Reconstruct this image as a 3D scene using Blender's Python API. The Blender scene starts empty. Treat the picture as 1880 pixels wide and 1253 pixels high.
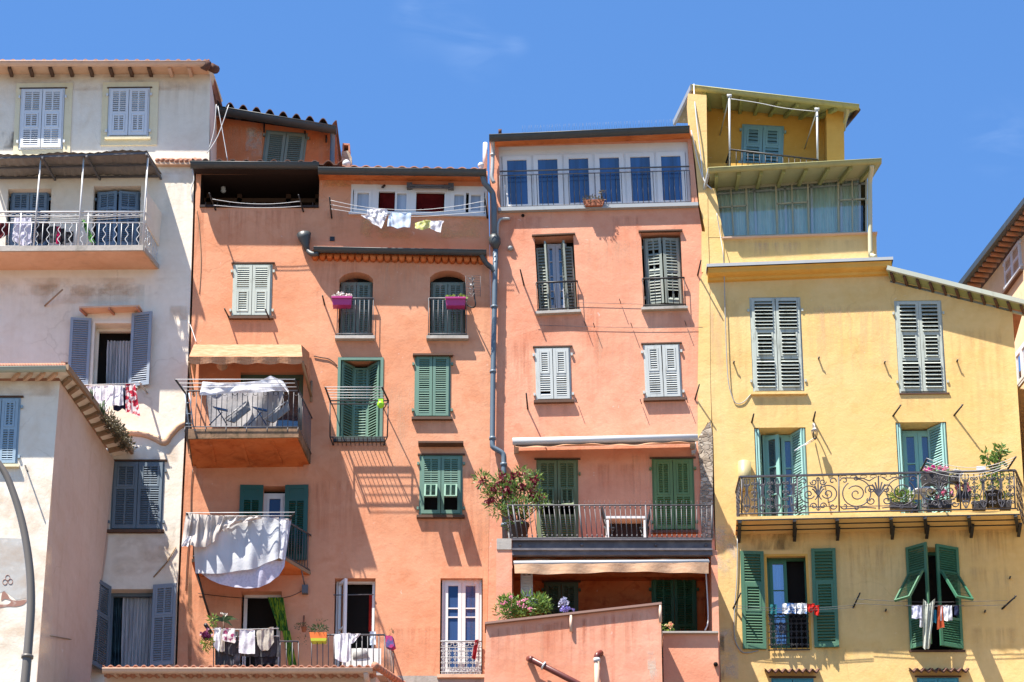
import bpy, math, random
from mathutils import Vector, Matrix
from mathutils.geometry import tessellate_polygon
random.seed(7)
R = math.radians
scene = bpy.context.scene
COL = scene.collection

# ---------------------------------------------------------------- camera
PITCH = R(25.0); F = 7041.0; CX, CY = 940.0, 626.5
CAM = Vector((0.0, -72.5, 1.6))
cd = bpy.data.cameras.new('camera'); cam = bpy.data.objects.new('camera', cd); COL.objects.link(cam)
cam.location = CAM; cam.rotation_euler = (R(90) + PITCH, 0, 0)
cd.sensor_width = 36.0; cd.lens = 36.0 * F / 1880.0; cd.clip_end = 3000; cd.clip_start = 0.5
scene.camera = cam

# ---------------------------------------------------------------- light
KX, KZ = 1.2, 3.2                       # wall shadow per metre of projection: right, down
sdir = Vector((KX, 1.0, -KZ)).normalized()
SUN_EL = math.asin(-sdir.z); SUN_AZ = math.atan2(-sdir.x, -sdir.y)
world = bpy.data.worlds.new('World'); scene.world = world; world.use_nodes = True
nt = world.node_tree; nt.nodes.clear()
sky = nt.nodes.new('ShaderNodeTexSky'); sky.sky_type = 'NISHITA'; sky.sun_disc = False
sky.sun_elevation = SUN_EL; sky.sun_rotation = SUN_AZ
sky.air_density = 1.0; sky.dust_density = 0.2; sky.ozone_density = 5.0; sky.altitude = 50
bg = nt.nodes.new('ShaderNodeBackground'); bg.inputs[1].default_value = 0.071
wo = nt.nodes.new('ShaderNodeOutputWorld'); nt.links.new(bg.outputs[0], wo.inputs[0])
def ray(u, v):
    return Vector(((u - CX) / F, math.cos(PITCH) + (v - CY) / F * math.sin(PITCH), math.sin(PITCH) - (v - CY) / F * math.cos(PITCH)))
# faint wisps of cirrus: a noise streak mixed into the sky in three patches of direction
tc = nt.nodes.new('ShaderNodeTexCoord'); acc = None
def wn(t, **k):
    n = nt.nodes.new(t)
    for a, b in k.items(): setattr(n, a, b)
    return n
rotm = wn('ShaderNodeMapping'); rotm.inputs['Rotation'].default_value = (0, R(-28), 0); rotm.inputs['Scale'].default_value = (40, 40, 150)
nz = wn('ShaderNodeTexNoise'); nz.inputs['Scale'].default_value = 1.0; nz.inputs['Detail'].default_value = 5; nz.inputs['Distortion'].default_value = .8
nt.links.new(tc.outputs['Generated'], rotm.inputs[0]); nt.links.new(rotm.outputs[0], nz.inputs['Vector'])
rp = wn('ShaderNodeMapRange'); rp.inputs[1].default_value = .42; rp.inputs[2].default_value = .75; nt.links.new(nz.outputs['Fac'], rp.inputs[0])
for (u, v, rad, s) in ((870, 95, .012, .08), (945, 85, .005, .07), (750, 20, .006, .10), (1840, 255, .013, .09), (800, 40, .016, .05)):
    d = wn('ShaderNodeVectorMath', operation='DISTANCE'); d.inputs[1].default_value = ray(u, v).normalized()
    nt.links.new(tc.outputs['Generated'], d.inputs[0])
    m = wn('ShaderNodeMapRange', interpolation_type='SMOOTHSTEP'); m.inputs[1].default_value = rad; m.inputs[2].default_value = 0; m.inputs[3].default_value = 0; m.inputs[4].default_value = s
    nt.links.new(d.outputs['Value'], m.inputs[0])
    if acc is None: acc = m.outputs[0]
    else:
        a = wn('ShaderNodeMath', operation='ADD'); nt.links.new(acc, a.inputs[0]); nt.links.new(m.outputs[0], a.inputs[1]); acc = a.outputs[0]
mu = wn('ShaderNodeMath', operation='MULTIPLY'); nt.links.new(acc, mu.inputs[0]); nt.links.new(rp.outputs[0], mu.inputs[1])
mx = wn('ShaderNodeMixRGB'); nt.links.new(mu.outputs[0], mx.inputs[0]); tint = wn('ShaderNodeMixRGB', blend_type='MULTIPLY'); tint.inputs[0].default_value = 1; tint.inputs[2].default_value = (.64, .9, 1.12, 1); nt.links.new(sky.outputs[0], tint.inputs[1]); nt.links.new(tint.outputs[0], mx.inputs[1]); mx.inputs[2].default_value = (5, 6, 7.5, 1)
nt.links.new(mx.outputs[0], bg.inputs[0])
sl = bpy.data.lights.new('sun', 'SUN'); sl.energy = 5.0; sl.angle = R(0.53); sl.color = (1, .93, .83)
so = bpy.data.objects.new('sun', sl); COL.objects.link(so); so.rotation_euler = sdir.to_track_quat('-Z', 'Y').to_euler(); so.location = (-30, -40, 90)
scene.view_settings.view_transform = 'Standard'; scene.view_settings.look = 'None'; scene.view_settings.gamma = 1
scene.view_settings.exposure = 1.60
scene.render.engine = 'CYCLES'
scene.cycles.max_bounces = 6; scene.cycles.diffuse_bounces = 4

# ---------------------------------------------------------------- geometry helpers
def P(u, v, y=0.0):
    d = ray(u, v); return CAM + d * ((y - CAM.y) / d.y)
class MB:
    def __init__(s): s.v = []; s.f = []; s.m = []; s.cur = 0; s.sm = False; s.sf = []
    def face(s, pts, m=None):
        i = len(s.v); s.v += [Vector(p) for p in pts]; s.f.append(tuple(range(i, i + len(pts)))); s.m.append(s.cur if m is None else m); s.sf.append(s.sm)
    def mesh(s, vs, fs, sm=None):
        i = len(s.v); s.v += [Vector(p) for p in vs]
        for f in fs: s.f.append(tuple(i + k for k in f)); s.m.append(s.cur); s.sf.append(s.sm if sm is None else sm)
    def box(s, M, x0, x1, y0, y1, z0, z1):
        c = [M @ Vector((x, y, z)) for x in (x0, x1) for y in (y0, y1) for z in (z0, z1)]
        s.mesh(c, [(0, 1, 3, 2), (4, 6, 7, 5), (0, 4, 5, 1), (2, 3, 7, 6), (0, 2, 6, 4), (1, 5, 7, 3)], False)
    def bar(s, a, b, w, h, up=(0, 0, 1)):
        a = Vector(a); b = Vector(b); d = (b - a); L = d.length
        if L < 1e-6: return
        d /= L; up = Vector(up)
        if abs(d.dot(up)) > .98: up = Vector((0, 1, 0))
        x = d.cross(up).normalized(); z = x.cross(d)
        c = [p + x * i * w / 2 + z * j * h / 2 for p in (a, b) for i in (-1, 1) for j in (-1, 1)]
        s.mesh(c, [(0, 1, 3, 2), (4, 6, 7, 5), (0, 4, 5, 1), (2, 3, 7, 6), (0, 2, 6, 4), (1, 5, 7, 3)], False)
    def tube(s, pts, r, n=6, cap=True):
        pts = [Vector(p) for p in pts]; N = len(pts); rr = r if isinstance(r, (list, tuple)) else [r] * N
        vs = []; up = None
        for i, p in enumerate(pts):
            t = (pts[min(i + 1, N - 1)] - pts[max(i - 1, 0)])
            if t.length < 1e-9: t = Vector((0, 0, 1))
            t.normalize()
            if up is None: up = Vector((0, 0, 1)) if abs(t.z) < .9 else Vector((0, 1, 0))
            x = t.cross(up)
            if x.length < 1e-4: x = t.cross(Vector((1, .3, 0)))
            x.normalize(); up = x.cross(t).normalized()
            for k in range(n):
                a = 2 * math.pi * k / n; vs.append(p + (x * math.cos(a) + up * math.sin(a)) * rr[i])
        fs = [(i * n + k, i * n + (k + 1) % n, (i + 1) * n + (k + 1) % n, (i + 1) * n + k) for i in range(N - 1) for k in range(n)]
        if cap: fs += [tuple(range(n - 1, -1, -1)), tuple(range((N - 1) * n, N * n))]
        s.mesh(vs, fs, True)
    def ball(s, c, rx, ry=None, rz=None, n=8, m=6):
        ry = ry or rx; rz = rz or rx; c = Vector(c); vs = []
        for i in range(m + 1):
            th = math.pi * i / m
            for k in range(n):
                a = 2 * math.pi * k / n; vs.append(c + Vector((rx * math.sin(th) * math.cos(a), ry * math.sin(th) * math.sin(a), rz * math.cos(th))))
        s.mesh(vs, [(i * n + k, i * n + (k + 1) % n, (i + 1) * n + (k + 1) % n, (i + 1) * n + k) for i in range(m) for k in range(n)], True)
    def prism(s, poly, off):
        off = Vector(off); a = [Vector(p) for p in poly]; b = [p + off for p in a]; n = len(a)
        s.mesh(a + b, [tuple(range(n)), tuple(range(2 * n - 1, n - 1, -1))] + [(i, (i + 1) % n, n + (i + 1) % n, n + i) for i in range(n)], False)
    def build(s, name, mats, parent=None, label=None, cat=None, group=None, kind=None, origin=None):
        me = bpy.data.meshes.new(name)
        if not isinstance(mats, (list, tuple)): mats = [mats]
        if parent is not None: o0 = wloc(parent)
        elif origin is not None: o0 = Vector(origin)
        else:
            xs = [p.x for p in s.v]; ys = [p.y for p in s.v]; zs = [p.z for p in s.v]
            o0 = Vector(((min(xs) + max(xs)) / 2, (min(ys) + max(ys)) / 2, min(zs)))
        me.from_pydata([p - o0 for p in s.v], [], s.f)
        for mt in mats: me.materials.append(mt)
        me.polygons.foreach_set('material_index', s.m); me.polygons.foreach_set('use_smooth', s.sf)
        me.validate(); me.update()
        o = bpy.data.objects.new(name, me); COL.objects.link(o)
        if parent is not None: o.parent = parent
        else: o.location = o0
        tag(o, label, cat, group, kind); return o
def wloc(o):
    v = Vector(o.location)
    while o.parent: o = o.parent; v += Vector(o.location)
    return v
def tag(o, label=None, cat=None, group=None, kind=None):
    if label: o['label'] = label
    if cat: o['category'] = cat
    if group: o['group'] = group
    if kind: o['kind'] = kind
def thing(name, loc, label, cat, group=None):
    o = bpy.data.objects.new(name, None); COL.objects.link(o); o.location = loc; o.empty_display_size = .3
    tag(o, label, cat, group); return o
class Fr:
    """rectangle on a wall plane measured by its sides; local axes x right, y out of the wall, z up, origin at the middle"""
    def __init__(s, u0, v0, u1, v1, y=0.0, tilt=0.0):
        um, vm = (u0 + u1) / 2, (v0 + v1) / 2
        s.W = P(u1, vm, y).x - P(u0, vm, y).x; s.H = P(um, v0, y).z - P(um, v1, y).z
        c = P(um, vm, y); c.z = (P(um, v0, y).z + P(um, v1, y).z) / 2
        ct, st = math.cos(tilt), math.sin(tilt)
        s.M = Matrix(((ct, 0, -st, c.x), (0, -1, 0, c.y), (st, 0, ct, c.z), (0, 0, 0, 1)))
        s.x0, s.x1, s.z0, s.z1 = -s.W / 2, s.W / 2, -s.H / 2, s.H / 2; s.y = y; s.tilt = tilt
    def pt(s, x, z, y=0): return s.M @ Vector((x, y, z))
    def corners(s, arch=0):
        if arch:
            r = [s.pt(s.x0, s.z0), s.pt(s.x1, s.z0), s.pt(s.x1, s.z1 - arch)]
            for i in range(1, 8): t = i / 8; r.append(s.pt(s.x1 - s.W * t, s.z1 - arch + arch * math.sin(math.pi * t) ** .6))
            return r + [s.pt(s.x0, s.z1 - arch)]
        return [s.pt(s.x0, s.z0), s.pt(s.x1, s.z0), s.pt(s.x1, s.z1), s.pt(s.x0, s.z1)]

# ---------------------------------------------------------------- materials
def newmat(name, rough=.8, spec=.3, metal=0.0):
    m = bpy.data.materials.new(name); m.use_nodes = True; t = m.node_tree; b = t.nodes['Principled BSDF']
    b.inputs['Roughness'].default_value = rough; b.inputs['Specular IOR Level'].default_value = spec; b.inputs['Metallic'].default_value = metal
    return m, t, b
def nd(t, typ, **k):
    n = t.nodes.new(typ)
    for a, b in k.items(): setattr(n, a, b)
    return n
def noise(t, vec, sc, det=4, dist=0, lo=.4, hi=.6, rough=.55):
    n = nd(t, 'ShaderNodeTexNoise'); n.inputs['Scale'].default_value = sc; n.inputs['Detail'].default_value = det; n.inputs['Distortion'].default_value = dist; n.inputs['Roughness'].default_value = rough
    t.links.new(vec, n.inputs['Vector'])
    r = nd(t, 'ShaderNodeMapRange'); r.inputs[1].default_value = lo; r.inputs[2].default_value = hi; t.links.new(n.outputs['Fac'], r.inputs[0]); return r.outputs[0], n.outputs['Fac']
def mapping(t, vec, sc, loc=(0, 0, 0)):
    m = nd(t, 'ShaderNodeMapping'); m.inputs['Scale'].default_value = sc; m.inputs['Location'].default_value = loc; t.links.new(vec, m.inputs[0]); return m.outputs[0]
def mix(t, f, a, b, mode='MIX'):
    m = nd(t, 'ShaderNodeMixRGB', blend_type=mode)
    for i, x in enumerate((f, a, b)):
        if isinstance(x, bpy.types.NodeSocket): t.links.new(x, m.inputs[i])
        elif i == 0: m.inputs[0].default_value = x
        else: m.inputs[i].default_value = (*x[:3], 1)
    return m.outputs[0]
def mulf(t, a, k):
    m = nd(t, 'ShaderNodeMath', operation='MULTIPLY'); t.links.new(a, m.inputs[0])
    if isinstance(k, bpy.types.NodeSocket): t.links.new(k, m.inputs[1])
    else: m.inputs[1].default_value = k
    return m.outputs[0]
def plaster(name, c, pale, deep, stain=(.25, .2, .16), st=.25, sc=1.0, seed=0, patch=.5):
    c, pale, deep = [tuple(x * .87 for x in q) for q in (c, pale, deep)]
    m, t, b = newmat(name, .92, .15)
    g = nd(t, 'ShaderNodeNewGeometry').outputs['Position']
    pos = mapping(t, g, (1, 1, 1), (seed * 7.3, seed * 3.1, seed))
    f1, _ = noise(t, pos, .55 * sc, 5, .4, .38, .66); f2, _ = noise(t, pos, 1.7 * sc, 6, .6, .5, .72, .65)
    flat = mapping(t, pos, (.6, .6, 3.0)); f5, _ = noise(t, flat, 1.3, 5, .3, .45, .75)
    stv = mapping(t, pos, (2.2, 2.2, .16)); f3, _ = noise(t, stv, 1.6, 5, .2, .56, .8)
    f4, n4 = noise(t, pos, 9, 5, 0, .35, .7); f6, _ = noise(t, pos, 26, 3, 0, .70, .76)
    col = mix(t, mulf(t, f1, .8), c, pale); col = mix(t, mulf(t, f2, patch), col, deep); col = mix(t, mulf(t, f5, .35), col, pale)
    col = mix(t, mulf(t, f3, st), col, stain); col = mix(t, mulf(t, f4, .12), col, (c[0] * .6, c[1] * .55, c[2] * .5)); col = mix(t, mulf(t, f6, .35), col, (c[0] * .55, c[1] * .5, c[2] * .5))
    t.links.new(col, b.inputs['Base Color'])
    fp, _ = noise(t, mapping(t, pos, (1, 1, 1.3), (3, 3, 3)), .75, 3, .8, .585, .6); col = mix(t, mulf(t, fp, .22), col, pale)
    fq, _ = noise(t, mapping(t, pos, (1, 1, .8), (9, 1, 5)), 1.1, 4, .5, .62, .635); col = mix(t, mulf(t, fq, .2), col, deep)
    fc, _ = noise(t, mapping(t, pos, (1, 1, 1), (5, 5, 5)), 7, 3, 1.2, .725, .735); col = mix(t, mulf(t, fc, .45), col, tuple(min(.8, x * .5 + .35) for x in pale))
    vo = nd(t, 'ShaderNodeTexVoronoi', feature='DISTANCE_TO_EDGE'); vo.inputs['Scale'].default_value = .55
    wob, wn_ = noise(t, pos, 2.5, 5); sc_ = nd(t, 'ShaderNodeVectorMath', operation='SCALE'); sc_.inputs['Scale'].default_value = .55
    nv = nd(t, 'ShaderNodeTexNoise'); nv.inputs['Scale'].default_value = 1.6; nv.inputs['Detail'].default_value = 5; t.links.new(pos, nv.inputs['Vector']); t.links.new(nv.outputs['Color'], sc_.inputs[0])
    av = nd(t, 'ShaderNodeVectorMath', operation='ADD'); t.links.new(pos, av.inputs[0]); t.links.new(sc_.outputs[0], av.inputs[1]); t.links.new(av.outputs[0], vo.inputs['Vector'])
    cr = nd(t, 'ShaderNodeMapRange'); cr.inputs[1].default_value = .0; cr.inputs[2].default_value = .009; cr.inputs[3].default_value = 1; cr.inputs[4].default_value = 0; t.links.new(vo.outputs['Distance'], cr.inputs[0])
    ck, _ = noise(t, mapping(t, pos, (1, 1, 1), (2, 8, 2)), .5, 2, 0, .56, .62); col = mix(t, mulf(t, mulf(t, cr.outputs[0], ck), .22), col, (c[0] * .4, c[1] * .35, c[2] * .3))
    t.links.new(col, b.inputs['Base Color'])
    fb, nb = noise(t, pos, 22, 6, 0, .2, .8); _, nb2 = noise(t, pos, 2.2, 4)
    ad = nd(t, 'ShaderNodeMath', operation='ADD'); t.links.new(mulf(t, nb, .25), ad.inputs[0]); t.links.new(nb2, ad.inputs[1])
    bp = nd(t, 'ShaderNodeBump'); bp.inputs['Strength'].default_value = .45; bp.inputs['Distance'].default_value = .035
    t.links.new(ad.outputs[0], bp.inputs['Height']); t.links.new(bp.outputs[0], b.inputs['Normal']); return m
def paint(name, c, worn=None, w=.3, rough=.55, sc=9, grain=(1, 1, .25), spec=.35, lo=.55, hi=.7, metal=0, bump=.1):
    m, t, b = newmat(name, rough, spec, metal)
    pos = mapping(t, nd(t, 'ShaderNodeNewGeometry').outputs['Position'], grain)
    worn = worn or tuple(x * .7 for x in c); c, worn = tuple(x * .88 for x in c), tuple(x * .88 for x in worn); f, n = noise(t, pos, sc, 6, .2, lo, hi, .65); f2, _ = noise(t, pos, 1.3, 3, 0, .35, .7)
    col = mix(t, mulf(t, f, w), c, worn); col = mix(t, mulf(t, f2, .3), col, tuple(x * .74 for x in c)); oi = nd(t, 'ShaderNodeObjectInfo'); col = mix(t, mulf(t, oi.outputs['Random'], .28), col, tuple(x * .62 + .03 for x in c)); t.links.new(col, b.inputs['Base Color'])
    bp = nd(t, 'ShaderNodeBump'); bp.inputs['Strength'].default_value = bump; bp.inputs['Distance'].default_value = .01; t.links.new(n, bp.inputs['Height']); t.links.new(bp.outputs[0], b.inputs['Normal'])
    return m
def fabric(name, c, c2=None, sc=20, lo=.5, hi=.55, trans=.25, stripes=None):
    m, t, b = newmat(name, .95, .1)
    pos = nd(t, 'ShaderNodeNewGeometry').outputs['Position']
    c = tuple(x * .88 for x in c); c2 = tuple(x * .88 for x in c2) if c2 else None
    if stripes: pos = mapping(t, pos, stripes)
    f, n = noise(t, pos, sc, 2, 0, lo, hi); col = mix(t, f, c, c2 or tuple(x * .9 for x in c)); t.links.new(col, b.inputs['Base Color'])
    _, n2 = noise(t, nd(t, 'ShaderNodeNewGeometry').outputs['Position'], 14, 4)
    bp = nd(t, 'ShaderNodeBump'); bp.inputs['Strength'].default_value = .35; bp.inputs['Distance'].default_value = .02; t.links.new(n2, bp.inputs['Height']); t.links.new(bp.outputs[0], b.inputs['Normal'])
    if trans:
        tr = nd(t, 'ShaderNodeBsdfTranslucent'); t.links.new(col, tr.inputs[0]); ms = nd(t, 'ShaderNodeMixShader'); ms.inputs[0].default_value = trans
        t.links.new(b.outputs[0], ms.inputs[1]); t.links.new(tr.outputs[0], ms.inputs[2]); t.links.new(ms.outputs[0], t.nodes['Material Output'].inputs[0])
    return m
def glass(name, c, rough=.06, refl=.25):
    m, t, b = newmat(name, .6, .3)
    b.inputs['Base Color'].default_value = (*c, 1); pos = nd(t, 'ShaderNodeNewGeometry').outputs['Position']
    f, n = noise(t, mapping(t, pos, (6, 6, .3)), 1.2, 3, 0, .35, .65); oi = nd(t, 'ShaderNodeObjectInfo'); t.links.new(mix(t, oi.outputs['Random'], mix(t, f, tuple(x * 1.9 + .004 for x in c), tuple(x * .6 for x in c)), tuple(x * .8 for x in c)), b.inputs['Base Color'])  # light and dark upright streaks paint curtain folds onto the pane
    g = nd(t, 'ShaderNodeBsdfGlossy'); g.inputs['Roughness'].default_value = rough; ms = nd(t, 'ShaderNodeMixShader')
    fr = nd(t, 'ShaderNodeFresnel'); fr.inputs[0].default_value = 1.5; a = nd(t, 'ShaderNodeMath', operation='ADD'); t.links.new(fr.outputs[0], a.inputs[0]); a.inputs[1].default_value = refl
    _, n3 = noise(t, pos, .8, 2); bp = nd(t, 'ShaderNodeBump'); bp.inputs['Strength'].default_value = .25; bp.inputs['Distance'].default_value = .02; t.links.new(n3, bp.inputs['Height']); t.links.new(bp.outputs[0], g.inputs['Normal'])
    t.links.new(a.outputs[0], ms.inputs[0]); t.links.new(b.outputs[0], ms.inputs[1]); t.links.new(g.outputs[0], ms.inputs[2]); t.links.new(ms.outputs[0], t.nodes['Material Output'].inputs[0]); return m
def leafmat(name, c, c2):
    m, t, b = newmat(name, .5, .4)
    f, _ = noise(t, nd(t, 'ShaderNodeNewGeometry').outputs['Position'], 16, 2, 0, .4, .6); col = mix(t, f, c, c2); t.links.new(col, b.inputs['Base Color'])
    tr = nd(t, 'ShaderNodeBsdfTranslucent'); t.links.new(col, tr.inputs[0]); ms = nd(t, 'ShaderNodeMixShader'); ms.inputs[0].default_value = .25
    t.links.new(b.outputs[0], ms.inputs[1]); t.links.new(tr.outputs[0], ms.inputs[2]); t.links.new(ms.outputs[0], t.nodes['Material Output'].inputs[0]); return m

ORANGE = plaster('orange_plaster', (.62, .268, .148), (.71, .36, .22), (.53, .18, .08), (.44, .2, .13), .38, seed=1)
ORANGE2 = plaster('coral_plaster', (.665, .282, .175), (.75, .39, .26), (.57, .18, .09), (.45, .22, .16), .38, seed=4)
TERR = plaster('terrace_plaster', (.66, .28, .17), (.74, .38, .27), (.58, .2, .12), (.46, .12, .07), 1.0, seed=9)
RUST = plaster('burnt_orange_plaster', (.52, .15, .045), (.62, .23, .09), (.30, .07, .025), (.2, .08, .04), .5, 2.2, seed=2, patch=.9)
WHITE = plaster('white_plaster', (.74, .67, .56), (.79, .73, .64), (.64, .54, .42), (.46, .37, .28), .25, seed=3, patch=.6)
CREAM = plaster('cream_plaster', (.72, .63, .42), (.76, .69, .5), (.66, .55, .33), st=.15, seed=5)
PINK = plaster('pinkish_plaster', (.63, .475, .375), (.69, .55, .45), (.57, .4, .3), (.36, .24, .2), .35, seed=6)
SOFF = plaster('salmon_soffit', (.6, .38, .25), (.68, .47, .34), (.46, .26, .16), st=.4, seed=8)
YELLOW = plaster('yellow_plaster', (.71, .475, .18), (.76, .54, .25), (.64, .39, .125), (.48, .31, .14), .22, seed=7)
YELDK = plaster('ochre_plaster', (.66, .36, .075), (.70, .42, .11), (.58, .3, .06), st=.15, seed=11)
PEACH = plaster('peach_plaster', (.70, .54, .34), (.76, .6, .42), (.62, .45, .26), st=.15, seed=12)
STONE = plaster('rubble_stone', (.36, .31, .25), (.5, .44, .36), (.16, .12, .09), (.1, .08, .06), .6, sc=5, seed=13, patch=.9)
CONC = plaster('weathered_concrete', (.36, .33, .3), (.46, .43, .39), (.22, .2, .17), (.06, .07, .04), .6, seed=14)
DARK = newmat('painted_dark', .9, .1)[0]; DARK.node_tree.nodes['Principled BSDF'].inputs['Base Color'].default_value = (.012, .01, .009, 1)  # near-black colour stands in for unlit rooms and holes
BROWN = paint('brown_and_loggia_shade', (.022, .009, .007), (.04, .018, .012), .5, .8)  # the loggia's deep shade is put into this near-black brown
ZINC = paint('dark_zinc', (.035, .045, .05), (.075, .085, .09), .5, .5, 5, (1, 1, 1), .5)
ZINCL = paint('grey_zinc', (.33, .35, .36), (.18, .19, .2), .4, .45, 5, (1, 1, 1), .5)
ZBLUE = paint('blue_grey_pipe', (.085, .13, .175), (.28, .33, .37), .6, .5, 3, (1, 1, .5), .5)
GGUT = paint('green_yellow_gutter', (.36, .35, .15), (.17, .14, .07), .6, .6, 4, (1, 1, 1))
GRAF = paint('green_rafter_paint', (.33, .36, .15), (.2, .18, .08), .5, .7, 4, (1, 1, 1))
SALG = paint('salmon_gutter', (.62, .42, .31), (.45, .27, .18), .4, .6, 4, (1, 1, 1))
IRON = paint('black_iron', (.02, .02, .022), (.06, .045, .04), .4, .5)
IRONG = paint('grey_iron', (.1, .1, .11), (.05, .05, .055), .5, .5)
IRONP = paint('pale_iron', (.42, .42, .42), (.25, .22, .2), .4, .5)
WMET = paint('white_metal', (.58, .59, .6), (.5, .45, .42), .3, .4)
PALE = paint('pale_grey_green_paint', (.43, .47, .42), (.2, .21, .17), .95, .65)
PALEW = paint('pale_grey_white_paint', (.45, .48, .47), (.25, .26, .24), .8, .65)
LBLUE = paint('light_blue_white_paint', (.66, .69, .73), (.45, .48, .52), .4, .5)
SBLUE = paint('slate_blue_paint', (.15, .235, .35), (.11, .17, .25), .4, .55)
GBLUE = paint('grey_blue_paint', (.24, .29, .36), (.16, .19, .23), .5, .55)
DBLUE = paint('dull_blue_grey_paint', (.12, .165, .21), (.08, .1, .12), .5, .6)
SKYB = paint('sky_blue_paint', (.22, .42, .5), (.14, .27, .34), .5, .55)
TEAL = paint('sea_green_paint', (.12, .225, .17), (.085, .165, .125), .5, .55)
TEALD = paint('old_green_paint', (.08, .15, .11), (.16, .2, .16), .5, .6)
AQUA = paint('aqua_green_paint', (.24, .47, .40), (.3, .4, .34), .5, .55)
GREEN = paint('bottle_green_paint', (.012, .075, .05), (.01, .05, .035), .4, .4)
MGREEN = paint('mid_green_paint', (.062, .17, .095), (.045, .13, .07), .4, .5)
MGREEND = paint('deep_green_paint', (.04, .16, .09), (.03, .1, .06), .4, .5)
OLIVE = paint('olive_green_paint', (.13, .175, .085), (.08, .11, .055), .5, .6)
GRYGR = paint('grey_green_old_paint', (.16, .21, .18), (.3, .3, .26), .6, .65)
WGREY = paint('weathered_grey_green_wood', (.24, .27, .235), (.42, .42, .37), .8, .7)
PVC = paint('white_window_frame', (.76, .75, .74), (.6, .58, .55), .3, .35)
CURT = fabric('white_curtain', (.62, .63, .66), (.42, .45, .5), 9, .4, .6, .2, (6, 6, .2))
TILE = paint('terracotta_tile', (.5, .23, .15), (.28, .13, .09), .6, .85, 6, (1, 1, 1), .2, .42, .62)
TILED = paint('dark_old_tile', (.12, .06, .045), (.05, .035, .03), .6, .9, 6, (1, 1, 1), .2)
TILER = paint('orange_tile', (.42, .14, .05), (.26, .08, .03), .5, .85, 5, (1, 1, 1), .2)
AWN = fabric('orange_cream_awning', (.52, .29, .175), (.44, .22, .12), 5, .4, .6, .06, (1, 1, 5))
AWN2 = fabric('cream_awning', (.68, .44, .28), (.6, .36, .22), 5, .4, .6, .1, (1, 1, 5))
GL_BLUE = glass('blue_sky_curtained_glass', (.009, .05, .15), .05, .03)  # blue base stands for curtains and the reflected sky
GL_DEEP = glass('reflected_sky_blue_glass', (.0, .028, .11), .05, -.01)  # blue of the reflected sky is painted into the base colour
GL_DARK = glass('dark_glass', (.012, .02, .03), .04, .12)
GL_VER = glass('veranda_glass', (.14, .27, .27), .1, .18)
GL_LACE = glass('lace_glass', (.22, .24, .27), .2, .06)
RED = fabric('red_blind', (.11, .008, .008), (.07, .004, .004), 3, .4, .6, 0)
def stainmat(name, c, a, sc=(9, 9, .7), fade=1):
    m, t, b = newmat(name, .95, .1); b.inputs['Base Color'].default_value = (*c, 1)
    g = nd(t, 'ShaderNodeTexCoord').outputs['Generated']; s = nd(t, 'ShaderNodeSeparateXYZ'); t.links.new(g, s.inputs[0])
    def mm(op, x, y=None):
        n = nd(t, 'ShaderNodeMath', operation=op, use_clamp=True); t.links.new(x, n.inputs[0])
        if isinstance(y, bpy.types.NodeSocket): t.links.new(y, n.inputs[1])
        elif y is not None: n.inputs[1].default_value = y
        return n.outputs[0]
    inv = nd(t, 'ShaderNodeMath', operation='SUBTRACT'); inv.inputs[0].default_value = 1; t.links.new(s.outputs['X'], inv.inputs[1])
    ex = mm('MULTIPLY', mulf(t, s.outputs['X'], 3.0), mulf(t, inv.outputs[0], 3.0))
    iz = nd(t, 'ShaderNodeMath', operation='SUBTRACT'); iz.inputs[0].default_value = 1; t.links.new(s.outputs['Z'], iz.inputs[1])
    ez = mm('POWER', s.outputs['Z'], 1.3) if fade else mm('MULTIPLY', mulf(t, s.outputs['Z'], 3.0), mulf(t, iz.outputs[0], 3.0))
    ez = mm('MULTIPLY', ez, mm('MULTIPLY', iz.outputs[0], 14.0))
    f, _ = noise(t, mapping(t, nd(t, 'ShaderNodeNewGeometry').outputs['Position'], sc), 1.0, 5, .3, .42, .68, .6)
    al = mulf(t, mulf(t, mulf(t, ex, ez), f), a); tr = nd(t, 'ShaderNodeBsdfTransparent'); ms = nd(t, 'ShaderNodeMixShader')
    t.links.new(al, ms.inputs[0]); t.links.new(tr.outputs[0], ms.inputs[1]); t.links.new(b.outputs[0], ms.inputs[2]); t.links.new(ms.outputs[0], t.nodes['Material Output'].inputs[0]); return m
ST_D = stainmat('dark_rain_streak', (.24, .14, .09), .2); ST_G = stainmat('grey_rain_streak', (.28, .24, .18), .2); ST_P = stainmat('pale_lime_streak', (.62, .42, .28), .4); ST_R = stainmat('red_brown_streak', (.44, .14, .07), .34); ST_T = stainmat('tan_damp_stain', (.52, .34, .2), .3, (1.5, 1.5, 2.2), 0); ST_PB = stainmat('bare_plaster_patch', (.6, .52, .42), .7, (3, 3, 3), 0); ST_K = stainmat('soot_stain', (.07, .055, .04), .55, (3, 3, 1.2), 0); ST_B = stainmat('bleached_patch', (.66, .36, .17), .75, (2, 2, 2.6), 0)
WOOD = paint('bare_wood', (.3, .2, .12), (.18, .11, .07), .5, .8)
DWOOD = paint('dark_wood', (.1, .05, .03), (.05, .03, .02), .5, .8)
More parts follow.
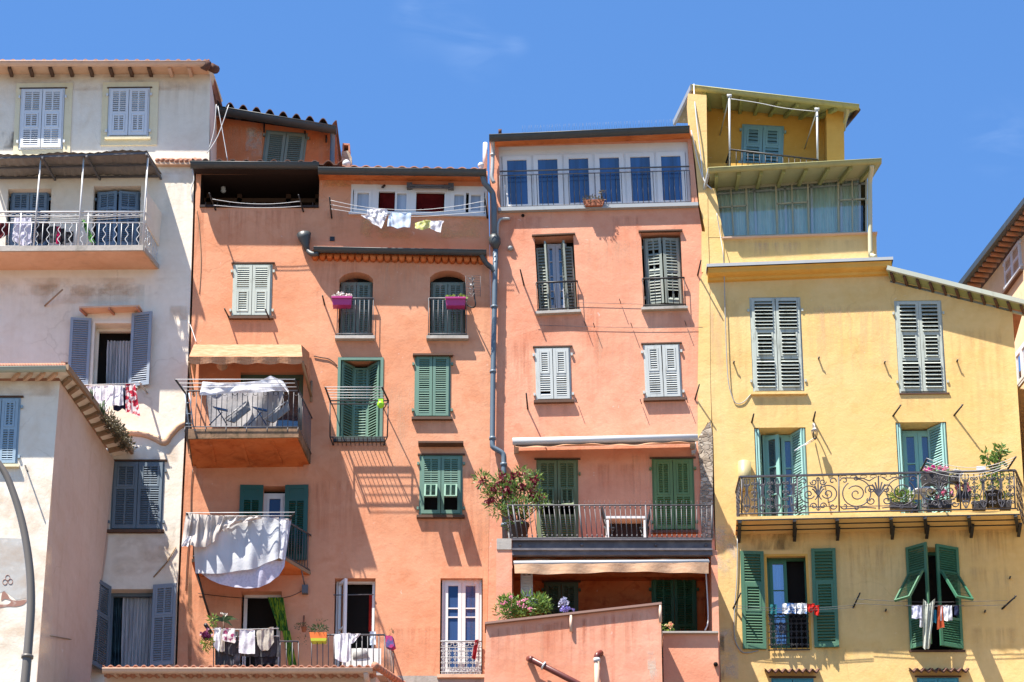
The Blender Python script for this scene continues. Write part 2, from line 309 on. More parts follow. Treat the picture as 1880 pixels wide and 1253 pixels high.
# ---------------------------------------------------------------- builders
T = Matrix.Translation
def Rz(a): return Matrix.Rotation(a, 4, 'Z')
def Rx(a): return Matrix.Rotation(a, 4, 'X')
def wall(name, parent, outer, holes, mats, y=0.0, back=6.0, closed=True, down=None, label=None, outer3=None):
    """outer: pixels on plane y; holes: (Fr, depth, back material index, arch)"""
    o3 = outer3 or [P(u, v, y) for u, v in outer]
    m = MB(); loops = [[p.copy() for p in o3]]
    for h in holes:
        c = h[0].corners(h[3] if len(h) > 3 else 0); loops.append([Vector((p.x, y, p.z)) for p in c])
    flat = [p for l in loops for p in l]
    m.mesh(flat, [tuple(t) for t in tessellate_polygon(loops)])
    for h, l in zip(holes, loops[1:]):
        d = h[1]; n = len(l); bk = [p + Vector((0, d, 0)) for p in l]
        m.cur = h[4] if len(h) > 4 else 0
        for i in range(n): m.face([l[i], l[(i + 1) % n], bk[(i + 1) % n], bk[i]])
        m.cur = 0
        if h[2] is not None: m.face(bk, h[2])
    if back:
        n = len(o3)
        for i in range(n): a, b = o3[i], o3[(i + 1) % n]; m.face([a, b, b + Vector((0, back, 0)), a + Vector((0, back, 0))])
        m.face([p + Vector((0, back, 0)) for p in o3])
    return m.build(name, mats, parent, label)
def leaf(mb, M, w, h, panels, cols=2, sw=.06, th=.035, pitch=.05, flap=R(38), miss=0.0, lt=R(56)):
    """shutter leaf, local x 0..w (w may be negative), z 0..h, thickness in y"""
    sg = 1 if w > 0 else -1; a = abs(w)
    def bx(x0, x1, y0, y1, z0, z1, MM=M): mb.box(MM, min(sg * x0, sg * x1), max(sg * x0, sg * x1), y0, y1, z0, z1)
    bx(0, sw, 0, th, 0, h); bx(a - sw, a, 0, th, 0, h); bx(sw, a - sw, .002, th - .002, 0, sw * 1.3); bx(sw, a - sw, .002, th - .002, h - sw, h)
    def louv(MM, x0, x1, z0, z1, k):
        n = max(2, int(round((z1 - z0) / pitch))); dz = (z1 - z0) / n
        xs = [x0 + (x1 - x0) * i / k for i in range(k + 1)]
        for i in range(1, k): bx(xs[i] - .017, xs[i] + .017, .004, th - .004, z0, z1, MM)
        for i in range(n):
            if miss and random.random() < miss: continue
            z = z0 + (i + .5) * dz; t = lt + random.uniform(-.07, .07)
            for j in range(k):
                q = MM @ T((0, th * .5, z)) @ Rx(-t); mb.box(q, min(sg * xs[j], sg * xs[j + 1]) , max(sg * xs[j], sg * xs[j + 1]), -dz * .54 / math.sin(max(lt, R(42))), dz * .54 / math.sin(max(lt, R(42))), -.0045, .0045)
    z = sw * 1.3; H = h - sw * 2.3; tot = sum(p[0] for p in panels); zz = z
    for i, (fr, ty) in enumerate(panels):
        z0 = zz; z1 = zz + H * fr / tot; zz = z1
        if i < len(panels) - 1: bx(sw, a - sw, .002, th - .002, z1 - sw * .45, z1 + sw * .45); e1 = z1 - sw * .45
        else: e1 = z1
        e0 = z0 + (sw * .45 if i else 0)
        if ty == 'l': louv(M, sw, a - sw, e0, e1, cols)
        elif ty == 'p': bx(sw, a - sw, th * .3, th * .7, e0, e1)
        elif ty in 'fF':      # flap: framed louvre panel; F hinged open at its top
            q = M @ T((0, th + .004, e1)) @ (Rx(flap) if ty == 'F' else Matrix.Identity(4)) @ T((0, 0, -e1)) if ty == 'F' else M
            s2 = sw * .6; x0, x1 = sw + .004, a - sw - .004
            y1 = th + .008
            bx(x0, x0 + s2, .006, y1, e0, e1, q); bx(x1 - s2, x1, .006, y1, e0, e1, q); bx(x0 + s2, x1 - s2, .008, y1 - .002, e0, e0 + s2, q); bx(x0 + s2, x1 - s2, .008, y1 - .002, e1 - s2, e1, q)
            louv(q, x0 + s2, x1 - s2, e0 + s2, e1 - s2, cols)
def frame_box(m, M, x0, x1, z0, z1, y0, y1, w):
    m.box(M, x0, x0 + w, y0, y1, z0, z1); m.box(M, x1 - w, x1, y0, y1, z0, z1); m.box(M, x0 + w, x1 - w, y0 + .001, y1 - .001, z1 - w, z1); m.box(M, x0 + w, x1 - w, y0 + .001, y1 - .001, z0, z0 + w)
LV = ((1, 'l'), (1, 'l'))
def closed(B, fr, mat, panels=LV, cols=2, y=.0, sill=True, lintel=True, aL=0, aR=0, lab=None, sillmat=None, pitch=.05, miss=0.0, fw=.045, flap=R(38), tw=0.0, lt=R(56)):
    """shuttered window: frame, two leaves (children), sill and lintel strip. y = how far the leaves stand out of fr's plane"""
    m = MB(); M = fr.M; frame_box(m, M, fr.x0, fr.x1, fr.z0, fr.z1, y - .05, y + .012, fw)
    for s in (-1, 1):    # hinge pins
        for q in (.12, .86):
            z = fr.z0 + fr.H * q; m.box(M, s * (fr.W / 2 + .03) - .02, s * (fr.W / 2 + .03) + .02, y, y + .05, z - .03, z + .03)
    w = m.build('shuttered_window', mat, B, lab)
    hw = fr.W / 2 - fw * .8; hh = fr.H - fw * 1.6
    for s, an in ((1, aL), (-1, aR)):
        k = MB(); q = M @ T((-s * hw, y + .014, fr.z0 + fw * .8)) @ Rz(s * an)
        if tw: q = q @ Matrix.Rotation(random.uniform(-tw, tw), 4, 'Y')
        leaf(k, q, s * (hw - .006), hh, panels, cols, pitch=pitch, miss=miss, flap=flap, lt=lt); k.build('shutter', mat, w)
    if sill: k = MB(); k.box(M, fr.x0 - .05, fr.x1 + .05, -.02, .09, fr.z0 - .06, fr.z0 - .002); k.build('sill', sillmat or DWOOD, w)
    if lintel: k = MB(); k.box(M, fr.x0 - .04, fr.x1 + .05, -.01, .05, fr.z1 + .002, fr.z1 + .03); k.build('lintel', DWOOD, w)
    return w
def glazed(B, fr, mat, gmat, leaves=2, rows=(1, 1, 1), y=.0, fw=.06, lw=.06, lab=None, name='window', skip=(), openL=None, mull=.025):
    """casement: outer frame, leaves with glazing bars, a pane per leaf. openL: {leaf index: angle}"""
    M = fr.M; m = MB(); frame_box(m, M, fr.x0, fr.x1, fr.z0, fr.z1, y - .05, y + .02, fw); w = m.build(name, mat, B, lab)
    x0, x1, z0, z1 = fr.x0 + fw, fr.x1 - fw, fr.z0 + fw, fr.z1 - fw; n = leaves; lwid = (x1 - x0) / n
    for i in range(n):
        if i in skip: continue
        an = (openL or {}).get(i, 0); s = 1 if i % 2 == 0 else -1
        q = M @ T((x0 + lwid * (i if s > 0 else i + 1), y, z0)) @ Rz(-s * an)
        def bx(mm, a, b, c, d, e, f): mm.box(q, min(s * a, s * b), max(s * a, s * b), c, d, e, f)
        k = MB(); H = z1 - z0; g = .003
        bx(k, g, lw, -.03, .03, 0, H); bx(k, lwid - lw, lwid - g, -.03, .03, 0, H); bx(k, lw, lwid - lw, -.028, .028, 0, lw * 1.3); bx(k, lw, lwid - lw, -.028, .028, H - lw, H)
        tot = sum(rows); zz = lw * 1.3
        for r in rows[:-1]: zz += (H - lw * 2.3) * r / tot; bx(k, lw, lwid - lw, -.026, .026, zz - mull / 2, zz + mull / 2)
        c = k.build('casement', mat, w)
        k = MB(); bx(k, lw, lwid - lw, -.008, .002, lw * 1.3, H - lw); k.build('pane', gmat if not isinstance(gmat, (list, tuple)) else gmat[i], w)
    return w
def lerp(a, b, t): return Vector(a) * (1 - t) + Vector(b) * t
def rail(m, At, Bt, Ab, Bb, n, r=.009, top=.018, bottom=.012, ends=True, wavy=0, skipbars=()):
    m.tube([At, Bt], top, 6); m.tube([Ab, Bb], bottom, 5)
    for i in range(n + 1):
        if not ends and i in (0, n): continue
        if i in skipbars: continue
        t = i / n; a, b = lerp(At, Bt, t), lerp(Ab, Bb, t)
        if wavy and i % 2: 
            d = (Vector(Bt) - Vector(At)).normalized(); m.tube([lerp(a, b, k / 16) + d * wavy * math.sin(k / 16 * math.pi * 5) for k in range(17)], r, 5)
        else: m.tube([a, b], r, 5)
def slab(m, a, b, aw, bw, th, thw=None):
    """a,b bottom front corners; aw,bw bottom wall corners"""
    a, b, aw, bw = map(Vector, (a, b, aw, bw)); u = Vector((0, 0, th)); uw = Vector((0, 0, thw or th))
    m.mesh([a, b, bw, aw, a + u, b + u, bw + uw, aw + uw], [(0, 1, 2, 3), (4, 5, 6, 7), (0, 1, 5, 4), (1, 2, 6, 5), (2, 3, 7, 6), (3, 0, 4, 7)], False)
def atz(u, v0, y, z):
    """point at image column u on plane y with height z"""
    v = v0
    for _ in range(4):
        p = P(u, v, y); v += (p.z - z) * 80
    return P(u, v, y)
def gutter(name, B, a, b, r, mat, seams=8, lipmat=None, brackets=False):
    m = MB(); a = Vector(a); b = Vector(b); n = 10; d = (b - a)
    def ring(p, rr): return [p + Vector((0, -math.cos(math.pi * k / n) * rr, -math.sin(math.pi * k / n) * rr)) for k in range(n + 1)]
    A, C = ring(a, r), ring(b, r); m.mesh(A + C, [(k, k + 1, n + 2 + k, n + 1 + k) for k in range(n)], True)
    m.face(A); m.face(C); m.tube([a + Vector((0, -r, 0)), b + Vector((0, -r, 0))], .014, 6); m.tube([a + Vector((0, r, 0)), b + Vector((0, r, 0))], .01, 6)
    for i in range(1, seams):
        p = lerp(a, b, i / seams + random.uniform(-.01, .01)); q = p + d.normalized() * .02; A, C = ring(p, r + .006), ring(q, r + .006); m.mesh(A + C, [(k, k + 1, n + 2 + k, n + 1 + k) for k in range(n)], True)
    return m.build(name, mat, B)
def rnd(c): return 1.35 * math.sqrt(max(0, (c + .35) / 1.35)) - .35
def roof(B, a, b, depth, rise, mat, pitch=.22, amp=.045, name='roof', nrow=1):
    m = MB(); a = Vector(a); b = Vector(b); L = (b - a).length; n = int(L / pitch) * 8; vs = []
    off = Vector((0, depth, rise))
    for j in (0, 1):
        for i in range(n + 1):
            p = lerp(a, b, i / n) + off * j; vs.append(p + Vector((0, 0, amp * rnd(math.cos(i / 8 * 2 * math.pi)))))
    for i in range(n + 1): p = lerp(a, b, i / n); vs.append(p + Vector((0, .0, amp * rnd(math.cos(i / 8 * 2 * math.pi)) - .022)))
    for i in range(n + 1): p = lerp(a, b, i / n) + off; vs.append(p + Vector((0, 0, -.05)))
    N = n + 1
    m.mesh(vs, [(i, i + 1, N + i + 1, N + i) for i in range(n)] + [(i, i + 1, 2 * N + i + 1, 2 * N + i) for i in range(n)] + [(2 * N + i, 2 * N + i + 1, 3 * N + i + 1, 3 * N + i) for i in range(n)])
    return m.build(name, mat, B)
def pathpx(pts, y=0): return [P(p[0], p[1], p[2] if len(p) > 2 else y) for p in pts]
def smooth(pts, k=4):
    pts = [Vector(p) for p in pts]; out = []
    for i in range(len(pts) - 1):
        p0 = pts[max(i - 1, 0)]; p1 = pts[i]; p2 = pts[i + 1]; p3 = pts[min(i + 2, len(pts) - 1)]
        for j in range(k):
            t = j / k; out.append(.5 * ((2 * p1) + (p2 - p0) * t + (2 * p0 - 5 * p1 + 4 * p2 - p3) * t * t + (3 * p1 - p0 - 3 * p2 + p3) * t ** 3))
    return out + [pts[-1]]
def wire(B, pts, r=.008, mat=None, name='cable', label=None, sm=4, **k):
    m = MB(); m.tube(smooth(pts, sm) if sm else pts, r, 5); return m.build(name, mat or IRON, B, label, **k)
def plin(pts, t):
    n = len(pts) - 1; x = min(t * n, n - 1e-6); i = int(x); return lerp(Vector((*pts[i], 0)), Vector((*pts[i + 1], 0)), x - i)
def cloth(name, label, cat, mat, top, bot, y, group=None, amp=.03, nf=4, nx=28, nz=18, back=.35, ph=None, parent=None, kind2=None, bunch=0.0, mats=None):
    m = MB(); ph = random.uniform(0, 6) if ph is None else ph; g = []
    for j in range(nz + 1):
        t = j / nz
        for i in range(nx + 1):
            s = i / nx; a, b = plin(top, s), plin(bot, s); q = lerp(a, b, t)
            w = math.sin(nf * 2 * math.pi * s + ph + .8 * math.sin(3 * t + ph)) * (.35 + .65 * t) + .45 * math.sin(nf * 4.7 * math.pi * s + 2 * ph + 2 * t) + .3 * math.sin(9 * t + 5 * s + ph)
            if bunch: q.x += math.sin(nf * 2 * math.pi * s + ph + 1.4 * t) * bunch * (1 - .3 * t)
            q.y += .8 * math.sin(nf * 2 * math.pi * s + ph) * (t ** 4)
            yy = y(s, t) if callable(y) else y
            g.append(P(q.x, q.y, yy - amp * w))
    N = nx + 1; m.mesh(g, [(j * N + i, j * N + i + 1, (j + 1) * N + i + 1, (j + 1) * N + i) for j in range(nz) for i in range(nx)], True)
    if back:
        g2 = []; nb = 5
        for j in range(nb + 1):
            for i in range(N):
                p = g[i]; q = g[(nz) * N + i]; t = j / nb * back; e = lerp(p, q, t)
                e.y = p.y + .045 * min(1, j / 1.5) + .02 * math.sin(nf * 7 * i / N + j); g2.append(e)
        m.mesh(g2, [(j * N + i, j * N + i + 1, (j + 1) * N + i + 1, (j + 1) * N + i) for j in range(nb) for i in range(nx)], True)
    return m.build(name, mats or mat, parent, label, cat, group)
def leaves(m, c, rad, n, size, droop=.3, asp=.38, shell=.3, up=.3):
    c = Vector(c)
    for _ in range(n):
        while True:
            d = Vector((random.uniform(-1, 1), random.uniform(-1, 1), random.uniform(-1, 1)))
            if shell < d.length <= 1: break
        p = c + Vector((d.x * rad[0], d.y * rad[1], d.z * rad[2]))
        t = (d.normalized() + Vector((random.gauss(0, .6), random.gauss(0, .6), random.gauss(up, .5) - droop))).normalized()
        s = t.cross(Vector((random.gauss(0, 1), random.gauss(0, 1), random.gauss(0, 1)))).normalized(); L = size * random.uniform(.6, 1.25); w = L * asp
        nrm = t.cross(s) * L * .12
        m.mesh([p, p + t * L * .45 + s * w / 2 - nrm, p + t * L, p + t * L * .45 - s * w / 2 - nrm, p + t * L * .5], [(0, 1, 4), (1, 2, 4), (2, 3, 4), (3, 0, 4)], False)
def blossoms(m, c, rad, n, size):
    for _ in range(n):
        p = Vector(c) + Vector([random.gauss(0, .5) * r for r in rad]); k = size * random.uniform(.6, 1.2)
        for a in range(4):
            t = Vector((random.gauss(0, 1), random.gauss(0, 1) - .5, random.gauss(0, 1))).normalized(); s = t.cross(Vector((random.random(), 1, .3))).normalized()
            m.mesh([p, p + t * k * .6 + s * k * .4, p + t * k, p + t * k * .6 - s * k * .4], [(0, 1, 2, 3)], False)
def rods(B, lst, r=.018, mat=None, y=0.0):
    """iron clothes-line arms sticking out of the wall: (tip u,v, root u,v, projection)"""
    for tu, tv, ru, rv, L in lst:
        m = MB(); a = P(ru, rv, y - .005); b = P(tu, tv, y - L); m.tube([a, b], [r * 1.1, r * .8], 6); d = (b - a).normalized()
        m.tube([b - d * .05 + Vector((0, 0, -.035)), b - d * .05 + Vector((0, 0, .035))], .008, 5); m.build('clothesline_arm', mat or IRON, B)
def pipe(B, pts, r, mat, collars=(), name='drainpipe', sm=0, parent=None):
    m = MB(); q = smooth(pts, 5) if sm else pts; m.tube(q, r, 10); o = m.build(name, mat, B)
    for a, b in collars: k = MB(); k.tube([a, b], r * 1.28, 10); k.build('collar', mat, o)
    return o
def spiral(cx, cz, r0, r1, a0, a1, n=22):
    return [(cx + (r0 + (r1 - r0) * i / n) * math.cos(a0 + (a1 - a0) * i / n), cz + (r0 + (r1 - r0) * i / n) * math.sin(a0 + (a1 - a0) * i / n)) for i in range(n + 1)]
def panel_map(At, Bt, Ab, Bb):
    At, Bt, Ab, Bb = map(Vector, (At, Bt, Ab, Bb)); W = (Bb - Ab).length; H = (At - Ab).length
    return (lambda x, z: lerp(lerp(Ab, Bb, x / W), lerp(At, Bt, x / W), z / H)), W, H
def scrollwork(m, f, x0, x1, z0, z1, r=.011, style=0):
    w, h = x1 - x0, z1 - z0; cx, cz = (x0 + x1) / 2, (z0 + z1) / 2
    def tb(p, rr=r): m.tube([f(a, b) for a, b in p], rr, 5, False)
    if style == 0:       # big C scrolls facing each other with rosettes
        q = min(w * .24, h * .4)
        for s in (-1, 1):
            c = cx + s * q * 1.02
            tb([(cx + s * (x - cx), z) for x, z in spiral(cx + q * 1.02, cz, q * 1.0, q * .95, -.5 * math.pi, 1.25 * math.pi)])
            tb([(cx + s * (x - cx), z) for x, z in spiral(cx + q * 1.02, cz, q * .62, q * .12, -.9 * math.pi, 1.7 * math.pi)])
            tb([(cx + s * (x - cx), z) for x, z in spiral(cx + q * .5, cz - h * .36, h * .1, h * .03, 0, 2.4 * math.pi, 14)])
            tb([(cx + s * (x - cx), z) for x, z in spiral(cx + q * .5, cz + h * .36, h * .1, h * .03, 0, -2.4 * math.pi, 14)])
            tb([(cx + s * (x - cx), z) for x, z in spiral(x1 - h * .13, z1 - h * .12, h * .11, h * .03, -.2, 5.5, 14)])
            tb([(cx + s * (x - cx), z) for x, z in spiral(x1 - h * .13, z0 + h * .12, h * .11, h * .03, .2, -5.5, 14)])
        for k in range(5):
            a = math.pi / 2 + (k - 2) * .42; tb([(cx, cz - h * .05), (cx + math.cos(a) * h * .17, cz + math.sin(a) * h * .2), (cx + math.cos(a) * h * .23, cz + math.sin(a) * h * .27 + (-.03 * h if k in (0, 4) else 0))], r * 1.3)
        tb([(cx, z0), (cx, z1)]); tb([(x0, z0 + h * .12), (x1, z0 + h * .12)], r * .7)
        for z in (z0 + h * .06, z1 - h * .06): tb(spiral(cx, z, h * .05, h * .05, 0, 2 * math.pi, 12), r * .8)
    elif style == 3:     # wide panel: fan between two large scrolls
        q = h * .42
        for s in (-1, 1):
            c0 = cx + w * .29
            def mir(pts): return [(cx + s * (x - cx), z) for x, z in pts]
            tb(mir(spiral(c0, cz, q, q * .9, .5 * math.pi, 2.3 * math.pi))); tb(mir(spiral(c0, cz - q * .05, q * .62, q * .1, .2 * math.pi, 3 * math.pi, 30)))
            tb(mir(spiral(cx + w * .105, cz + h * .1, h * .16, h * .04, -.2 * math.pi, 2.2 * math.pi))); tb(mir(spiral(cx + w * .1, cz - h * .24, h * .13, h * .03, .2 * math.pi, -2.2 * math.pi)))
            for zz, d in ((z1 - h * .12, 1), (z0 + h * .12, -1)): tb(mir(spiral(x1 - h * .12, zz, h * .11, h * .03, 0, d * 5.5, 14))); tb(mir(spiral(c0, zz + d * h * .06, h * .05, h * .05, 0, 2 * math.pi, 10)))
            tb([(cx + s * w * .04, z0 + h * .04), (cx + s * w * .18, z0 + h * .07), (cx + s * w * .46, z0 + h * .03)])
            tb([(cx + s * w * .04, z1 - h * .03), (cx + s * w * .12, z1 - h * .14), (cx + s * w * .2, z1 - h * .06), (cx + s * w * .46, z1 - h * .03)])
        for k in range(7):
            a = math.pi / 2 + (k - 3) * .36; tb([(cx, cz - h * .12), (cx + math.cos(a) * h * .18, cz + math.sin(a) * h * .2), (cx + math.cos(a) * h * .27, cz + math.sin(a) * h * .33 - (.05 * h if k in (0, 6) else 0))], r * 1.25)
        tb([(cx, z0), (cx, z1)], r * 1.3); tb([(x0, z0 + h * .1), (x1, z0 + h * .1)], r * .7)
    elif style == 1:     # narrow baluster with small scrolls
        tb([(cx, z0), (cx, z1)])
        for s in (-1, 1):
            for (zz, d) in ((z0 + h * .14, 1), (z1 - h * .14, -1), (cz + h * .08, 1), (cz - h * .12, -1)):
                tb([(cx + s * (x - cx), z) for x, z in spiral(cx + w * .24, zz, w * .22, w * .06, math.pi, math.pi - d * 2.2 * math.pi, 14)])
        tb(spiral(cx, cz, w * .14, w * .14, 0, 2 * math.pi, 10), r)
        tb([(cx - w * .2, cz + h * .2), (cx, cz + h * .3), (cx + w * .2, cz + h * .2)], r)
    elif style == 2:     # lyre
        for s in (-1, 1):
            tb([(cx + s * w * k, z0 + h * t) for k, t in ((.05, .0), (.35, .15), (.38, .35), (.1, .55), (.12, .75), (.36, .85), (.4, .95), (.25, 1))])
            tb([(cx + s * (x - cx), z) for x, z in spiral(cx + w * .2, cz + h * .3, w * .16, w * .05, 0, 2.2 * math.pi, 12)])
            tb([(cx + s * (x - cx), z) for x, z in spiral(cx + w * .22, z0 + h * .2, w * .16, w * .05, 0, -2.2 * math.pi, 12)])
        tb([(cx, z0), (cx, z1)])
def stains(B, lst, y=-.004):
    for i, (u0, v0, u1, v1, mt) in enumerate(lst):
        m = MB(); yy = y - .0006 * (i % 7); m.face([P(u0, v1, yy), P(u1, v1, yy), P(u1, v0, yy), P(u0, v0, yy)]); m.build('weather_stain', mt, B)
def each(B, name, mat, paths, r):
    for p in paths: m = MB(); m.tube(p, r, 6); m.build(name, mat, B)
def body(B, nm, pts, holes, mats, y=0, back=6, **k): return wall(nm, B, pts, holes, mats, y, back, **k)
# ---------------------------------------------------------------- ground
m = MB(); m.face([(-400, -400, 0), (400, -400, 0), (400, 400, 0), (-400, 400, 0)])
GR = plaster('pale_pavement', (.16, .13, .1), (.19, .155, .12), (.13, .105, .08), st=.1, sc=.2, seed=20)
m.build('ground', GR, label='pale pavement and open ground below the old town houses', kind='structure')

# ================================================================ WHITE BUILDING (left)
WB = thing('apartment_building', P(180, 1253, 3) * 1, 'white rendered apartment house at the far left with blue shutters and a canopied balcony', 'building'); WB.location.z = 0
YU = .3
wu = [Fr(37, 165, 117, 276, YU, .012), Fr(199, 164, 274, 254, YU, .012)]
o = [(-260, 137), (386, 137), (384, 300), (-262, 300)]
wall('upper_wall', WB, o, [(f, .15, 1) for f in wu], [WHITE, DARK], YU, 6)
for f, (a, b, c, d) in zip(wu, ((27, 154, 131, 292), (187, 152, 290, 268))):
    m = MB(); g = Fr(a, b, c, d, YU, .012); w = .0
    x0, x1, z1 = f.x0 - .01, f.x1 + .01, f.z1 + .01; dz = (f.M.translation.z - g.M.translation.z); dx = f.M.translation.x - g.M.translation.x
    m.box(g.M, g.x0, x0 + dx, -.01, .03, g.z0, g.z1); m.box(g.M, x1 + dx, g.x1, -.01, .03, g.z0, g.z1); m.box(g.M, x0 + dx, x1 + dx, -.01, .029, f.z1 + dz + .005, g.z1)
    m.box(g.M, x0 + dx, x1 + dx, -.01, .031, g.z0, f.z0 + dz - .005)
    m.build('window_surround', CREAM, WB)
closed(WB, wu[0], LBLUE, ((1.0, 'l'), (1.1, 'f'), (1.3, 'l')), y=.03, sill=False, lab='white and pale blue three panel shutters above the canopy, left of the top floor')
closed(WB, wu[1], LBLUE, ((1.0, 'f'), (1.15, 'l')), y=.03, sillmat=CREAM)
# eaves: soffit boards, rafters, gutter
m = MB(); ya = YU - .42
A, Bp = P(-260, 122, ya), P(380, 123, ya); A2, B2 = P(-260, 137, YU), P(384, 137, YU)
m.mesh([A, Bp, B2, A2], [(0, 1, 2, 3)]); m.build('soffit', SOFF, WB)
for u in (-30, 17, 55, 92, 128, 165, 202, 238, 273, 311, 347): m = MB(); m.bar(P(u, 122, ya) + Vector((0, 0, -.03)), P(u + 5, 137, YU) + Vector((0, 0, -.03)), .07, .08); m.build('rafter', DWOOD if u < 300 else SALG, WB)
gutter('gutter', WB, P(-260, 115, ya - .07), P(378, 116, ya - .07), .085, SALG, 14)
roof(WB, P(-260, 112, ya - .02), P(384, 112, ya - .02), 6.3, 1.5, TILE)
m = MB(); m.tube([P(374, 118, ya - .1), P(382, 122, ya - .02)], .12, 10); m.tube([P(388, 124, ya + .1), P(396, 128, ya + .3)], .1, 10); m.build('verge_tile', TILED, WB)
m = MB(); m.prism([P(383, 122, ya), P(390, 128, YU), P(409, 186, 4.2), P(403, 192, 4.2), P(384, 137, YU)], (-.05, 0, .0)); m.build('verge_board', CREAM, WB)
m = MB(); m.mesh([P(385, 137, YU + .01), P(386, 300, YU + .01), atz(396, 290, 5, P(386, 300, YU).z), atz(402, 160, 5, P(385, 137, YU).z)], [(0, 1, 2, 3)]); m.build('side_wall', PINK, WB)
# lower wall
fA = Fr(12, 347, 92, 458, 0, .01); fB = Fr(170, 342, 257, 458, 0, .01)
fM = Fr(172, 594, 245, 712, 0); fD = Fr(205, 848, 300, 975, 0); fE = Fr(197, 1082, 281, 1225, 0)
o = [(-260, 300), (357, 296), (352, 470), (344, 700), (335, 880), (326, 1080), (320, 1253)]
bl = P(320, 1253, 0); o3 = [P(u, v, 0) for u, v in o] + [Vector((bl.x, 0, 0)), Vector((P(-260, 300).x, 0, 0))]
wall('lower_wall', WB, None, [(fA, .35, 1), (fB, .35, 1), (fM, .5, 1), (fD, .12, 1), (fE, .5, 1)], [WHITE, DARK], 0, 5.9, outer3=o3)
m = MB(); m.prism([P(286, 296, -.12), P(358, 294, -.12), P(358, 302, -.12), P(286, 302, -.12)], (0, .44, 0)); m.build('eaves_course', SOFF, WB)
m = MB(); 
for i in range(9): u = 288 + i * 9; m.tube([P(u, 296 - random.random() * 2, -.14), P(u + 7, 293 + random.random() * 3, .2)], .045, 8)
m.build('broken_tile_edge', TILE, WB)
# canopy
m = MB(); L = -1.05
c = [P(-30, 286, L), P(270, 276, L), P(297, 322, -.0), P(-8, 325, -.0)]
cf = lambda s, t: lerp(lerp(c[0], c[1], s), lerp(c[3], c[2], s), t)
vs = []
for j in range(9):
    for i in range(81): p = cf(i / 80, j / 8); p.z += .012 * math.cos(i * math.pi / 2) + .02 * math.sin(i * .21 + j * .4); vs.append(p)
m.mesh(vs, [(j * 81 + i, j * 81 + i + 1, (j + 1) * 81 + i + 1, (j + 1) * 81 + i) for j in range(8) for i in range(80)], True)
CAN = paint('grey_corrugated_sheet', (.19, .18, .17), (.3, .27, .24), .6, .8, 3, (1, 1, 1))
m.build('canopy', CAN, WB)
m = MB()
for t in (.04, .5, .96): m.bar(cf(0, t) - Vector((0, 0, .05)), cf(1, t) - Vector((0, 0, .05)), .035, .04)
for s in (.0, .36, .63, .997): m.bar(cf(s, 0) - Vector((0, 0, .09)), cf(s, 1) - Vector((0, 0, .09)), .04, .045)
m.build('canopy_frame', IRONG, WB)
# balcony
m = MB(); Ls = -.85
a, b = P(-90, 464, Ls), P(262, 462, Ls); aw, bw = atz(-60, 495, 0, a.z), atz(289, 500, 0, b.z)
slab(m, a, b, aw, bw, .13); bs = m.build('balcony_slab', [SOFF], WB)
m = MB(); m.bar(a + Vector((0, -.015, .075)), b + Vector((.01, -.015, .075)), .03, .12); m.bar(b + Vector((.01, -.01, .06)), bw + Vector((.01, 0, .06)), .05, .1); m.build('slab_edge', CONC, WB)
m = MB(); rl = a.z + .16; H = P(200, 390, Ls).z - P(200, 453, Ls).z
u0 = Vector((0, 0, rl)); A = Vector((a.x, Ls + .03, rl)); Bq = Vector((b.x + .0, Ls + .03, rl)); H3 = Vector((0, 0, .55)); H1 = Vector((0, 0, H))
Cw = Vector((bw.x - .02, -.02, rl))
rail(m, A + H3, Bq + H3, A, Bq, 34, .008, .012, .014, wavy=.03); m.tube([A + H1, Bq + H1], .02, 6); m.tube([A + H1 * .88, Bq + H1 * .88], .01, 5)
m.tube([lerp(A, Bq, k / 150) + H1 * .94 + Vector((0, 0, .022 * math.sin(k * 1.1))) for k in range(151)], .007, 4)
rail(m, Bq + H3, Cw + H3, Bq, Cw, 7, .008, .012, .014, wavy=.03); m.tube([Bq + H1, Cw + H1], .02, 6); m.tube([Bq, Bq + H1], .016, 6)
for k in (0, 12, 24): p = lerp(A, Bq, k / 34); m.tube([p, p + H1], .014, 6)
m.build('balcony_railing', WMET, WB)
for (u, v, u2, v2) in ((75, 290, 65, 392), (154, 288, 146, 392), (272, 284, 264, 392)):
    m = MB(); p = P(u2, v2, Ls + .03); m.tube([P(u, v, L + .12), Vector((p.x, Ls + .03, rl))], .018, 8); m.build('canopy_post', WMET, WB)
m = MB(); m.prism([P(270, 352, -.75), P(297, 392, -.03), P(292, 452, -.03), P(268, 410, -.75)], (-.03, 0, 0)); m.build('side_screen', WHITE, WB)
for f, an in ((fA, 0), (fB, .22)):
    g = Fr(18 if f is fA else 177, 353, 88 if f is fA else 255, 458, .22, .01)
    closed(WB, g, SBLUE, ((2.4, 'l'), (1, 'l')), y=0, sill=False, lintel=False, aL=an, aR=an)
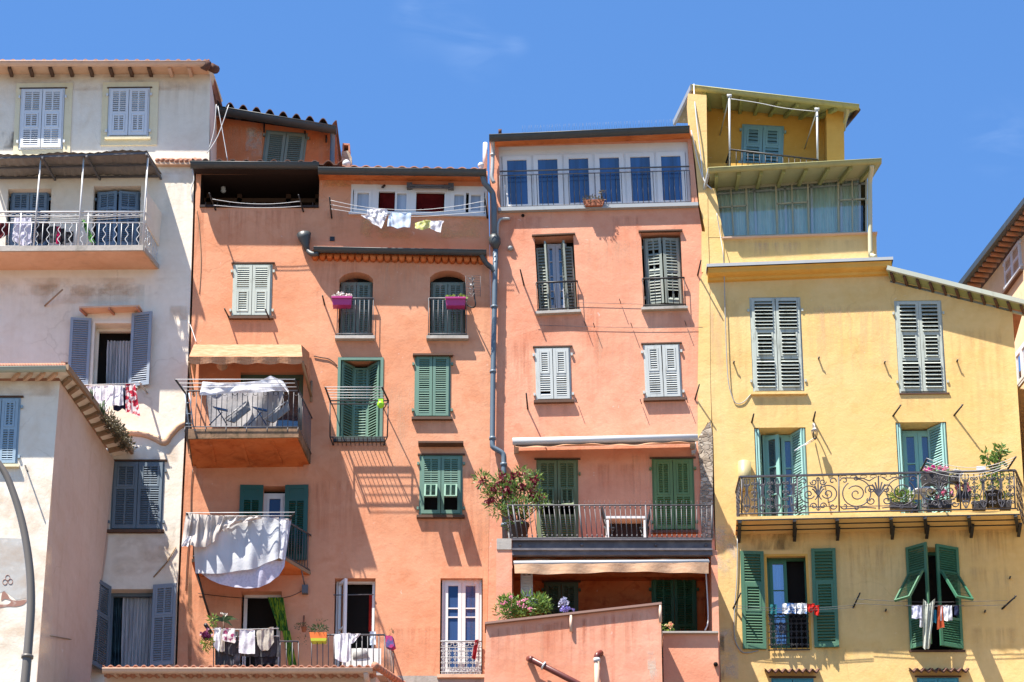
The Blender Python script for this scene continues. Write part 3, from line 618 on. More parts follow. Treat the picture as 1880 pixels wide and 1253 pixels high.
# middle window with hood, open shutters and curtain
def curtain(B, fr, mat, y, x0=None, x1=None, name='curtain', nf=9, amp=.03, z0=None, z1=None, split=None):
    m = MB(); x0 = fr.x0 if x0 is None else x0; x1 = fr.x1 if x1 is None else x1; z0 = fr.z0 if z0 is None else z0; z1 = fr.z1 if z1 is None else z1
    n = 60; vs = [fr.pt(x0 + (x1 - x0) * i / n + .01 * math.sin(i * 1.7 + j), z0 + (z1 - z0) * j / 6, -y + amp * math.sin(i / n * nf * 2 * math.pi + .25 * j) + amp * .5 * math.sin(i * .9)) for j in range(7) for i in range(n + 1)]
    m.mesh(vs, [(j * (n + 1) + i, j * (n + 1) + i + 1, (j + 1) * (n + 1) + i + 1, (j + 1) * (n + 1) + i) for j in range(6) for i in range(n)], True); return m.build(name, mat, B)
def open_leaf(B, px, mat, panels, y=-.03, tilt=0, th=.04, name='shutter', turn=0, hinge=1, **k):
    """an open shutter seen on the wall: px = (u0,v0,u1,v1); turn = angle away from the wall about its hinge side"""
    f = Fr(*px, y, tilt); m = MB(); s = 1 if hinge > 0 else -1
    W = f.W / max(.2, math.cos(turn))
    leaf(m, f.M @ T((-s * f.W / 2, 0, f.z0)) @ Rz(s * turn), s * W, f.H, panels, th=th, **k); return m.build(name, mat, B)
w = MB(); frame_box(w, fM.M, fM.x0, fM.x1, fM.z0, fM.z1, -.32, -.26, .06); frame_box(w, fM.M, fM.x0 - .06, fM.x1 + .02, fM.z0, fM.z1 + .05, -.02, .02, .055)
win = w.build('window', WHITE, WB); curtain(win, fM, CURT, .4, x0=-.18, z1=fM.z1 - .22)
open_leaf(win, (127, 586, 165, 708), GBLUE, ((1, 'l'),), hinge=-1, cols=1, turn=.12); open_leaf(win, (240, 577, 278, 711), GBLUE, ((1, 'l'),), hinge=1, cols=1, turn=.25)
m = MB(); m.prism([P(145, 566, -.3), P(255, 563, -.3), P(262, 573, -.0), P(157, 577, -.0)], (0, 0, .04)); hood = m.build('window_hood', SOFF, WB)
m = MB()
for s in (.02, .5, .97): m.bar(lerp(P(145, 566, -.3), P(255, 563, -.3), s) - Vector((0, 0, .03)), lerp(P(157, 577, 0), P(262, 573, 0), s) - Vector((0, 0, .03)), .04, .05)
m.build('bracket', TILE, hood)
m = MB(); m.box(fM.M, fM.x0 - .05, fM.x1 + .12, 0, .1, fM.z0 - .05, fM.z0); m.build('sill', WHITE, win)
closed(WB, fD, DBLUE, ((2.6, 'l'), (1.6, 'f')), y=0, lab='dull blue grey closed shutters in the shade beside the small house')
w = MB(); frame_box(w, fE.M, fE.x0, fE.x1, fE.z0, fE.z1, -.3, -.22, .07); win = w.build('window', DBLUE, WB)
curtain(win, fE, CURT, .34, x0=-.2); curtain(win, fE, fabric('green_blue_curtain', (.05, .1, .12), (.03, .06, .08), 4, .4, .6, 0), .37, x0=fE.x0 + .06, x1=-.22, nf=5)
open_leaf(win, (279, 1075, 323, 1224), GBLUE, ((1.75, 'l'), (1.15, 'f')), hinge=1, turn=.2, cols=2)
open_leaf(win, (166, 1078, 198, 1236), DBLUE, ((1.75, 'l'), (1.15, 'f')), hinge=-1, turn=1.12, cols=2, tilt=0)
# plaster ridge, cable, rusty bar
m = MB(); m.tube(smooth(pathpx([(226, 794), (262, 797), (285, 805), (302, 813), (312, 800), (325, 786), (337, 779), (346, 778)], -.01), 4), .075, 8); m.build('plaster_ridge', SOFF, WB)
m = MB(); m.tube([P(82, 562, -.02), P(115, 532, -.35)], .018, 6); m.build('rusty_bar', WOOD, WB)
m = MB(); m.tube(pathpx([(282, 1060), (306, 1033), (323, 1005)], -.02), .014, 6); m.build('rusty_bar', WOOD, WB)
for pts in ([(352, 306), (356, 330), (350, 350), (353, 372)],): wire(WB, pathpx(pts, -.04), .014, WMET)
for pts in ([(397, 192), (393, 240), (383, 275)], [(420, 193), (400, 250), (380, 282)], [(400, 195), (410, 250), (418, 296)]): wire(WB, pathpx(pts, .0), .009, WMET)

# ================================================================ SMALL HOUSE (lower left, in front)
SH = thing('small_house', P(40, 1253, -2), 'small pale house with pinkish side wall in front of the white building, lower left', 'house'); SH.location.z = 0
YS = -4.0; YB = -.03
fS = Fr(-34, 731, 35, 855, YS, 0)
tr, br = P(110, 700, YS), P(66, 1253, YS)
k = (br.x - tr.x) / (tr.z - br.z) * .55
o3 = [P(-260, 700, YS), tr, P(92, 930, YS), br, Vector((br.x - .5, YS, 0)), Vector((P(-260, 700, YS).x, YS, 0))]
wall('front_wall', SH, None, [(fS, .15, 1)], [WHITE, DARK], YS, None, outer3=o3)
closed(SH, fS, SKYB if 0 else paint('light_slate_blue', (.27, .38, .47), (.18, .25, .32), .5, .55), ((1.15, 'l'), (1, 'f')), y=.0, sillmat=CREAM)
m = MB(); tb = P(210, 846, YB); bb = P(160, 1253, YB)
m.mesh([tr, P(92, 930, YS), br, Vector((br.x - .5, YS, 0)), Vector((bb.x - .3, YB, 0)), bb, P(197, 1008, YB), tb], [tuple(range(8))]); m.build('side_wall', PINK, SH)
m = MB(); e0 = P(-260, 684, YS - .38); e1 = P(122, 681, YS - .38); e2 = P(241, 832, YB - .02)
i1 = P(108, 694, YS); i2 = P(209, 838, YB); i0 = P(-260, 698, YS)
up = Vector((0, 0, .03)); m.mesh([e0, e1, i1, i0, e2, i2], [(0, 1, 2, 3), (1, 4, 5, 2)]); m.build('soffit', WHITE, SH)
for t in [x / 12 for x in range(12)]: 
    m = MB(); m.bar(lerp(e0, e1, .62 + t * .36) + Vector((0, .05, -.03)), lerp(i0, i1, .62 + t * .36) + Vector((0, 0, -.03)), .07, .08)
    if t > .3 and int(t * 12) % 2: m.build('rafter', SOFF, SH)
for i in range(9): t = .06 + i * .105; m = MB(); m.bar(lerp(e1, e2, t) - Vector((0, 0, .04)), lerp(i1, i2, t) - Vector((.0, 0, .04)), .09, .09); m.build('rafter', WOOD, SH)
gutter('gutter', SH, e0 + Vector((0, -.06, .03)), e1 + Vector((0, -.06, .03)), .08, paint('green_grey_gutter', (.38, .42, .34), (.25, .27, .22), .5, .6), 8)
m = MB(); m.bar(e1 + Vector((.02, -.1, .03)), e2 + Vector((.02, 0, .03)), .06, .12); m.build('verge_board', WOOD, SH)
ap = Vector((0, 4.4, 1.2)); m = MB(); A = e0 + Vector((0, 0, .1)); C = e1 + Vector((0, 0, .1)); D = e2 + Vector((0, 0, .1))
E = Vector((A.x, YB - .05, D.z + .06)); m.mesh([A, C, D, E, A - up * 3, C - up * 3, D - up * 3], [(0, 1, 2, 3), (0, 1, 5, 4), (1, 2, 6, 5)]); m.build('roof', TILE, SH)
m = MB(); n = 40
for i in range(n): p = lerp(e0, e1, .45 + .54 * (i + .5) / n) + Vector((0, -.03, .09)); m.tube([p, p + Vector((0, .35, .04))], .07, 6)
m.build('eaves_tiles', TILE, SH)
m = MB(); m.tube(pathpx([(112, 672), (122, 674)], YS - .3), .1, 8); m.build('ridge_tile', TILED, SH)
# faded painted decoration
MUR = paint('faded_grey_paint', (.46, .45, .43), (.6, .58, .55), .8, .95, 6, (1, 1, 1)); MUR2 = paint('faded_red_brown_paint', (.33, .17, .13), (.52, .42, .36), .8, .95, 9, (1, 1, 1))
m = MB(); q = YS - .006
hull = smooth(pathpx([(4, 1088), (8, 1086), (14, 1092), (19, 1100), (28, 1103), (42, 1102), (52, 1100)], q), 3) + smooth(pathpx([(52, 1100), (44, 1110), (30, 1114), (12, 1114), (-4, 1117)], q), 3) + smooth(pathpx([(-4, 1110), (14, 1110), (20, 1104), (10, 1100), (2, 1103), (4, 1088)], q), 3)
lp = [[Vector(p) for p in hull]]; m.mesh(hull, [tuple(t) for t in tessellate_polygon(lp)]); mu = m.build('painted_decoration', MUR2, SH)
m = MB()
for cx, cy in ((14, 1061), (9, 1069), (19, 1068)): m.tube([P(cx + 4.2 * math.cos(a / 6 * math.pi), cy + 5 * math.sin(a / 6 * math.pi), q) for a in range(13)], .006, 4)
m.build('clover_outline', MUR2, mu)
m = MB(); m.mesh(pathpx([(-40, 986), (52, 990), (58, 1050), (52, 1098), (30, 1102), (8, 1085), (-40, 1110)], YS - .003), [tuple(range(7))]); m.build('faded_panel', MUR, mu)
m = MB(); m.tube([P(46, 855, YS), P(51, 866, YS - .3)], .015, 5); m.build('wall_hook', IRON, SH)
m = MB(); m.tube([P(92, 1168, YS + .3), P(158, 1179, YS + 3.2)], .012, 5); m.build('rusty_bar', WOOD, SH)

stains(WB, [(-20, 508, 330, 545, ST_T), (60, 520, 260, 560, ST_T), (0, 522, 300, 600, ST_G), (260, 296, 350, 322, ST_T), (300, 330, 352, 440, ST_G), (330, 560, 350, 800, ST_G), (246, 815, 330, 850, ST_T), (205, 978, 320, 1060, ST_T), (290, 960, 322, 1080, ST_G), (310, 560, 345, 590, ST_T), (150, 712, 170, 800, ST_G)])
stains(WB, [(-20, 138, 384, 168, ST_T), (240, 150, 384, 250, ST_G), (2, 240, 30, 275, ST_K)], YU - .004)
stains(SH, [(-40, 690, 108, 730, ST_T), (0, 850, 60, 1000, ST_G), (-40, 860, 95, 1230, ST_T)], YS - .004)
# street lamp
m = MB(); q = -20
pts = smooth([P(-330, 700, q), P(-200, 735, q), P(-90, 782, q), P(-30, 822, q), P(5, 862, q), P(26, 910, q), P(43, 970, q), P(54, 1040, q), P(57, 1110, q), P(52, 1185, q), P(46, 1253, q)], 6)
pts.append(Vector((pts[-1].x - .05, q, 0)))
rr = [.035 + .035 * min(1, i / 60) for i in range(len(pts))]; rr[-1] = .1; BRZ = paint('bronze_lamp_post_paint', (.13, .115, .1), (.09, .08, .07), .4, .45)
SL = thing('street_lamp', (pts[-1].x, q, 0), 'curved bronze grey street lamp post crossing the lower left corner', 'street lamp')
m.tube(pts, rr, 12); m.build('post', BRZ, SL)
m = MB(); m.tube([P(50.5, 1204, q), P(50, 1209, q)], .09, 12); m.build('collar', BRZ, SL)
m = MB(); m.ball(P(-350, 702, q), .35, .2, .12); m.build('lamp_head', BRZ, SL)
# ================================================================ ORANGE BUILDING (middle left)
OB = thing('apartment_building', (P(630, 1253, 3).x, 3, 0), 'orange rendered apartment house between the white building and the grey drainpipe', 'building')
lg = Fr(368, 321, 586, 382, 0, -.005); rb = Fr(644, 341, 894, 394, 0, -.02)
s1 = Fr(427, 486, 499, 583, 0); nA = Fr(622, 500, 684, 621, 0); nB = Fr(789, 497, 855, 621, 0)
dA = Fr(440, 684, 556, 790, 0); fg = Fr(619, 657, 703, 807, 0, .0); s2 = Fr(761, 654, 827, 768, 0); s3 = Fr(770, 837, 849, 948, 0)
dG = Fr(482, 893, 526, 1000, 0); b1 = Fr(441, 1086, 515, 1253, 0); b2 = Fr(613, 1062, 688, 1253, 0); b3 = Fr(808, 1062, 886, 1241, 0)
c = .004
L3 = [(359, 313), (355, 470), (347, 700), (338, 880), (329, 1080), (323, 1253)]
rt = [(893, 1253), (902, 700), (899, 455), (895, 314)]
bl, brr = P(323, 1253), P(893, 1253)
o3 = [P(u + 1, v) for u, v in L3] + [Vector((bl.x, 0, 0)), Vector((brr.x, 0, 0))] + [P(u, v) for u, v in rt]
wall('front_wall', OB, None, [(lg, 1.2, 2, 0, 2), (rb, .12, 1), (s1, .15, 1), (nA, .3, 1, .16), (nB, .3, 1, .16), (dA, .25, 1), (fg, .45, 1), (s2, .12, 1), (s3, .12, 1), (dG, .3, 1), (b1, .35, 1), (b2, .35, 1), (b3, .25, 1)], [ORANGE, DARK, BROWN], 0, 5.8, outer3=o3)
# upper gutters, soffit, roof
gutter('gutter', OB, P(350, 301, -.42), P(586, 303, -.42), .105, ZINC, 6); gutter('gutter', OB, P(584, 312, -.44), P(893, 316, -.44), .105, ZINC, 7)
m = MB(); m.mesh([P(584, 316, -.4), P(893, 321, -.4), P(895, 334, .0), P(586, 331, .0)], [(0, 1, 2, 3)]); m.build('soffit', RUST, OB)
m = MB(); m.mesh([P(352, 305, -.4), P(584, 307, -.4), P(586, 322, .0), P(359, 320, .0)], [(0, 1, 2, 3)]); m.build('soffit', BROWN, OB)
roof(OB, P(352, 296, -.42), P(628, 300, -.42), 3.2, .15, TILED, .28, .07); roof(OB, P(628, 305, -.44), P(893, 310, -.44), 4.2, -.2, TILE, .24, .03)
# loggia: rail, posts, lines
m = MB(); m.box(lg.M, lg.x0, lg.x1, -.1, .04, lg.z0, lg.z0 + .05); 
for i in range(10): x = lg.x0 + lg.W * (i + .5) / 10; m.box(lg.M, x - .01, x + .01, .041, .06, lg.z0, lg.z0 + .1)
m.build('loggia_sill', BROWN, OB)
m = MB()
for x in (lg.x0 + .1, lg.x1 - .08, -.5, .55): m.box(lg.M, x - .05, x + .05, -1.0, -.9, lg.z0, lg.z1)
m.box(lg.M, lg.x0, lg.x1, -1.02, -.9, lg.z1 - .2, lg.z1 - .1); m.build('loggia_post', DWOOD, OB)
m = MB(); m.tube([P(410, 349, .5), P(410, 344, .5)], .05, 10); m.ball(P(410, 351, .5), .06, .06, .05); m.build('loggia_lamp', WMET, OB)
rods(OB, [(384, 355, 396, 386, .55), (548, 358, 557, 389, .55), (605, 362, 609, 401, .6), (890, 364, 895, 401, .6)])
for (ua, va, ub, vb, s) in ((390, 366, 551, 370, .07), (391, 377, 553, 379, .04)): wire(OB, [P(ua + (ub - ua) * t, va + (vb - va) * t + 7 * 4 * t * (1 - t) * s * 14, -.4) for t in (0, .25, .5, .75, 1)], .006, WMET, 'clothesline')
for k in range(3): wire(OB, [P(606 + k, 368 + k * 8, -.5), P(672, 381 + k * 6, -.48), P(757, 386 + k * 6, -.48), P(830, 380 + k * 7, -.48), P(892, 369 + k * 10, -.5)], .006, WMET, 'clothesline')
# ribbon window: white frames
m = MB(); frame_box(m, rb.M, rb.x0, rb.x1, rb.z0, rb.z1, -.08, .0, .045)
xs = [645, 688, 757, 823, 893]; X = [P(u, 370).x - rb.M.translation.x for u in xs]
for x in X[1:-1]: m.box(rb.M, x - .05, x + .05, -.079, .02, rb.z0, rb.z1)
m.box(rb.M, rb.x0, rb.x1, -.075, .01, rb.z1 - .13, rb.z1); rw = m.build('ribbon_window', PVC, OB, 'long white framed ribbon window under the gutter')
def sub(fr, x0, x1, z0, z1):
    g = Fr.__new__(Fr); g.W = x1 - x0; g.H = z1 - z0; g.M = fr.M @ T(((x0 + x1) / 2, 0, (z0 + z1) / 2)); g.x0, g.x1, g.z0, g.z1 = -g.W / 2, g.W / 2, -g.H / 2, g.H / 2; g.y = fr.y; g.tilt = fr.tilt; return g
zt = rb.z1 - .13
for i, (n, sk) in enumerate(((1, ()), (2, (0,)), (1, (0,)), (2, ()))):
    g = sub(rb, X[i] + .05, X[i + 1] - .05, rb.z0 + .03, zt)
    m = MB(); frame_box(m, g.M, g.x0, g.x1, g.z0, g.z1, -.06, .012, .03); cs = m.build('casement', PVC, rw)
    lw = g.W / n
    for j in range(n):
        x0 = g.x0 + j * lw
        if j in sk: continue
        k = MB(); frame_box(k, g.M, x0 + .03, x0 + lw - .03, g.z0 + .03, g.z1 - .03, -.05, .02, .045); k.build('sash', PVC, rw)
        k = MB(); k.box(g.M, x0 + .07, x0 + lw - .07, -.04, -.03, g.z0 + .07, g.z1 - .07); k.build('pane', GL_LACE, rw)
m = MB(); m.box(rb.M, X[1] + .1, X[3] - .1, -.11, -.1, rb.z0 + .05, zt); m.build('red_blind', RED, rw)
m = MB(); m.box(rb.M, rb.x0 - .03, rb.x1 + .03, -.02, .07, rb.z0 - .05, rb.z0); m.build('sill', WMET, rw)
m = MB(); g = P(757, 341, -.12); m.tube([P(752, 341, -.14), P(828, 342, -.14)], .03, 8); m.tube([P(752, 345, -.16), P(828, 346, -.16)], .014, 6); m.box(T(P(752, 342, -.08)), -.06, .06, -.06, .08, -.06, .06); m.box(T(P(828, 343, -.08)), -.06, .06, -.06, .08, -.06, .06); m.build('rolled_awning', IRONG, OB)
for k in range(3): wire(OB, [P(702 + 55 * k, 344, -.1), P(706 + 55 * k, 341, -.04)], .03, IRON, 'bracket', sm=0)
# middle gutter + wavy tile eave
gutter('gutter', OB, P(576, 457, -.27), P(893, 463, -.27), .085, ZINC, 8)
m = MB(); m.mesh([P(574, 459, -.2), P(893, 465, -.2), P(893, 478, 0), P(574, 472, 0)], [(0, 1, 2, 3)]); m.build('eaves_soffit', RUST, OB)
m = MB(); n = 24
for i in range(n):
    p = lerp(P(572, 469, -.16), P(890, 476, -.16), (i + .5) / n); m.tube([p + Vector((0, -.0, .035)), p + Vector((0, .16, .0))], .068, 8)
m.build('eaves_tiles', RUST, OB); m = MB(); m.prism([P(572, 460, -.02), P(893, 465, -.02), P(893, 480, -.02), P(572, 474, -.02)], (0, .1, 0)); m.build('eaves_backing', RUST, OB)
# hopper and gutter neck
m = MB(); m.tube(pathpx([(558, 430, -.15), (559, 438, -.15), (562, 452, -.13), (564, 460, -.13)]), [.155, .13, .07, .06], 12); m.tube(smooth(pathpx([(564, 458, -.13), (567, 463, -.15), (574, 467, -.2), (584, 466, -.27)]), 4), .055, 10); m.build('hopper', ZINC, OB)
m = MB(); m.box(T(P(610, 439, -.01)), -.05, .05, -.01, .01, -.05, .05); m.build('vent_grille', IRON, OB)
# main drainpipe between the two orange buildings
pipe(OB, smooth(pathpx([(886, 318, -.4), (889, 335, -.35), (897, 345, -.25), (905, 357, -.16), (907, 380, -.15)]), 4) + [P(907, 436, -.15)], .06, ZBLUE, name='swan_neck')
m = MB(); m.tube(pathpx([(908, 433, -.15), (908, 439, -.15), (909, 448, -.15), (910, 458, -.15)]), [.1, .125, .12, .05], 12); m.build('hopper', ZINC, OB)
pp = pathpx([(910, 455, -.13), (909, 500, -.13), (907, 600, -.13), (905, 700, -.13), (904, 812, -.13)]) + smooth(pathpx([(904, 812, -.13), (905, 821, -.13), (912, 826, -.13), (922, 832, -.13), (925, 840, -.13), (925, 860, -.13)]), 3)[1:] + [P(927, 990, -.13)]
pipe(OB, pp, .055, ZBLUE, [(P(907.4, 562, -.13), P(907.4, 566, -.13)), (P(905.2, 681, -.13), P(905.2, 685, -.13)), (P(904.3, 803, -.13), P(904.3, 808, -.13)), (P(925, 851, -.13), P(925, 856, -.13)), (P(926, 962, -.13), P(926, 967, -.13))])
pipe(OB, smooth(pathpx([(884, 462, -.27), (886, 472, -.24), (893, 484, -.17), (903, 492, -.14), (908, 500, -.13)]), 4), .055, ZINC, name='swan_neck')
# closed shutters
closed(OB, s1, PALE, ((1, 'f'), (1, 'l')), cols=1, lintel=True, lab='peeling pale green shutters on the sunlit left part of the orange wall', tw=.006)
rods(OB, [(412, 567, 420, 583, .4), (487, 568, 495, 587, .4), (592, 543, 596, 560, .35)])
closed(OB, s2, TEAL, ((1.05, 'l'), (1.5, 'l')), cols=1, lab='sea green closed shutters right of the green balcony doors')
closed(OB, s3, TEAL, ((1.0, 'F'), (1.0, 'l')), cols=2, fw=.05, flap=R(40), lab='green shutters with both lower flaps propped open')
m = MB(); g = Fr(768, 815, 851, 818, -.08); m.box(g.M, g.x0, g.x1, -.08, .14, -.02, .02); m.build('window_hood', DWOOD, OB)
m = MB(); g = Fr(758, 652, 831, 655, -.04); m.box(g.M, g.x0, g.x1, -.04, .08, -.02, .02); m.build('window_hood', DWOOD, OB)
# arched niches
def balconette(B, fr, mat, top, n, L=.1, r=.009, barmat=None, bot=0, name='balconette_railing', dx=.02):
    m = MB(); t = lambda x, z: fr.pt(x, z, L)
    rail(m, t(fr.x0 - dx, top), t(fr.x1 + dx, top), t(fr.x0 - dx, fr.z0 + .04 + bot), t(fr.x1 + dx, fr.z0 + .04 + bot), n, r, .02, .014)
    for s in (-1, 1):
        x = s * (fr.W / 2 + dx)
        for z in (top, fr.z0 + .04 + bot): m.tube([fr.pt(x, z, L), fr.pt(x, z, -.01)], .014, 6)
    return m.build(name, mat, B)
for f in (nA, nB):
    g = Fr(625 if f is nA else 791, 519, 683 if f is nA else 853, 620, .24); closed(OB, g, GRYGR, ((1, 'l'), (1.25, 'l')), cols=2, y=0, sill=False, lintel=False)
    balconette(OB, f, IRONG, f.z0 + .86, 8, .12)
    m = MB(); m.box(f.M, f.x0 - .06, f.x1 + .06, -.3, .14, f.z0 - .07, f.z0); m.build('sill', CONC, OB)
# folding green doors with shallow drying balcony
for s, an in ((1, 1.08), (-1, 1.08)):
    pass
w = MB(); frame_box(w, fg.M, fg.x0, fg.x1, fg.z0, fg.z1, -.05, .02, .06); gw = w.build('shuttered_door', TEAL, OB, 'sea green folding louvred doors, half open')
for s in (1, -1):
    hw = fg.W / 2 - .07; hh = fg.H - .1; z0 = fg.z0 + .03
    k = MB(); q = fg.M @ T((-s * hw, -.03, z0)) @ Rz(-s * R(50)); wl = .38; leaf(k, q, s * wl, hh, ((1, 'l'), (1, 'l')), 1, pitch=.06); k.build('shutter', TEAL, gw)
    e = fg.M @ T((-s * hw, -.03, z0)) @ Rz(-s * R(50)) @ T((s * wl, 0, 0)) @ Rz(s * R(50 - 6)); k = MB(); leaf(k, e, s * (.235 if s > 0 else .26), hh - .03, ((1, 'l'), (1, 'l')), 1, sw=.045, pitch=.06); k.build('shutter', TEAL, gw)
m = MB(); Lr = -.42
a, b = P(606, 736, Lr), P(713, 736, Lr); a2, b2 = P(606, 803, Lr), P(711, 803, Lr); g0 = P(606, 742, Lr); g1 = P(713, 742, Lr)
m.bar(a, b, .03, .02); m.bar(g0, g1, .02, .02); m.bar(a2, b2, .02, .02)
for t in (0, 1): m.tube([lerp(a, b, t), lerp(a2, b2, t)], .014, 6)
for p, q in ((a, 612), (b, 704), (a2, 612), (b2, 704)): w_ = Vector((P(q, 800).x, 0, p.z)); m.tube([p, w_], .013, 5)
for i in range(13): t = .05 + i * .075; m.tube([lerp(a2, b2, t), Vector((lerp(a2, b2, t).x, 0, a2.z))], .008, 4)
m.build('drying_balcony', IRON, OB)
ta, tb = P(597, 711, Lr - .35), P(701, 711, Lr - .35); each(OB, 'drying_rack_arm', IRON, [[ta, a], [tb, b]], .02)
m = MB()
for i in range(5): t = i / 5; m.tube([lerp(ta, a, t), lerp(tb, b, t)], .007, 5)
m.build('drying_rack_lines', WMET, OB)
m = MB(); m.box(fg.M, fg.x0 - .05, fg.x1 + .05, -.1, .06, fg.z0 - .07, fg.z0); m.build('sill', IRON, OB)
# ---- big balcony
Lb = -1.38
m = MB(); a, b = P(345, 806, Lb), P(548, 803, Lb); aw = atz(352, 850, -.0, a.z); bw = atz(570, 850, 0, b.z); slab(m, a, b, aw, bw, .22); 
MOSS = plaster('mossy_concrete', (.11, .08, .05), (.34, .2, .12), (.03, .035, .018), (.02, .02, .015), .8, 3, seed=30, patch=.9)
m.cur = 1
# flaking ribs and coved support under the slab
for i in range(3): t = .2 + i * .28; m.bar(lerp(a, b, t) + Vector((0, .15, -.0)), lerp(aw, bw, t) + Vector((0, -.1, -.02)), .06, .05)
cov = []; n = 8
for i in range(n + 1):
    t = i / n * math.pi / 2; y = -.75 * (1 - math.sin(t)) ; z = -.06 * math.sin(t) ** 3 
    cov.append((y, z))
for i in range(n):
    y0, z0_ = cov[i]; y1, z1_ = cov[i + 1]; m.face([Vector((aw.x + .1, y0, aw.z + z0_)), Vector((bw.x - .15, y0, bw.z + z0_)), Vector((bw.x - .15, y1, bw.z + z1_)), Vector((aw.x + .1, y1, aw.z + z1_))])
m.build('balcony_slab', [MOSS, RUST], OB)
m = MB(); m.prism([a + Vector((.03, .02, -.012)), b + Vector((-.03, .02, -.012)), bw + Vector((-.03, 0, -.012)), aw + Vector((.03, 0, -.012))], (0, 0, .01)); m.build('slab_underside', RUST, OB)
m = MB(); top = P(345, 718, Lb); zt = top.z; zb = P(345, 784, Lb).z; ax, bx_ = P(341, 750, Lb).x, P(548, 750, Lb).x; wx0, wx1 = P(350, 760).x, P(572, 800).x
fa, fb = Vector((ax, Lb, zt)), Vector((bx_, Lb, zt)); la, lb = Vector((ax, Lb, zb)), Vector((bx_, Lb, zb)); wa, wb = Vector((wx0, -.01, zt)), Vector((wx1, -.01, zt)); va, vb = Vector((wx0, -.01, zb)), Vector((wx1, -.01, zb))
rail(m, fa, fb, la, lb, 22, .0085, .017, .013); rail(m, fb, wb, lb, vb, 11, .0085, .017, .013, ends=False); rail(m, fa, wa, la, va, 11, .0085, .017, .013, ends=False)
for i in range(1, 22, 2):
    p = lerp(fa, fb, (i + .5) / 22); m.tube([p + Vector((.045 * math.cos(k / 5 * math.pi), 0, -.06 + .045 * math.sin(k / 5 * math.pi))) for k in range(11)], .006, 4)
for i in (0, 4, 8, 12, 16, 20, 22): p = lerp(la, lb, i / 22); m.tube([p, p + Vector((0, 0, -.12))], .01, 5)
m.build('balcony_railing', IRONG, OB)
t0, t1 = P(322, 697, Lb - .45), P(541, 697, Lb - .45); each(OB, 'drying_rack_arm', IRON, [[t0, fa + Vector((0, .1, -.05)), Vector((wx0 + .1, -.5, zb + .1))], [t1, fb]], .022)
m = MB()
for i in range(3): t = i / 3; m.tube([lerp(t0, fa, t), lerp(t1, fb, t)], .009, 5)
m.build('drying_rack_lines', WMET, OB)
m = MB(); frame_box(m, dA.M, dA.x0, dA.x1, dA.z0, dA.z1, -.2, -.12, .09); dw = m.build('balcony_door', TEALD, OB)
m = MB(); m.box(dA.M, dA.x0 + .08, dA.x1 - .08, -.19, -.17, dA.z0, dA.z1 - .1); m.build('pane', GL_DARK, dw)
# ---- awning over it
m = MB(); ya = -1.3
k0, k1 = P(356, 633, -.95), P(553, 633, -.95); f0, f1 = P(347, 655, ya), P(555, 655, ya); h0, h1 = P(362, 648, -.03), P(568, 648, -.03)
n = 40; vs = []
rows = [(h0, h1), (k0, k1), (lerp(k0, f0, .5), lerp(k1, f1, .5)), (f0, f1)]
for r_, (p, q) in enumerate(rows):
    for i in range(n + 1): e = lerp(p, q, i / n); e.z += .0015 * math.sin(i * .9 + r_); vs.append(e)
for i in range(n + 1): e = lerp(f0, f1, i / n) + Vector((.0, .04 + .02 * math.sin(i * .7), -.13 - .022 * abs(math.sin(i * math.pi / 8)))); vs.append(e)
m.mesh(vs, [(j * (n + 1) + i, j * (n + 1) + i + 1, (j + 1) * (n + 1) + i + 1, (j + 1) * (n + 1) + i) for j in range(4) for i in range(n)], False)
def side(a, b, c, dx): 
    s0, s1, s2 = Vector(a), Vector(b), Vector(c); low = Vector((a.x + dx, -.06, P(568, 705, -.06).z)); mid = Vector((c.x + dx * .6, -.55, P(568, 672, -.5).z)); end = c + Vector((0, .04, -.14))
    m.face([s0, s1, s2, end, mid, low])
side(h1, k1, f1, .04); side(h0, k0, f0, -.02); aw_ = m.build('awning', AWN, OB, 'orange cream drop arm awning over the big balcony')
m = MB(); e1 = Vector((h1.x + .06, -.05, P(569, 728, -.05).z)); m.tube([e1, f1 + Vector((.0, .05, -.1))], .03, 8); m.tube([e1 + Vector((0, 0, -.12)), e1 + Vector((0, 0, .35))], .025, 6); m.build('awning_arm', WOOD, OB)
m = MB(); m.ball(P(408, 672, -.3), .12, .12, .1); m.tube([P(408, 668, -.3), P(430, 669, -.02)], .012, 6); m.build('balcony_lamp', SOFF, OB)
wire(OB, pathpx([(576, 654, -.02), (590, 657), (602, 659), (612, 665), (619, 672, -.02)], -.02), .011, IRON)
wire(OB, pathpx([(322 + 24, 590, -.02), (352, 604, -.2), (360, 628, -.7)]), .008, WMET)
# ---- green shutters + lower balcony
open_leaf(OB, (439, 892, 482, 1020), GREEN, ((3.2, 'l'), (.6, 'p')), hinge=-1, cols=2, sw=.09, turn=.03); open_leaf(OB, (522, 892, 565, 1030), GREEN, ((3.2, 'l'), (.6, 'p')), hinge=1, cols=2, sw=.09, turn=.05)
glazed(OB, Fr(483, 907, 525, 1000, .2), PVC, [GL_DEEP, GL_DEEP], 1, (1,), lab='white framed door between dark green shutters', name='balcony_door')
Lc = -.78
m = MB(); a, b = P(352, 1033, Lc), P(524, 1030, Lc); aw = atz(360, 1060, 0, a.z); bw = atz(569, 1060, 0, b.z); slab(m, a, b, aw, bw, .07); m.build('balcony_slab', RUST, OB)
m = MB(); q = Vector((0, -.01, .035)); m.bar(a + q, b + q, .03, .07); m.bar(b + q, bw + q, .03, .07); m.build('slab_edge', WOOD, OB)
m = MB(); zt = P(500, 957, Lc).z; zb = b.z + .1; ax, bx_, wx1, wx0 = a.x + .02, b.x, bw.x, aw.x
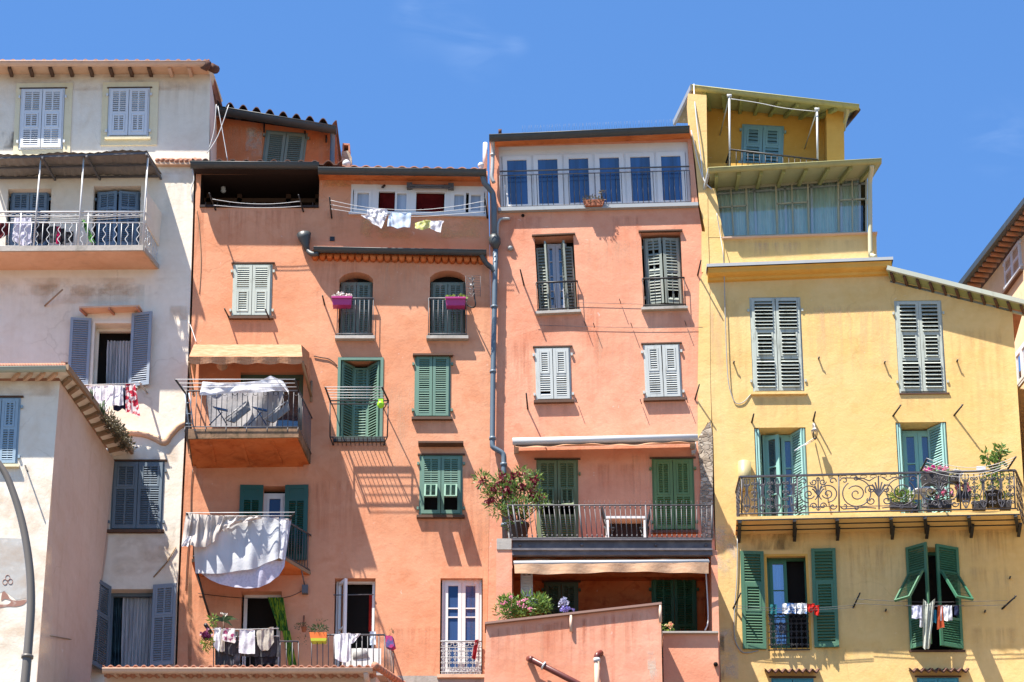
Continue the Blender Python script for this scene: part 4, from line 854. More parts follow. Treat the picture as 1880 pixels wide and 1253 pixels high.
fa, fb, la, lb = Vector((ax, Lc, zt)), Vector((bx_, Lc, zt)), Vector((ax, Lc, zb)), Vector((bx_, Lc, zb)); wb, vb = Vector((wx1, -.01, zt)), Vector((wx1, -.01, zb)); wa, va = Vector((wx0, -.01, zt)), Vector((wx0, -.01, zb))
rail(m, fa, fb, la, lb, 18, .009, .018, .013); rail(m, fb, wb, lb, vb, 9, .009, .018, .013, ends=False); rail(m, fa, wa, la, va, 9, .009, .018, .013, ends=False)
m.build('balcony_railing', IRONG, OB)
t0, t1 = P(342, 942, Lc - .3), P(541, 941, Lc - .35); each(OB, 'drying_rack_arm', IRON, [[t1, fb + Vector((0, .15, 0))], [t0, fa + Vector((0, .1, 0))]], .019)
m = MB(); m.tube([t0, t1], .009, 5); m.tube([lerp(t0, fa, .4), lerp(t1, fb, .4)], .009, 5); m.build('drying_rack_lines', WMET, OB)
m = MB(); m.tube([P(362, 1052, Lc + .1), P(375, 1100, -.4), P(384, 1130, -.02)], .026, 6); m.build('balcony_strut', IRON, OB)
m = MB(); m.tube([P(552, 1040, -.3), P(560, 1078, -.04)], .014, 6); m.box(T(P(560, 1082, -.06)), -.06, .06, -.05, .05, -.1, .08); m.build('line_pulley', IRONG, OB)
wire(OB, pathpx([(364, 1090, -.02), (440, 1098, -.02), (520, 1098, -.02), (557, 1084, -.05)]), .007)
# ---- ground-row doors
glz = glazed(OB, Fr(446, 1092, 514, 1253, .22), PVC, GL_DARK, 2, (1,), skip=(0, 1), name='balcony_door', fw=.07)
glazed(OB, Fr(616, 1068, 687, 1253, .2), PVC, GL_DARK, 2, (1, 1), skip=(1,), openL={0: -R(62)}, name='balcony_door', fw=.05, lab='white framed balcony door standing open')
m = MB(); g = P(681, 1093, .3); m.box(T(g), -.035, .035, -.01, .02, P(681, 1160, .3).z - g.z, 0); m.build('red_curtain', fabric('bright_red_cloth', (.5, .03, .02)), OB)
m = MB(); m.tube([P(612, 1093, -.05), P(686, 1092, -.05)], .011, 6); m.build('curtain_rod', IRONG, OB)
bd = glazed(OB, Fr(811, 1066, 884, 1240, .12), PVC, GL_DEEP, 2, (1, 1, .35, .9), fw=.05, lw=.075, name='balcony_door', lab='white glazed door with panes coloured in reflected sky blue and a scrolled railing')
m = MB(); f, W, H = panel_map(P(809, 1178, -.06), P(884, 1178, -.06), P(809, 1240, -.06), P(884, 1240, -.06))
m.tube([f(0, H), f(W, H)], .017, 6); m.tube([f(0, 0), f(W, 0)], .014, 6); m.tube([f(0, H * .82), f(W, H * .82)], .008, 5); m.tube([f(0, H * .1), f(W, H * .1)], .008, 5)
for i in range(7):
    x = W * (i + .5) / 7; scrollwork(m, f, x - W / 14, x + W / 14, H * .1, H * .82, .008, 1)
    for zz in (H * .91, H * .05): m.tube([f(x + .04 * math.cos(k / 6 * math.pi), zz + .035 * math.sin(k / 6 * math.pi)) for k in range(13)], .007, 4)
m.build('scrolled_railing', IRONP, OB)
m = MB(); m.box(b3.M, b3.x0 - .05, b3.x1 + .06, -.2, .1, b3.z0 - .07, b3.z0); m.build('sill', SOFF, OB)
# lower iron balcony railing (behind the wing roof)
m = MB(); Ld = -.95
def seg(u0, u1, v0, v1, n, r=.011): rail(m, P(u0, v0, Ld), P(u1, v0, Ld), P(u0, v1, Ld), P(u1, v1, Ld), n, r, .018, .013)
seg(572, 706, 1166, 1232, 13); rail(m, P(706, 1166, Ld), Vector((P(722, 1200).x, -.01, P(706, 1166, Ld).z)), P(706, 1232, Ld), Vector((P(722, 1200).x, -.01, P(706, 1232, Ld).z)), 6, .01, .018, .013)
seg(392, 548, 1178, 1232, 14); m.build('balcony_railing', IRONG, OB)
m = MB(); slab(m, P(385, 1240, Ld), P(708, 1240, Ld), atz(385, 1270, 0, P(385, 1240, Ld).z), atz(722, 1270, 0, P(708, 1240, Ld).z), .08); m.build('balcony_slab', CONC, OB)
m = MB(); m.mesh(pathpx([(722, 1241, -.02), (900, 1241, -.02), (900, 1300, -.02), (722, 1300, -.02)]), [(0, 1, 2, 3)]); m.build('plinth', CONC, OB)

each(OB, 'awning_arm', WOOD, [[Vector((h0.x - .03, -.05, e1.z)), f0 + Vector((0, .05, -.1))]], .02) if 1 else None
wire(OB, pathpx([(354, 862), (351, 900), (350, 950), (346, 1000), (343, 1040), (341, 1085)], -.02), .009); wire(OB, pathpx([(361, 385), (366, 420), (369, 480), (366, 540)], -.01), .007, WOOD)
stains(OB, [(356, 378, 378, 566, ST_R), (358, 400, 372, 520, ST_D), (660, 400, 760, 440, ST_B), (800, 400, 890, 440, ST_B), (590, 322, 700, 345, ST_B), (426, 590, 500, 680, ST_D), (614, 628, 690, 655, ST_D), (786, 630, 858, 652, ST_D), (604, 812, 712, 900, ST_D), (756, 770, 832, 815, ST_D), (764, 952, 852, 1058, ST_D), (335, 850, 372, 1000, ST_R), (335, 1060, 375, 1240, ST_D), (345, 1000, 352, 1240, ST_K), (520, 850, 566, 878, ST_R), (575, 475, 660, 620, ST_R), (690, 480, 780, 560, ST_P), (700, 700, 760, 1050, ST_P), (840, 850, 895, 1240, ST_R), (868, 900, 898, 1080, ST_P), (560, 880, 700, 1050, ST_R), (400, 383, 560, 470, ST_R), (884, 480, 902, 800, ST_D), (350, 1090, 440, 1150, ST_D), (690, 1150, 810, 1240, ST_R), (595, 383, 640, 470, ST_D), (840, 1060, 890, 1090, ST_R)])
# ---- rooftop room
RR = thing('rooftop_room', P(505, 300, 3), 'orange rooftop room with green shutters under curved tiles', 'rooftop room')
yr = 2.4; fr = Fr(484, 246, 561, 300, yr, -.09)
a1, a2, a3, a4 = P(392, 215, yr), P(617, 246, yr), P(619, 318, yr), P(392, 318, yr)
wall('front_wall', RR, None, [(fr, .15, 1)], [plaster('shaded_orange_plaster', (.52, .165, .065), (.6, .24, .11), (.43, .12, .045), st=.5, seed=21, patch=.8), DARK], yr, 4, outer3=[a1, a2, a3, a4])  # shade under the eave is put into the darker plaster colour
closed(RR, Fr(484, 243, 561, 312, yr, -.09), GRYGR, ((1, 'l'),), cols=1, y=.01, sill=False, lintel=False, fw=.06, lab='old grey green shutters')
gutter('gutter', RR, P(398, 200, yr - .38), P(618, 237, yr - .38), .13, ZINC, 8)
roof(RR, P(398, 192, yr - .36), P(618, 229, yr - .36), 3.6, .55, TILED, .30, .11)
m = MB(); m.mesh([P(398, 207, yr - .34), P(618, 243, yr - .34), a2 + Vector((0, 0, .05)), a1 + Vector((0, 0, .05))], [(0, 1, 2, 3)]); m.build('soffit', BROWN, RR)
pipe(RR, smooth(pathpx([(610, 241, yr - .35), (611, 256, yr - .25), (610, 280, yr - .18), (610, 302, yr - .18)]), 3), .055, ZBLUE)
for u, v0, v1 in ((485, 226, 243), (560, 241, 255), (599, 249, 262)): wire(RR, pathpx([(u, v0, yr - .02), (u, v1, yr - .02)]), .02, IRON, 'iron_tie', sm=0)
stains(RR, [(450, 230, 482, 290, ST_PB), (455, 235, 480, 252, ST_PB), (570, 255, 610, 300, ST_D), (400, 230, 450, 300, ST_P)], yr - .004)
# chimney
CH = MB(); q = 2.6
CH.prism(pathpx([(627, 278, q), (640, 277, q), (646, 290, q), (645, 304, q), (627, 304, q)]), (0, .5, 0)); ch = CH.build('rooftop_chimney', STONE, None, 'small stone clad chimney beside the rooftop room', 'chimney')
k = MB(); k.prism(pathpx([(629, 263, q), (642, 264, q), (642, 267, q), (629, 266, q)]), (0, .4, 0))
for u in (630, 641): k.prism(pathpx([(u - 1.5, 266, q), (u + 1.5, 266, q), (u + 1.5, 279, q), (u - 1.5, 279, q)]), (0, .4, 0))
k.build('chimney_cap', TILE, ch); 
k = MB(); k.ball(P(636, 301, -.1), .09); k.build('roof_vent', WMET, OB); k = MB(); k.ball(P(883, 304, -.1), .07); k.tube([P(883, 305, -.1), P(883, 312, -.1)], .05, 8); k.build('roof_vent', WMET, OB)
k = MB(); k.tube([P(891, 263, .6), P(890, 312, .6)], .05, 8); k.build('flue_pipe', WMET, OB)

# ================================================================ LOW WING with tiled roof (bottom left, in front)
WG = thing('low_wing', (P(430, 1253, -2).x, -2, 0), 'low salmon wing with a pink tiled eave along the bottom edge', 'building')
yw = -3.0; m = MB(); a, b = P(192, 1241, yw + .3), P(690, 1241, yw + .3)
m.mesh([a, b, Vector((b.x, b.y, 0)), Vector((a.x, a.y, 0))], [(0, 1, 2, 3)]); c2 = Vector((P(748, 1262, -.05).x, -.05, b.z)); m.mesh([b, c2, Vector((c2.x, c2.y, 0)), Vector((b.x, b.y, 0))], [(0, 1, 2, 3)]); c1 = Vector((a.x, -.05, a.z)); m.mesh([a, c1, Vector((c1.x, c1.y, 0)), Vector((a.x, a.y, 0))], [(0, 1, 2, 3)])
m.build('front_wall', PINK, WG)
A, Bp = P(188, 1226, yw - .1), P(686, 1226, yw - .1)
roof(WG, P(188, 1223.5, yw - .1), P(690, 1223.5, yw - .1), 2.9, -.5, TILE, .155, .03)
gutter('gutter', WG, P(188, 1230, yw - .15), P(684, 1230, yw - .15), .075, SALG, 11)
m = MB(); m.mesh([P(188, 1232, yw - .1), P(690, 1232, yw - .1), b, a], [(0, 1, 2, 3)]); m.build('soffit', SALG, WG)
for i in range(12): u = 210 + i * 41; m = MB(); m.bar(P(u, 1236, yw - .05), P(u + 6, 1242, yw + .28), .06, .06); m.build('rafter', SALG, WG)
pipe(WG, smooth(pathpx([(672, 1236, yw - .14), (673, 1246, yw - .1), (675, 1260, yw + .1), (675, 1300, yw + .2)]), 3), .055, SALG)
m = MB(); h0 = P(688, 1222, yw - .1)
for i in range(12): p = lerp(h0, P(748, 1262, -.1), i / 12); q = lerp(h0, P(748, 1262, -.1), (i + 1.2) / 12); m.tube([p, q], [.075, .06], 8)
m.build('hip_tiles', TILE, WG)
# ================================================================ CORAL BUILDING (middle right)
CB = thing('apartment_building', (P(1100, 1253, 3).x, 3.2, 0), 'coral apartment house with a row of white glazed doors on its top floor', 'building')
tl = .03
gb = Fr(917, 262, 1266, 381, 0, tl)
w1 = Fr(985, 434, 1057, 574, 0, .05); w2 = Fr(1180, 427, 1253, 567, 0, .03); q1 = Fr(983, 639, 1048, 737, 0, .02); q2 = Fr(1183, 633, 1250, 733, 0, .03)
t1 = Fr(985, 845, 1062, 1035, 0, .0); t2 = Fr(1198, 843, 1275, 976, 0, .01)
n1 = Fr(999, 1070, 1062, 1170, 1.58); n2 = Fr(1197, 1058, 1280, 1240, 1.58); nh = Fr(943, 1014, 1303, 1252, 0)
lf = [(899, 250), (899.3, 455), (902.3, 700), (893.5, 1253)]; rg = [(1322, 1253), (1312, 990), (1309, 900), (1306, 800), (1300, 500), (1282, 380), (1268, 238)]
o3 = [P(u, v) for u, v in lf] + [Vector((P(893.5, 1253).x, 0, 0)), Vector((P(1322, 1253).x, 0, 0))] + [P(u, v) for u, v in rg]
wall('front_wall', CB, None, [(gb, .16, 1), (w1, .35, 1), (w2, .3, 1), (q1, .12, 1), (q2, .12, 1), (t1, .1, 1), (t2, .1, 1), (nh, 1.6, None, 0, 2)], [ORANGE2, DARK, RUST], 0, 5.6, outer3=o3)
m = MB(); a, b = P(925, 1000, 1.6), P(1325, 1000, 1.6); m.face([a, b, Vector((b.x, b.y, b.z - 4)), Vector((a.x, a.y, a.z - 4))]); m.build('loggia_back_wall', RUST, CB)  # darker plaster than the front puts shade into the recess colour
gutter('gutter', CB, P(898, 252, -.34), P(1266, 236, -.34), .105, ZINC, 10)
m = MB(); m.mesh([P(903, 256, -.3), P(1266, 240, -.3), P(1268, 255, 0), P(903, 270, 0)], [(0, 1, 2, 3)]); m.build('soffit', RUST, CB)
roof(CB, P(898, 247, -.3), P(1266, 231, -.3), 5.4, .5, TILED, .24, .01)
m = MB()
for i in range(70): p = lerp(P(960, 244, -.3), P(1262, 231, -.3), i / 70); m.tube([p, p + Vector((random.uniform(-.03, .03), -.02, .16))], .002, 3)
m.build('bird_spikes', IRONG, CB)
m = MB(); m.tube([P(915, 243, -.1), P(921, 243, -.1)], .07, 8); m.build('ridge_tile', TILED, CB)
pipe(CB, smooth(pathpx([(905, 258, -.3), (905, 275, -.14), (904, 310, -.14), (903, 326, -.14), (907, 336, -.14)]), 3), .04, ZINCL, [(P(904.5, 283, -.14), P(904.5, 286, -.14))])
pipe(CB, smooth(pathpx([(935, 402, -.05), (924, 402, -.1), (918, 404, -.1), (914, 412, -.12), (913, 432, -.12)]), 3), .03, ZINCL, name='waste_pipe')
# top glazing: header board, six leaves, railing, sill
m = MB(); m.box(gb.M, gb.x0, gb.x1, -.16, -.09, gb.z1 - .17, gb.z1); frame_box(m, gb.M, gb.x0, gb.x1, gb.z0, gb.z1 - .171, -.165, -.085, .06)
for k in (1, 2, 3, 4, 5): x = gb.x0 + gb.W * k / 6; m.box(gb.M, x - .05, x + .05, -.16, -.08, gb.z0, gb.z1 - .17)
gw = m.build('glazed_doors', PVC, CB, 'row of white framed glazed doors across the top floor')
for k in range(6):
    x0 = gb.x0 + .05 + (gb.W - .1) * k / 6; x1 = x0 + (gb.W - .1) / 6; m = MB(); frame_box(m, gb.M, x0 + .02, x1 - .02, gb.z0 + .05, gb.z1 - .24, -.11, -.06, .1); m.build('door_leaf', PVC, gw)
    m = MB(); m.box(gb.M, x0 + .12, x1 - .12, -.1, -.09, gb.z0 + .14, gb.z1 - .33); m.build('pane', GL_BLUE, gw)
m = MB(); m.box(gb.M, gb.x0 - .05, gb.x1 + .14, -.1, .12, gb.z0 - .08, gb.z0); m.build('sill', ZINCL, CB)
m = MB(); y = .07; t = lambda x, z: gb.pt(x, z, y)
rail(m, t(gb.x0, gb.z0 + .78), t(gb.x1, gb.z0 + .78), t(gb.x0, gb.z0 + .04), t(gb.x1, gb.z0 + .04), 36, .008, .01, .008, skipbars=(5, 11, 17, 24, 30)); m.tube([t(gb.x0, gb.z0 + .88), t(gb.x1, gb.z0 + .88)], .017, 6); m.build('railing', IRONG, CB)
# tall windows
def strip(B, fr, y=.02):
    m = MB(); m.box(fr.M, fr.x0 - .05, fr.x1 + .04, -.02, y + .05, fr.z1, fr.z1 + .03); m.build('lintel', DWOOD, B)
strip(CB, w1); strip(CB, w2)
gz = glazed(CB, Fr(1001, 449, 1042, 572, .3, .03), paint('lavender_white_frame', (.5, .52, .6), (.4, .42, .48), .4, .5), GL_DARK, 2, (1, 1, 1, .9), fw=.04, lw=.07, lab='pale french window behind weathered folding shutters')
for s, ws in ((-1, (.2, .2)), (1, (.2, .24))):
    k = MB(); q = w1.M @ T((s * (w1.W / 2 - .03), -.18, w1.z0 + .03)); leaf(k, q @ Rz(s * -.05), -s * .24, w1.H - .22, LV, 1, sw=.035, pitch=.07, miss=.02)
    q2_ = q @ T((-s * .235, 0, 0)) @ Rz(s * R(-100)); leaf(k, q2_, s * -.2 if 0 else -s * .2, w1.H - .14, LV, 1, sw=.035, pitch=.07); k.build('shutter', WGREY, gz)
fw_ = closed(CB, Fr(1184, 438, 1251, 563, .18, .03), WGREY, ((1, 'l'), (1.1, 'l')), cols=2, y=0, sill=False, lintel=False, pitch=.07, miss=.05, aL=.18, aR=.18, lab='weathered grey green folding shutters behind a rail')
for f in (w1, w2):
    balconette(CB, f, IRON, f.z0 + .66, 7, .1, .008); m = MB(); m.box(f.M, f.x0 - .07, f.x1 + .06, -.25, .12, f.z0 - .06, f.z0); m.build('sill', CONC, CB)
closed(CB, q1, PALEW, ((1, 'l'), (1.15, 'f')), cols=1, miss=.015, lab='pale grey closed shutters, left pair under the tall windows', tw=.006); closed(CB, q2, PALEW, ((1, 'l'), (1.15, 'f')), cols=1, lab='pale grey closed shutters beside the yellow house', tw=.006)
rods(CB, [(955, 495, 962, 524, .45), (966, 722, 969, 752, .35), (1287, 478, 1281, 506, .4), (1284, 706, 1276, 734, .3)])
m = MB(); m.tube([P(937, 456, -.02), P(937, 456.5, -.06)], .055, 12); m.build('vent_cowl', ZINCL, CB); m = MB(); m.tube([P(960, 396, -.005), P(960, 396, -.03)], .035, 10); m.build('vent_hole', DARK, CB)
for a in ([(1060, 556), (1140, 558), (1180, 559)], [(985, 597), (1075, 600), (1180, 602), (1290, 601)]): wire(CB, pathpx(a, -.03), .004, IRONG, 'clothesline')
for u, v in ((1140, 558), (1075, 598), (1092, 602), (1161, 602), (1260, 598), (1060, 740), (1178, 742), (1263, 740)): m = MB(); m.tube([P(u, v, -.02), P(u - 3, v - 9, -.16)], .008, 4); m.build('wall_hook', IRON, CB)
# awning over the upper terrace
m = MB(); m.tube([P(941, 811, -.62), P(1281, 804, -.62)], .078, 14); m.build('awning_roller', WMET, CB)
m = MB(); n = 50; vs = []
for j in range(4):
    for i in range(n + 1): e = lerp(P(946, 813, -.62), P(1276, 806, -.62), i / n); e.y += .08 - .05 * j; e.z -= .04 * j + .025 * math.sin(i * .25) * j / 3; e.y += .02 * math.sin(i * .8); vs.append(e)
m.mesh(vs, [(j * (n + 1) + i, j * (n + 1) + i + 1, (j + 1) * (n + 1) + i + 1, (j + 1) * (n + 1) + i) for j in range(3) for i in range(n)], True)
vs = []
for j in range(2):
    for i in range(n + 1): vs.append(lerp(P(946, 812, -.6), P(1276, 805, -.6), i / n) if j == 0 else lerp(P(946, 822, -.02), P(1276, 815, -.02), i / n))
m.mesh(vs, [(i, i + 1, n + 2 + i, n + 1 + i) for i in range(n)], True)
m.build('awning', AWN, CB)
m = MB(); m.box(T(P(948, 820, -.3)), -.05, .05, -.3, .3, -.03, .03); m.build('awning_bracket', IRONP, CB); m = MB(); m.box(T(P(1272, 812, -.3)), -.05, .05, -.3, .3, -.03, .03); m.build('awning_bracket', IRONP, CB); m = MB(); m.box(T(P(1273, 831, -.1)), -.04, .04, -.04, .04, -.04, .04); m.tube([P(1277, 812, -.15), P(1277, 829, -.12)], .015, 5); m.build('awning_gearbox', IRONP, CB)
closed(CB, t1, OLIVE, ((1.05, 'l'), (.75, 'F'), (.01, 'p'), (1.35, 'l')) if 0 else ((1.55, 'l'), (1.0, 'F'), (.95, 'l')), cols=2, flap=R(30), sill=False, lab='old green terrace door shutters with flaps ajar')
closed(CB, t2, paint('moss_green_paint', (.11, .2, .075), (.08, .13, .06), .5, .6), ((1.1, 'l'), (1.25, 'f')), cols=2, lab='moss green shutters at the right end of the terrace')
# stone patch at the yellow house corner
def rubble():
    m, t, b = newmat('rubble_masonry', .95, .1); pos = nd(t, 'ShaderNodeNewGeometry').outputs['Position']
    nn = nd(t, 'ShaderNodeTexNoise'); nn.inputs['Scale'].default_value = 5; t.links.new(pos, nn.inputs['Vector']); sc_ = nd(t, 'ShaderNodeVectorMath', operation='SCALE'); sc_.inputs['Scale'].default_value = .12; t.links.new(nn.outputs['Color'], sc_.inputs[0])
    av = nd(t, 'ShaderNodeVectorMath', operation='ADD'); t.links.new(mapping(t, pos, (1, .3, 1.7)), av.inputs[0]); t.links.new(sc_.outputs[0], av.inputs[1])
    v1 = nd(t, 'ShaderNodeTexVoronoi'); v1.inputs['Scale'].default_value = 7; v2 = nd(t, 'ShaderNodeTexVoronoi', feature='DISTANCE_TO_EDGE'); v2.inputs['Scale'].default_value = 7
    for v in (v1, v2): t.links.new(av.outputs[0], v.inputs['Vector'])
    s = nd(t, 'ShaderNodeSeparateXYZ'); t.links.new(v1.outputs['Color'], s.inputs[0]); col = mix(t, s.outputs['X'], (.2, .15, .11), (.5, .43, .34)); e = nd(t, 'ShaderNodeMapRange'); e.inputs[1].default_value = .02; e.inputs[2].default_value = .1; t.links.new(v2.outputs['Distance'], e.inputs[0])
    col = mix(t, e.outputs[0], (.5, .43, .35), col); f, n = noise(t, pos, 18, 4, 0, .45, .6); col = mix(t, mulf(t, f, .4), col, (.16, .12, .09)); t.links.new(col, b.inputs['Base Color'])
    bp = nd(t, 'ShaderNodeBump'); bp.inputs['Strength'].default_value = 1; bp.inputs['Distance'].default_value = .05; t.links.new(e.outputs[0], bp.inputs['Height']); t.links.new(bp.outputs[0], b.inputs['Normal']); return m
m = MB(); pts = [(1304, 773), (1308, 800), (1309, 900), (1310, 990), (1290, 990), (1284, 930), (1287, 880), (1283, 840), (1281, 806), (1290, 790)]
lp = [[P(u, v, -.035) for u, v in pts]]; m.mesh(lp[0], [tuple(t) for t in tessellate_polygon(lp)])
fr_ = lp[0]; 
for i in range(len(fr_)): a, b = fr_[i], fr_[(i + 1) % len(fr_)]; m.face([a, b, b + Vector((0, .04, 0)), a + Vector((0, .04, 0))])
m.build('exposed_rubble_patch', rubble(), CB)
stains(CB, [(980, 580, 1062, 640, ST_D), (1178, 572, 1258, 632, ST_D), (980, 742, 1050, 800, ST_D), (1182, 738, 1252, 795, ST_D), (915, 395, 1000, 470, ST_R), (960, 600, 975, 800, ST_R), (1060, 440, 1180, 560, ST_P), (1090, 610, 1180, 780, ST_P), (920, 620, 980, 800, ST_R), (1068, 560, 1100, 800, ST_R), (1254, 600, 1282, 800, ST_P), (1080, 850, 1190, 930, ST_R), (900, 840, 935, 990, ST_D), (1120, 395, 1180, 480, ST_R), (1160, 830, 1200, 980, ST_P)])
# terrace: steel beam, slab, railing
Lt = -1.5
m = MB(); a, b = P(941, 1009, Lt), P(1307, 1009, Lt); c = P(941, 992, Lt); H = c.z - a.z
slab(m, a + Vector((0, .12, .0)), b + Vector((0, .12, 0)), Vector((a.x, 0, a.z)), Vector((b.x, 0, a.z)), H * .9); m.build('terrace_slab', RUST, CB)
BEAM = paint('purple_grey_steel', (.09, .08, .092), (.2, .175, .18), .6, .6, 5, (1, 1, 1), .4, .45, .65)
m = MB(); I = Matrix.Identity(4); m.box(I, a.x, b.x, Lt + .04, Lt + .06, a.z, c.z); m.box(I, a.x - .01, b.x + .01, Lt - .04, Lt + .1, a.z - .03, a.z + .012); m.box(I, a.x - .01, b.x + .01, Lt - .04, Lt + .1, c.z - .015, c.z + .02); m.box(I, a.x - .01, b.x + .01, Lt + .0, Lt + .1, a.z - .12, a.z - .035)
for u in (955, 1068, 1204, 1296): p = P(u, 1000, Lt); m.tube([p + Vector((0, .05, 0)), p + Vector((0, -.0, 0))], .03, 8)
m.build('steel_beam', BEAM, CB)
m = MB(); A, B_, C_, D_ = P(932, 928, Lt), P(1307, 928, Lt), P(941, 988, Lt), P(1307, 988, Lt); C_.x = A.x + .1
n = 40; rail(m, A, B_, C_, D_, n, .009, .014, .012)
for i in range(n + 1):
    p, q = lerp(A, B_, i / n), lerp(C_, D_, i / n)
    for t in (.07, .93): e = lerp(p, q, t); m.ball(e, .018, .018, .026, 6, 4)
    if i % 13 == 1: m.tube([p, q], .018, 6)
    m.tube([p, p + Vector((random.uniform(-.02, .02), 0, .1))], .0035, 3)
E_ = Vector((A.x, -.02, A.z)); G_ = Vector((C_.x, -.02, C_.z)); rail(m, A, E_, C_, G_, 12, .009, .014, .012); m.build('terrace_railing', IRONG, CB)
# pillar and right wall of the lower loggia
def pxbox(m, u0, u1, v0, v1, y0, y1, low=False):
    a, b, c, d = P(u0, v1, y0), P(u1, v1, y0), P(u1, v0, y0), P(u0, v0, y0)
    if low: a.z = b.z = 0
    m.prism([a, b, c, d], (0, y1 - y0, 0))
m = MB(); pxbox(m, 911, 940, 990, 1160, Lt, -.01, True); m.build('corner_pier', TERR, CB); m = MB(); pxbox(m, 912, 939, 989, 1009, Lt - .02, Lt + .4); m.build('pier_stone', CONC, CB)
m = MB(); pxbox(m, 1305, 1317, 1010, 1160, Lt + .05, -.01, True); m.build('corner_pier', ORANGE2, CB)
closed(CB, n1, TEALD, LV, cols=2, sill=False, y=.0); closed(CB, n2, MGREEND, ((1.5, 'l'), (.9, 'l'), (.05, 'p')) if 0 else ((1.2, 'F'), (1.3, 'l')), cols=2, sill=False, flap=R(26))
m = MB(); f = Fr(956, 1052, 978, 1096, -1.1); frame_box(m, f.M, f.x0, f.x1, f.z0, f.z1, -.02, .03, .04)
for i in range(7): z = f.z0 + .05 + (f.H - .1) * i / 7; m.box(f.M @ T((0, 0, z)) @ Rx(-.5), f.x0 + .03, f.x1 - .03, -.01, .03, 0, .05)
m.box(f.M, -.02, .02, -.02, .032, f.z0, f.z1); m.build('louvred_panel', WMET, CB)
m = MB(); ya = -1.62; n = 50; vs = []
for j, (y, u0, u1, v0, v1) in enumerate(((-.9, 950, 1296, 1020, 1018), (ya, 944, 1301, 1034, 1031), (ya - .05, 944, 1301, 1036, 1033), (ya - .04, 945, 1301, 1053, 1051))):
    for i in range(n + 1): e = lerp(P(u0, v0, y), P(u1, v1, y), i / n); e.z += .025 * math.sin(i * .35) * (j in (0,)) - .02 * math.sin(i * .16) * (j == 3); e.y += .02 * math.sin(i * .6 + j); vs.append(e)
m.mesh(vs, [(j * (n + 1) + i, j * (n + 1) + i + 1, (j + 1) * (n + 1) + i + 1, (j + 1) * (n + 1) + i) for j in (0, 2) for i in range(n)], True); m.build('awning', AWN2, CB)
m = MB(); m.tube([P(943, 1034, ya), P(1301, 1031.5, ya)], .045, 8); m.tube([P(1296, 1020, -.9), P(1301, 1032, ya)], .02, 5); m.build('awning_bar', WMET, CB)
m = MB(); m.tube(smooth(pathpx([(1296, 1052, -1.4), (1299, 1100, -1.3), (1300, 1142, -1.3), (1294, 1158, -1.3)]), 3), .016, 5); m.build('awning_crank', WMET, CB)

# front terrace walls
TW = thing('terrace_wall', (P(1050, 1253, -3).x, -3, 0), 'streaked coral terrace wall with a sloping top and brown coping, bottom centre', 'wall')
yt = -2.6
a, b, c, d = P(893, 1145, yt), P(1213, 1109, yt), P(1216, 1253, yt), P(889, 1253, yt)
o3 = [a, b, c, Vector((c.x, yt, 0)), Vector((d.x, yt, 0)), d]
m = MB(); m.prism(o3, (0, .35, 0)); bk = [p + Vector((0, 2.55, 0)) for p in o3]
m.face([b + Vector((0, .35, 0)), c + Vector((0, .35, 0)), Vector((c.x, yt + .35, 0)), Vector((c.x, -.05, 0)), c + Vector((0, 2.55, 0)), b + Vector((0, 2.55, -.9))])
m.face([a + Vector((0, .35, -.3)), d + Vector((0, .35, 0)), Vector((d.x, yt + .35, 0)), Vector((d.x, -.05, 0)), d + Vector((0, 2.55, 0)), a + Vector((0, 2.55, -1.2))])
m.build('wall', TERR, TW)
random.seed(33); stains(TW, [(u, 1150 - (u - 890) * .115 + 4, u + random.uniform(9, 22), random.uniform(1210, 1275), random.choice((ST_R, ST_D, ST_R, ST_P))) for u in range(900, 1205, 13)] + [(1188, 1192, 1205, 1232, ST_PB), (1192, 1228, 1208, 1253, ST_PB)], yt - .004)
m = MB(); m.prism([P(890, 1146, yt - .08), P(1215, 1109.5, yt - .08), P(1214.5, 1105.5, yt - .08), P(890, 1142, yt - .08)], (0, .5, 0)); m.build('coping', paint('brown_coping', (.3, .17, .13), (.2, .12, .1), .5, .8), TW)
BRP = paint('red_brown_pipe', (.13, .022, .016), (.2, .06, .05), .4, .4)
m = MB(); pp = pathpx([(971, 1210, yt - .02), (975, 1211, yt - .16), (1062, 1256, yt - .16), (1120, 1290, yt - .16)]); m.tube(pp, .06, 10); m.ball(pp[1], .07); o_ = m.build('waste_pipe', BRP, TW); m = MB(); p = lerp(pp[1], pp[2], .25); m.tube([p, lerp(pp[1], pp[2], .28)], .085, 10); m.build('pipe_collar', WMET, o_)
m = MB(); m.tube(pathpx([(1096, 1300, yt - .12), (1096, 1212, yt - .12)]), .05, 10); o_ = m.build('waste_pipe', SALG, TW); m = MB(); m.tube(smooth(pathpx([(1096, 1210, yt - .12), (1097, 1203, yt - .12), (1103, 1199, yt + .0)]), 3), .06, 10); m.build('elbow', BRP, o_); m = MB(); m.tube(pathpx([(1096, 1209, yt - .12), (1096, 1216, yt - .12)]), .065, 10); m.build('pipe_collar', WMET, o_)
for u, v, L in ((1048, 1130, 30), (1212, 1111, 32)): m = MB(); m.tube(pathpx([(u, v, yt - .05), (u + .5, v + L, yt - .05)]), .03, 6); m.build('overflow_pipe', SALG, TW)
TW2 = thing('terrace_wall', (P(1266, 1253, -1).x, -2, 0), 'small coral parapet wall with a grey coping beside the yellow house, lower right of centre', 'wall')
m = MB(); pxbox(m, 1217, 1318, 1163, 1300, -1.75, -1.45, True); m.build('wall', ORANGE2, TW2)
m = MB(); pxbox(m, 1216, 1319, 1159, 1162, -1.84, -1.4); m.build('coping', CONC, TW2)
m = MB(); m.tube([P(1314, 1220, -1.74), P(1314, 1220, -1.82)], .045, 10); m.build('drain_spout', DARK, TW2)

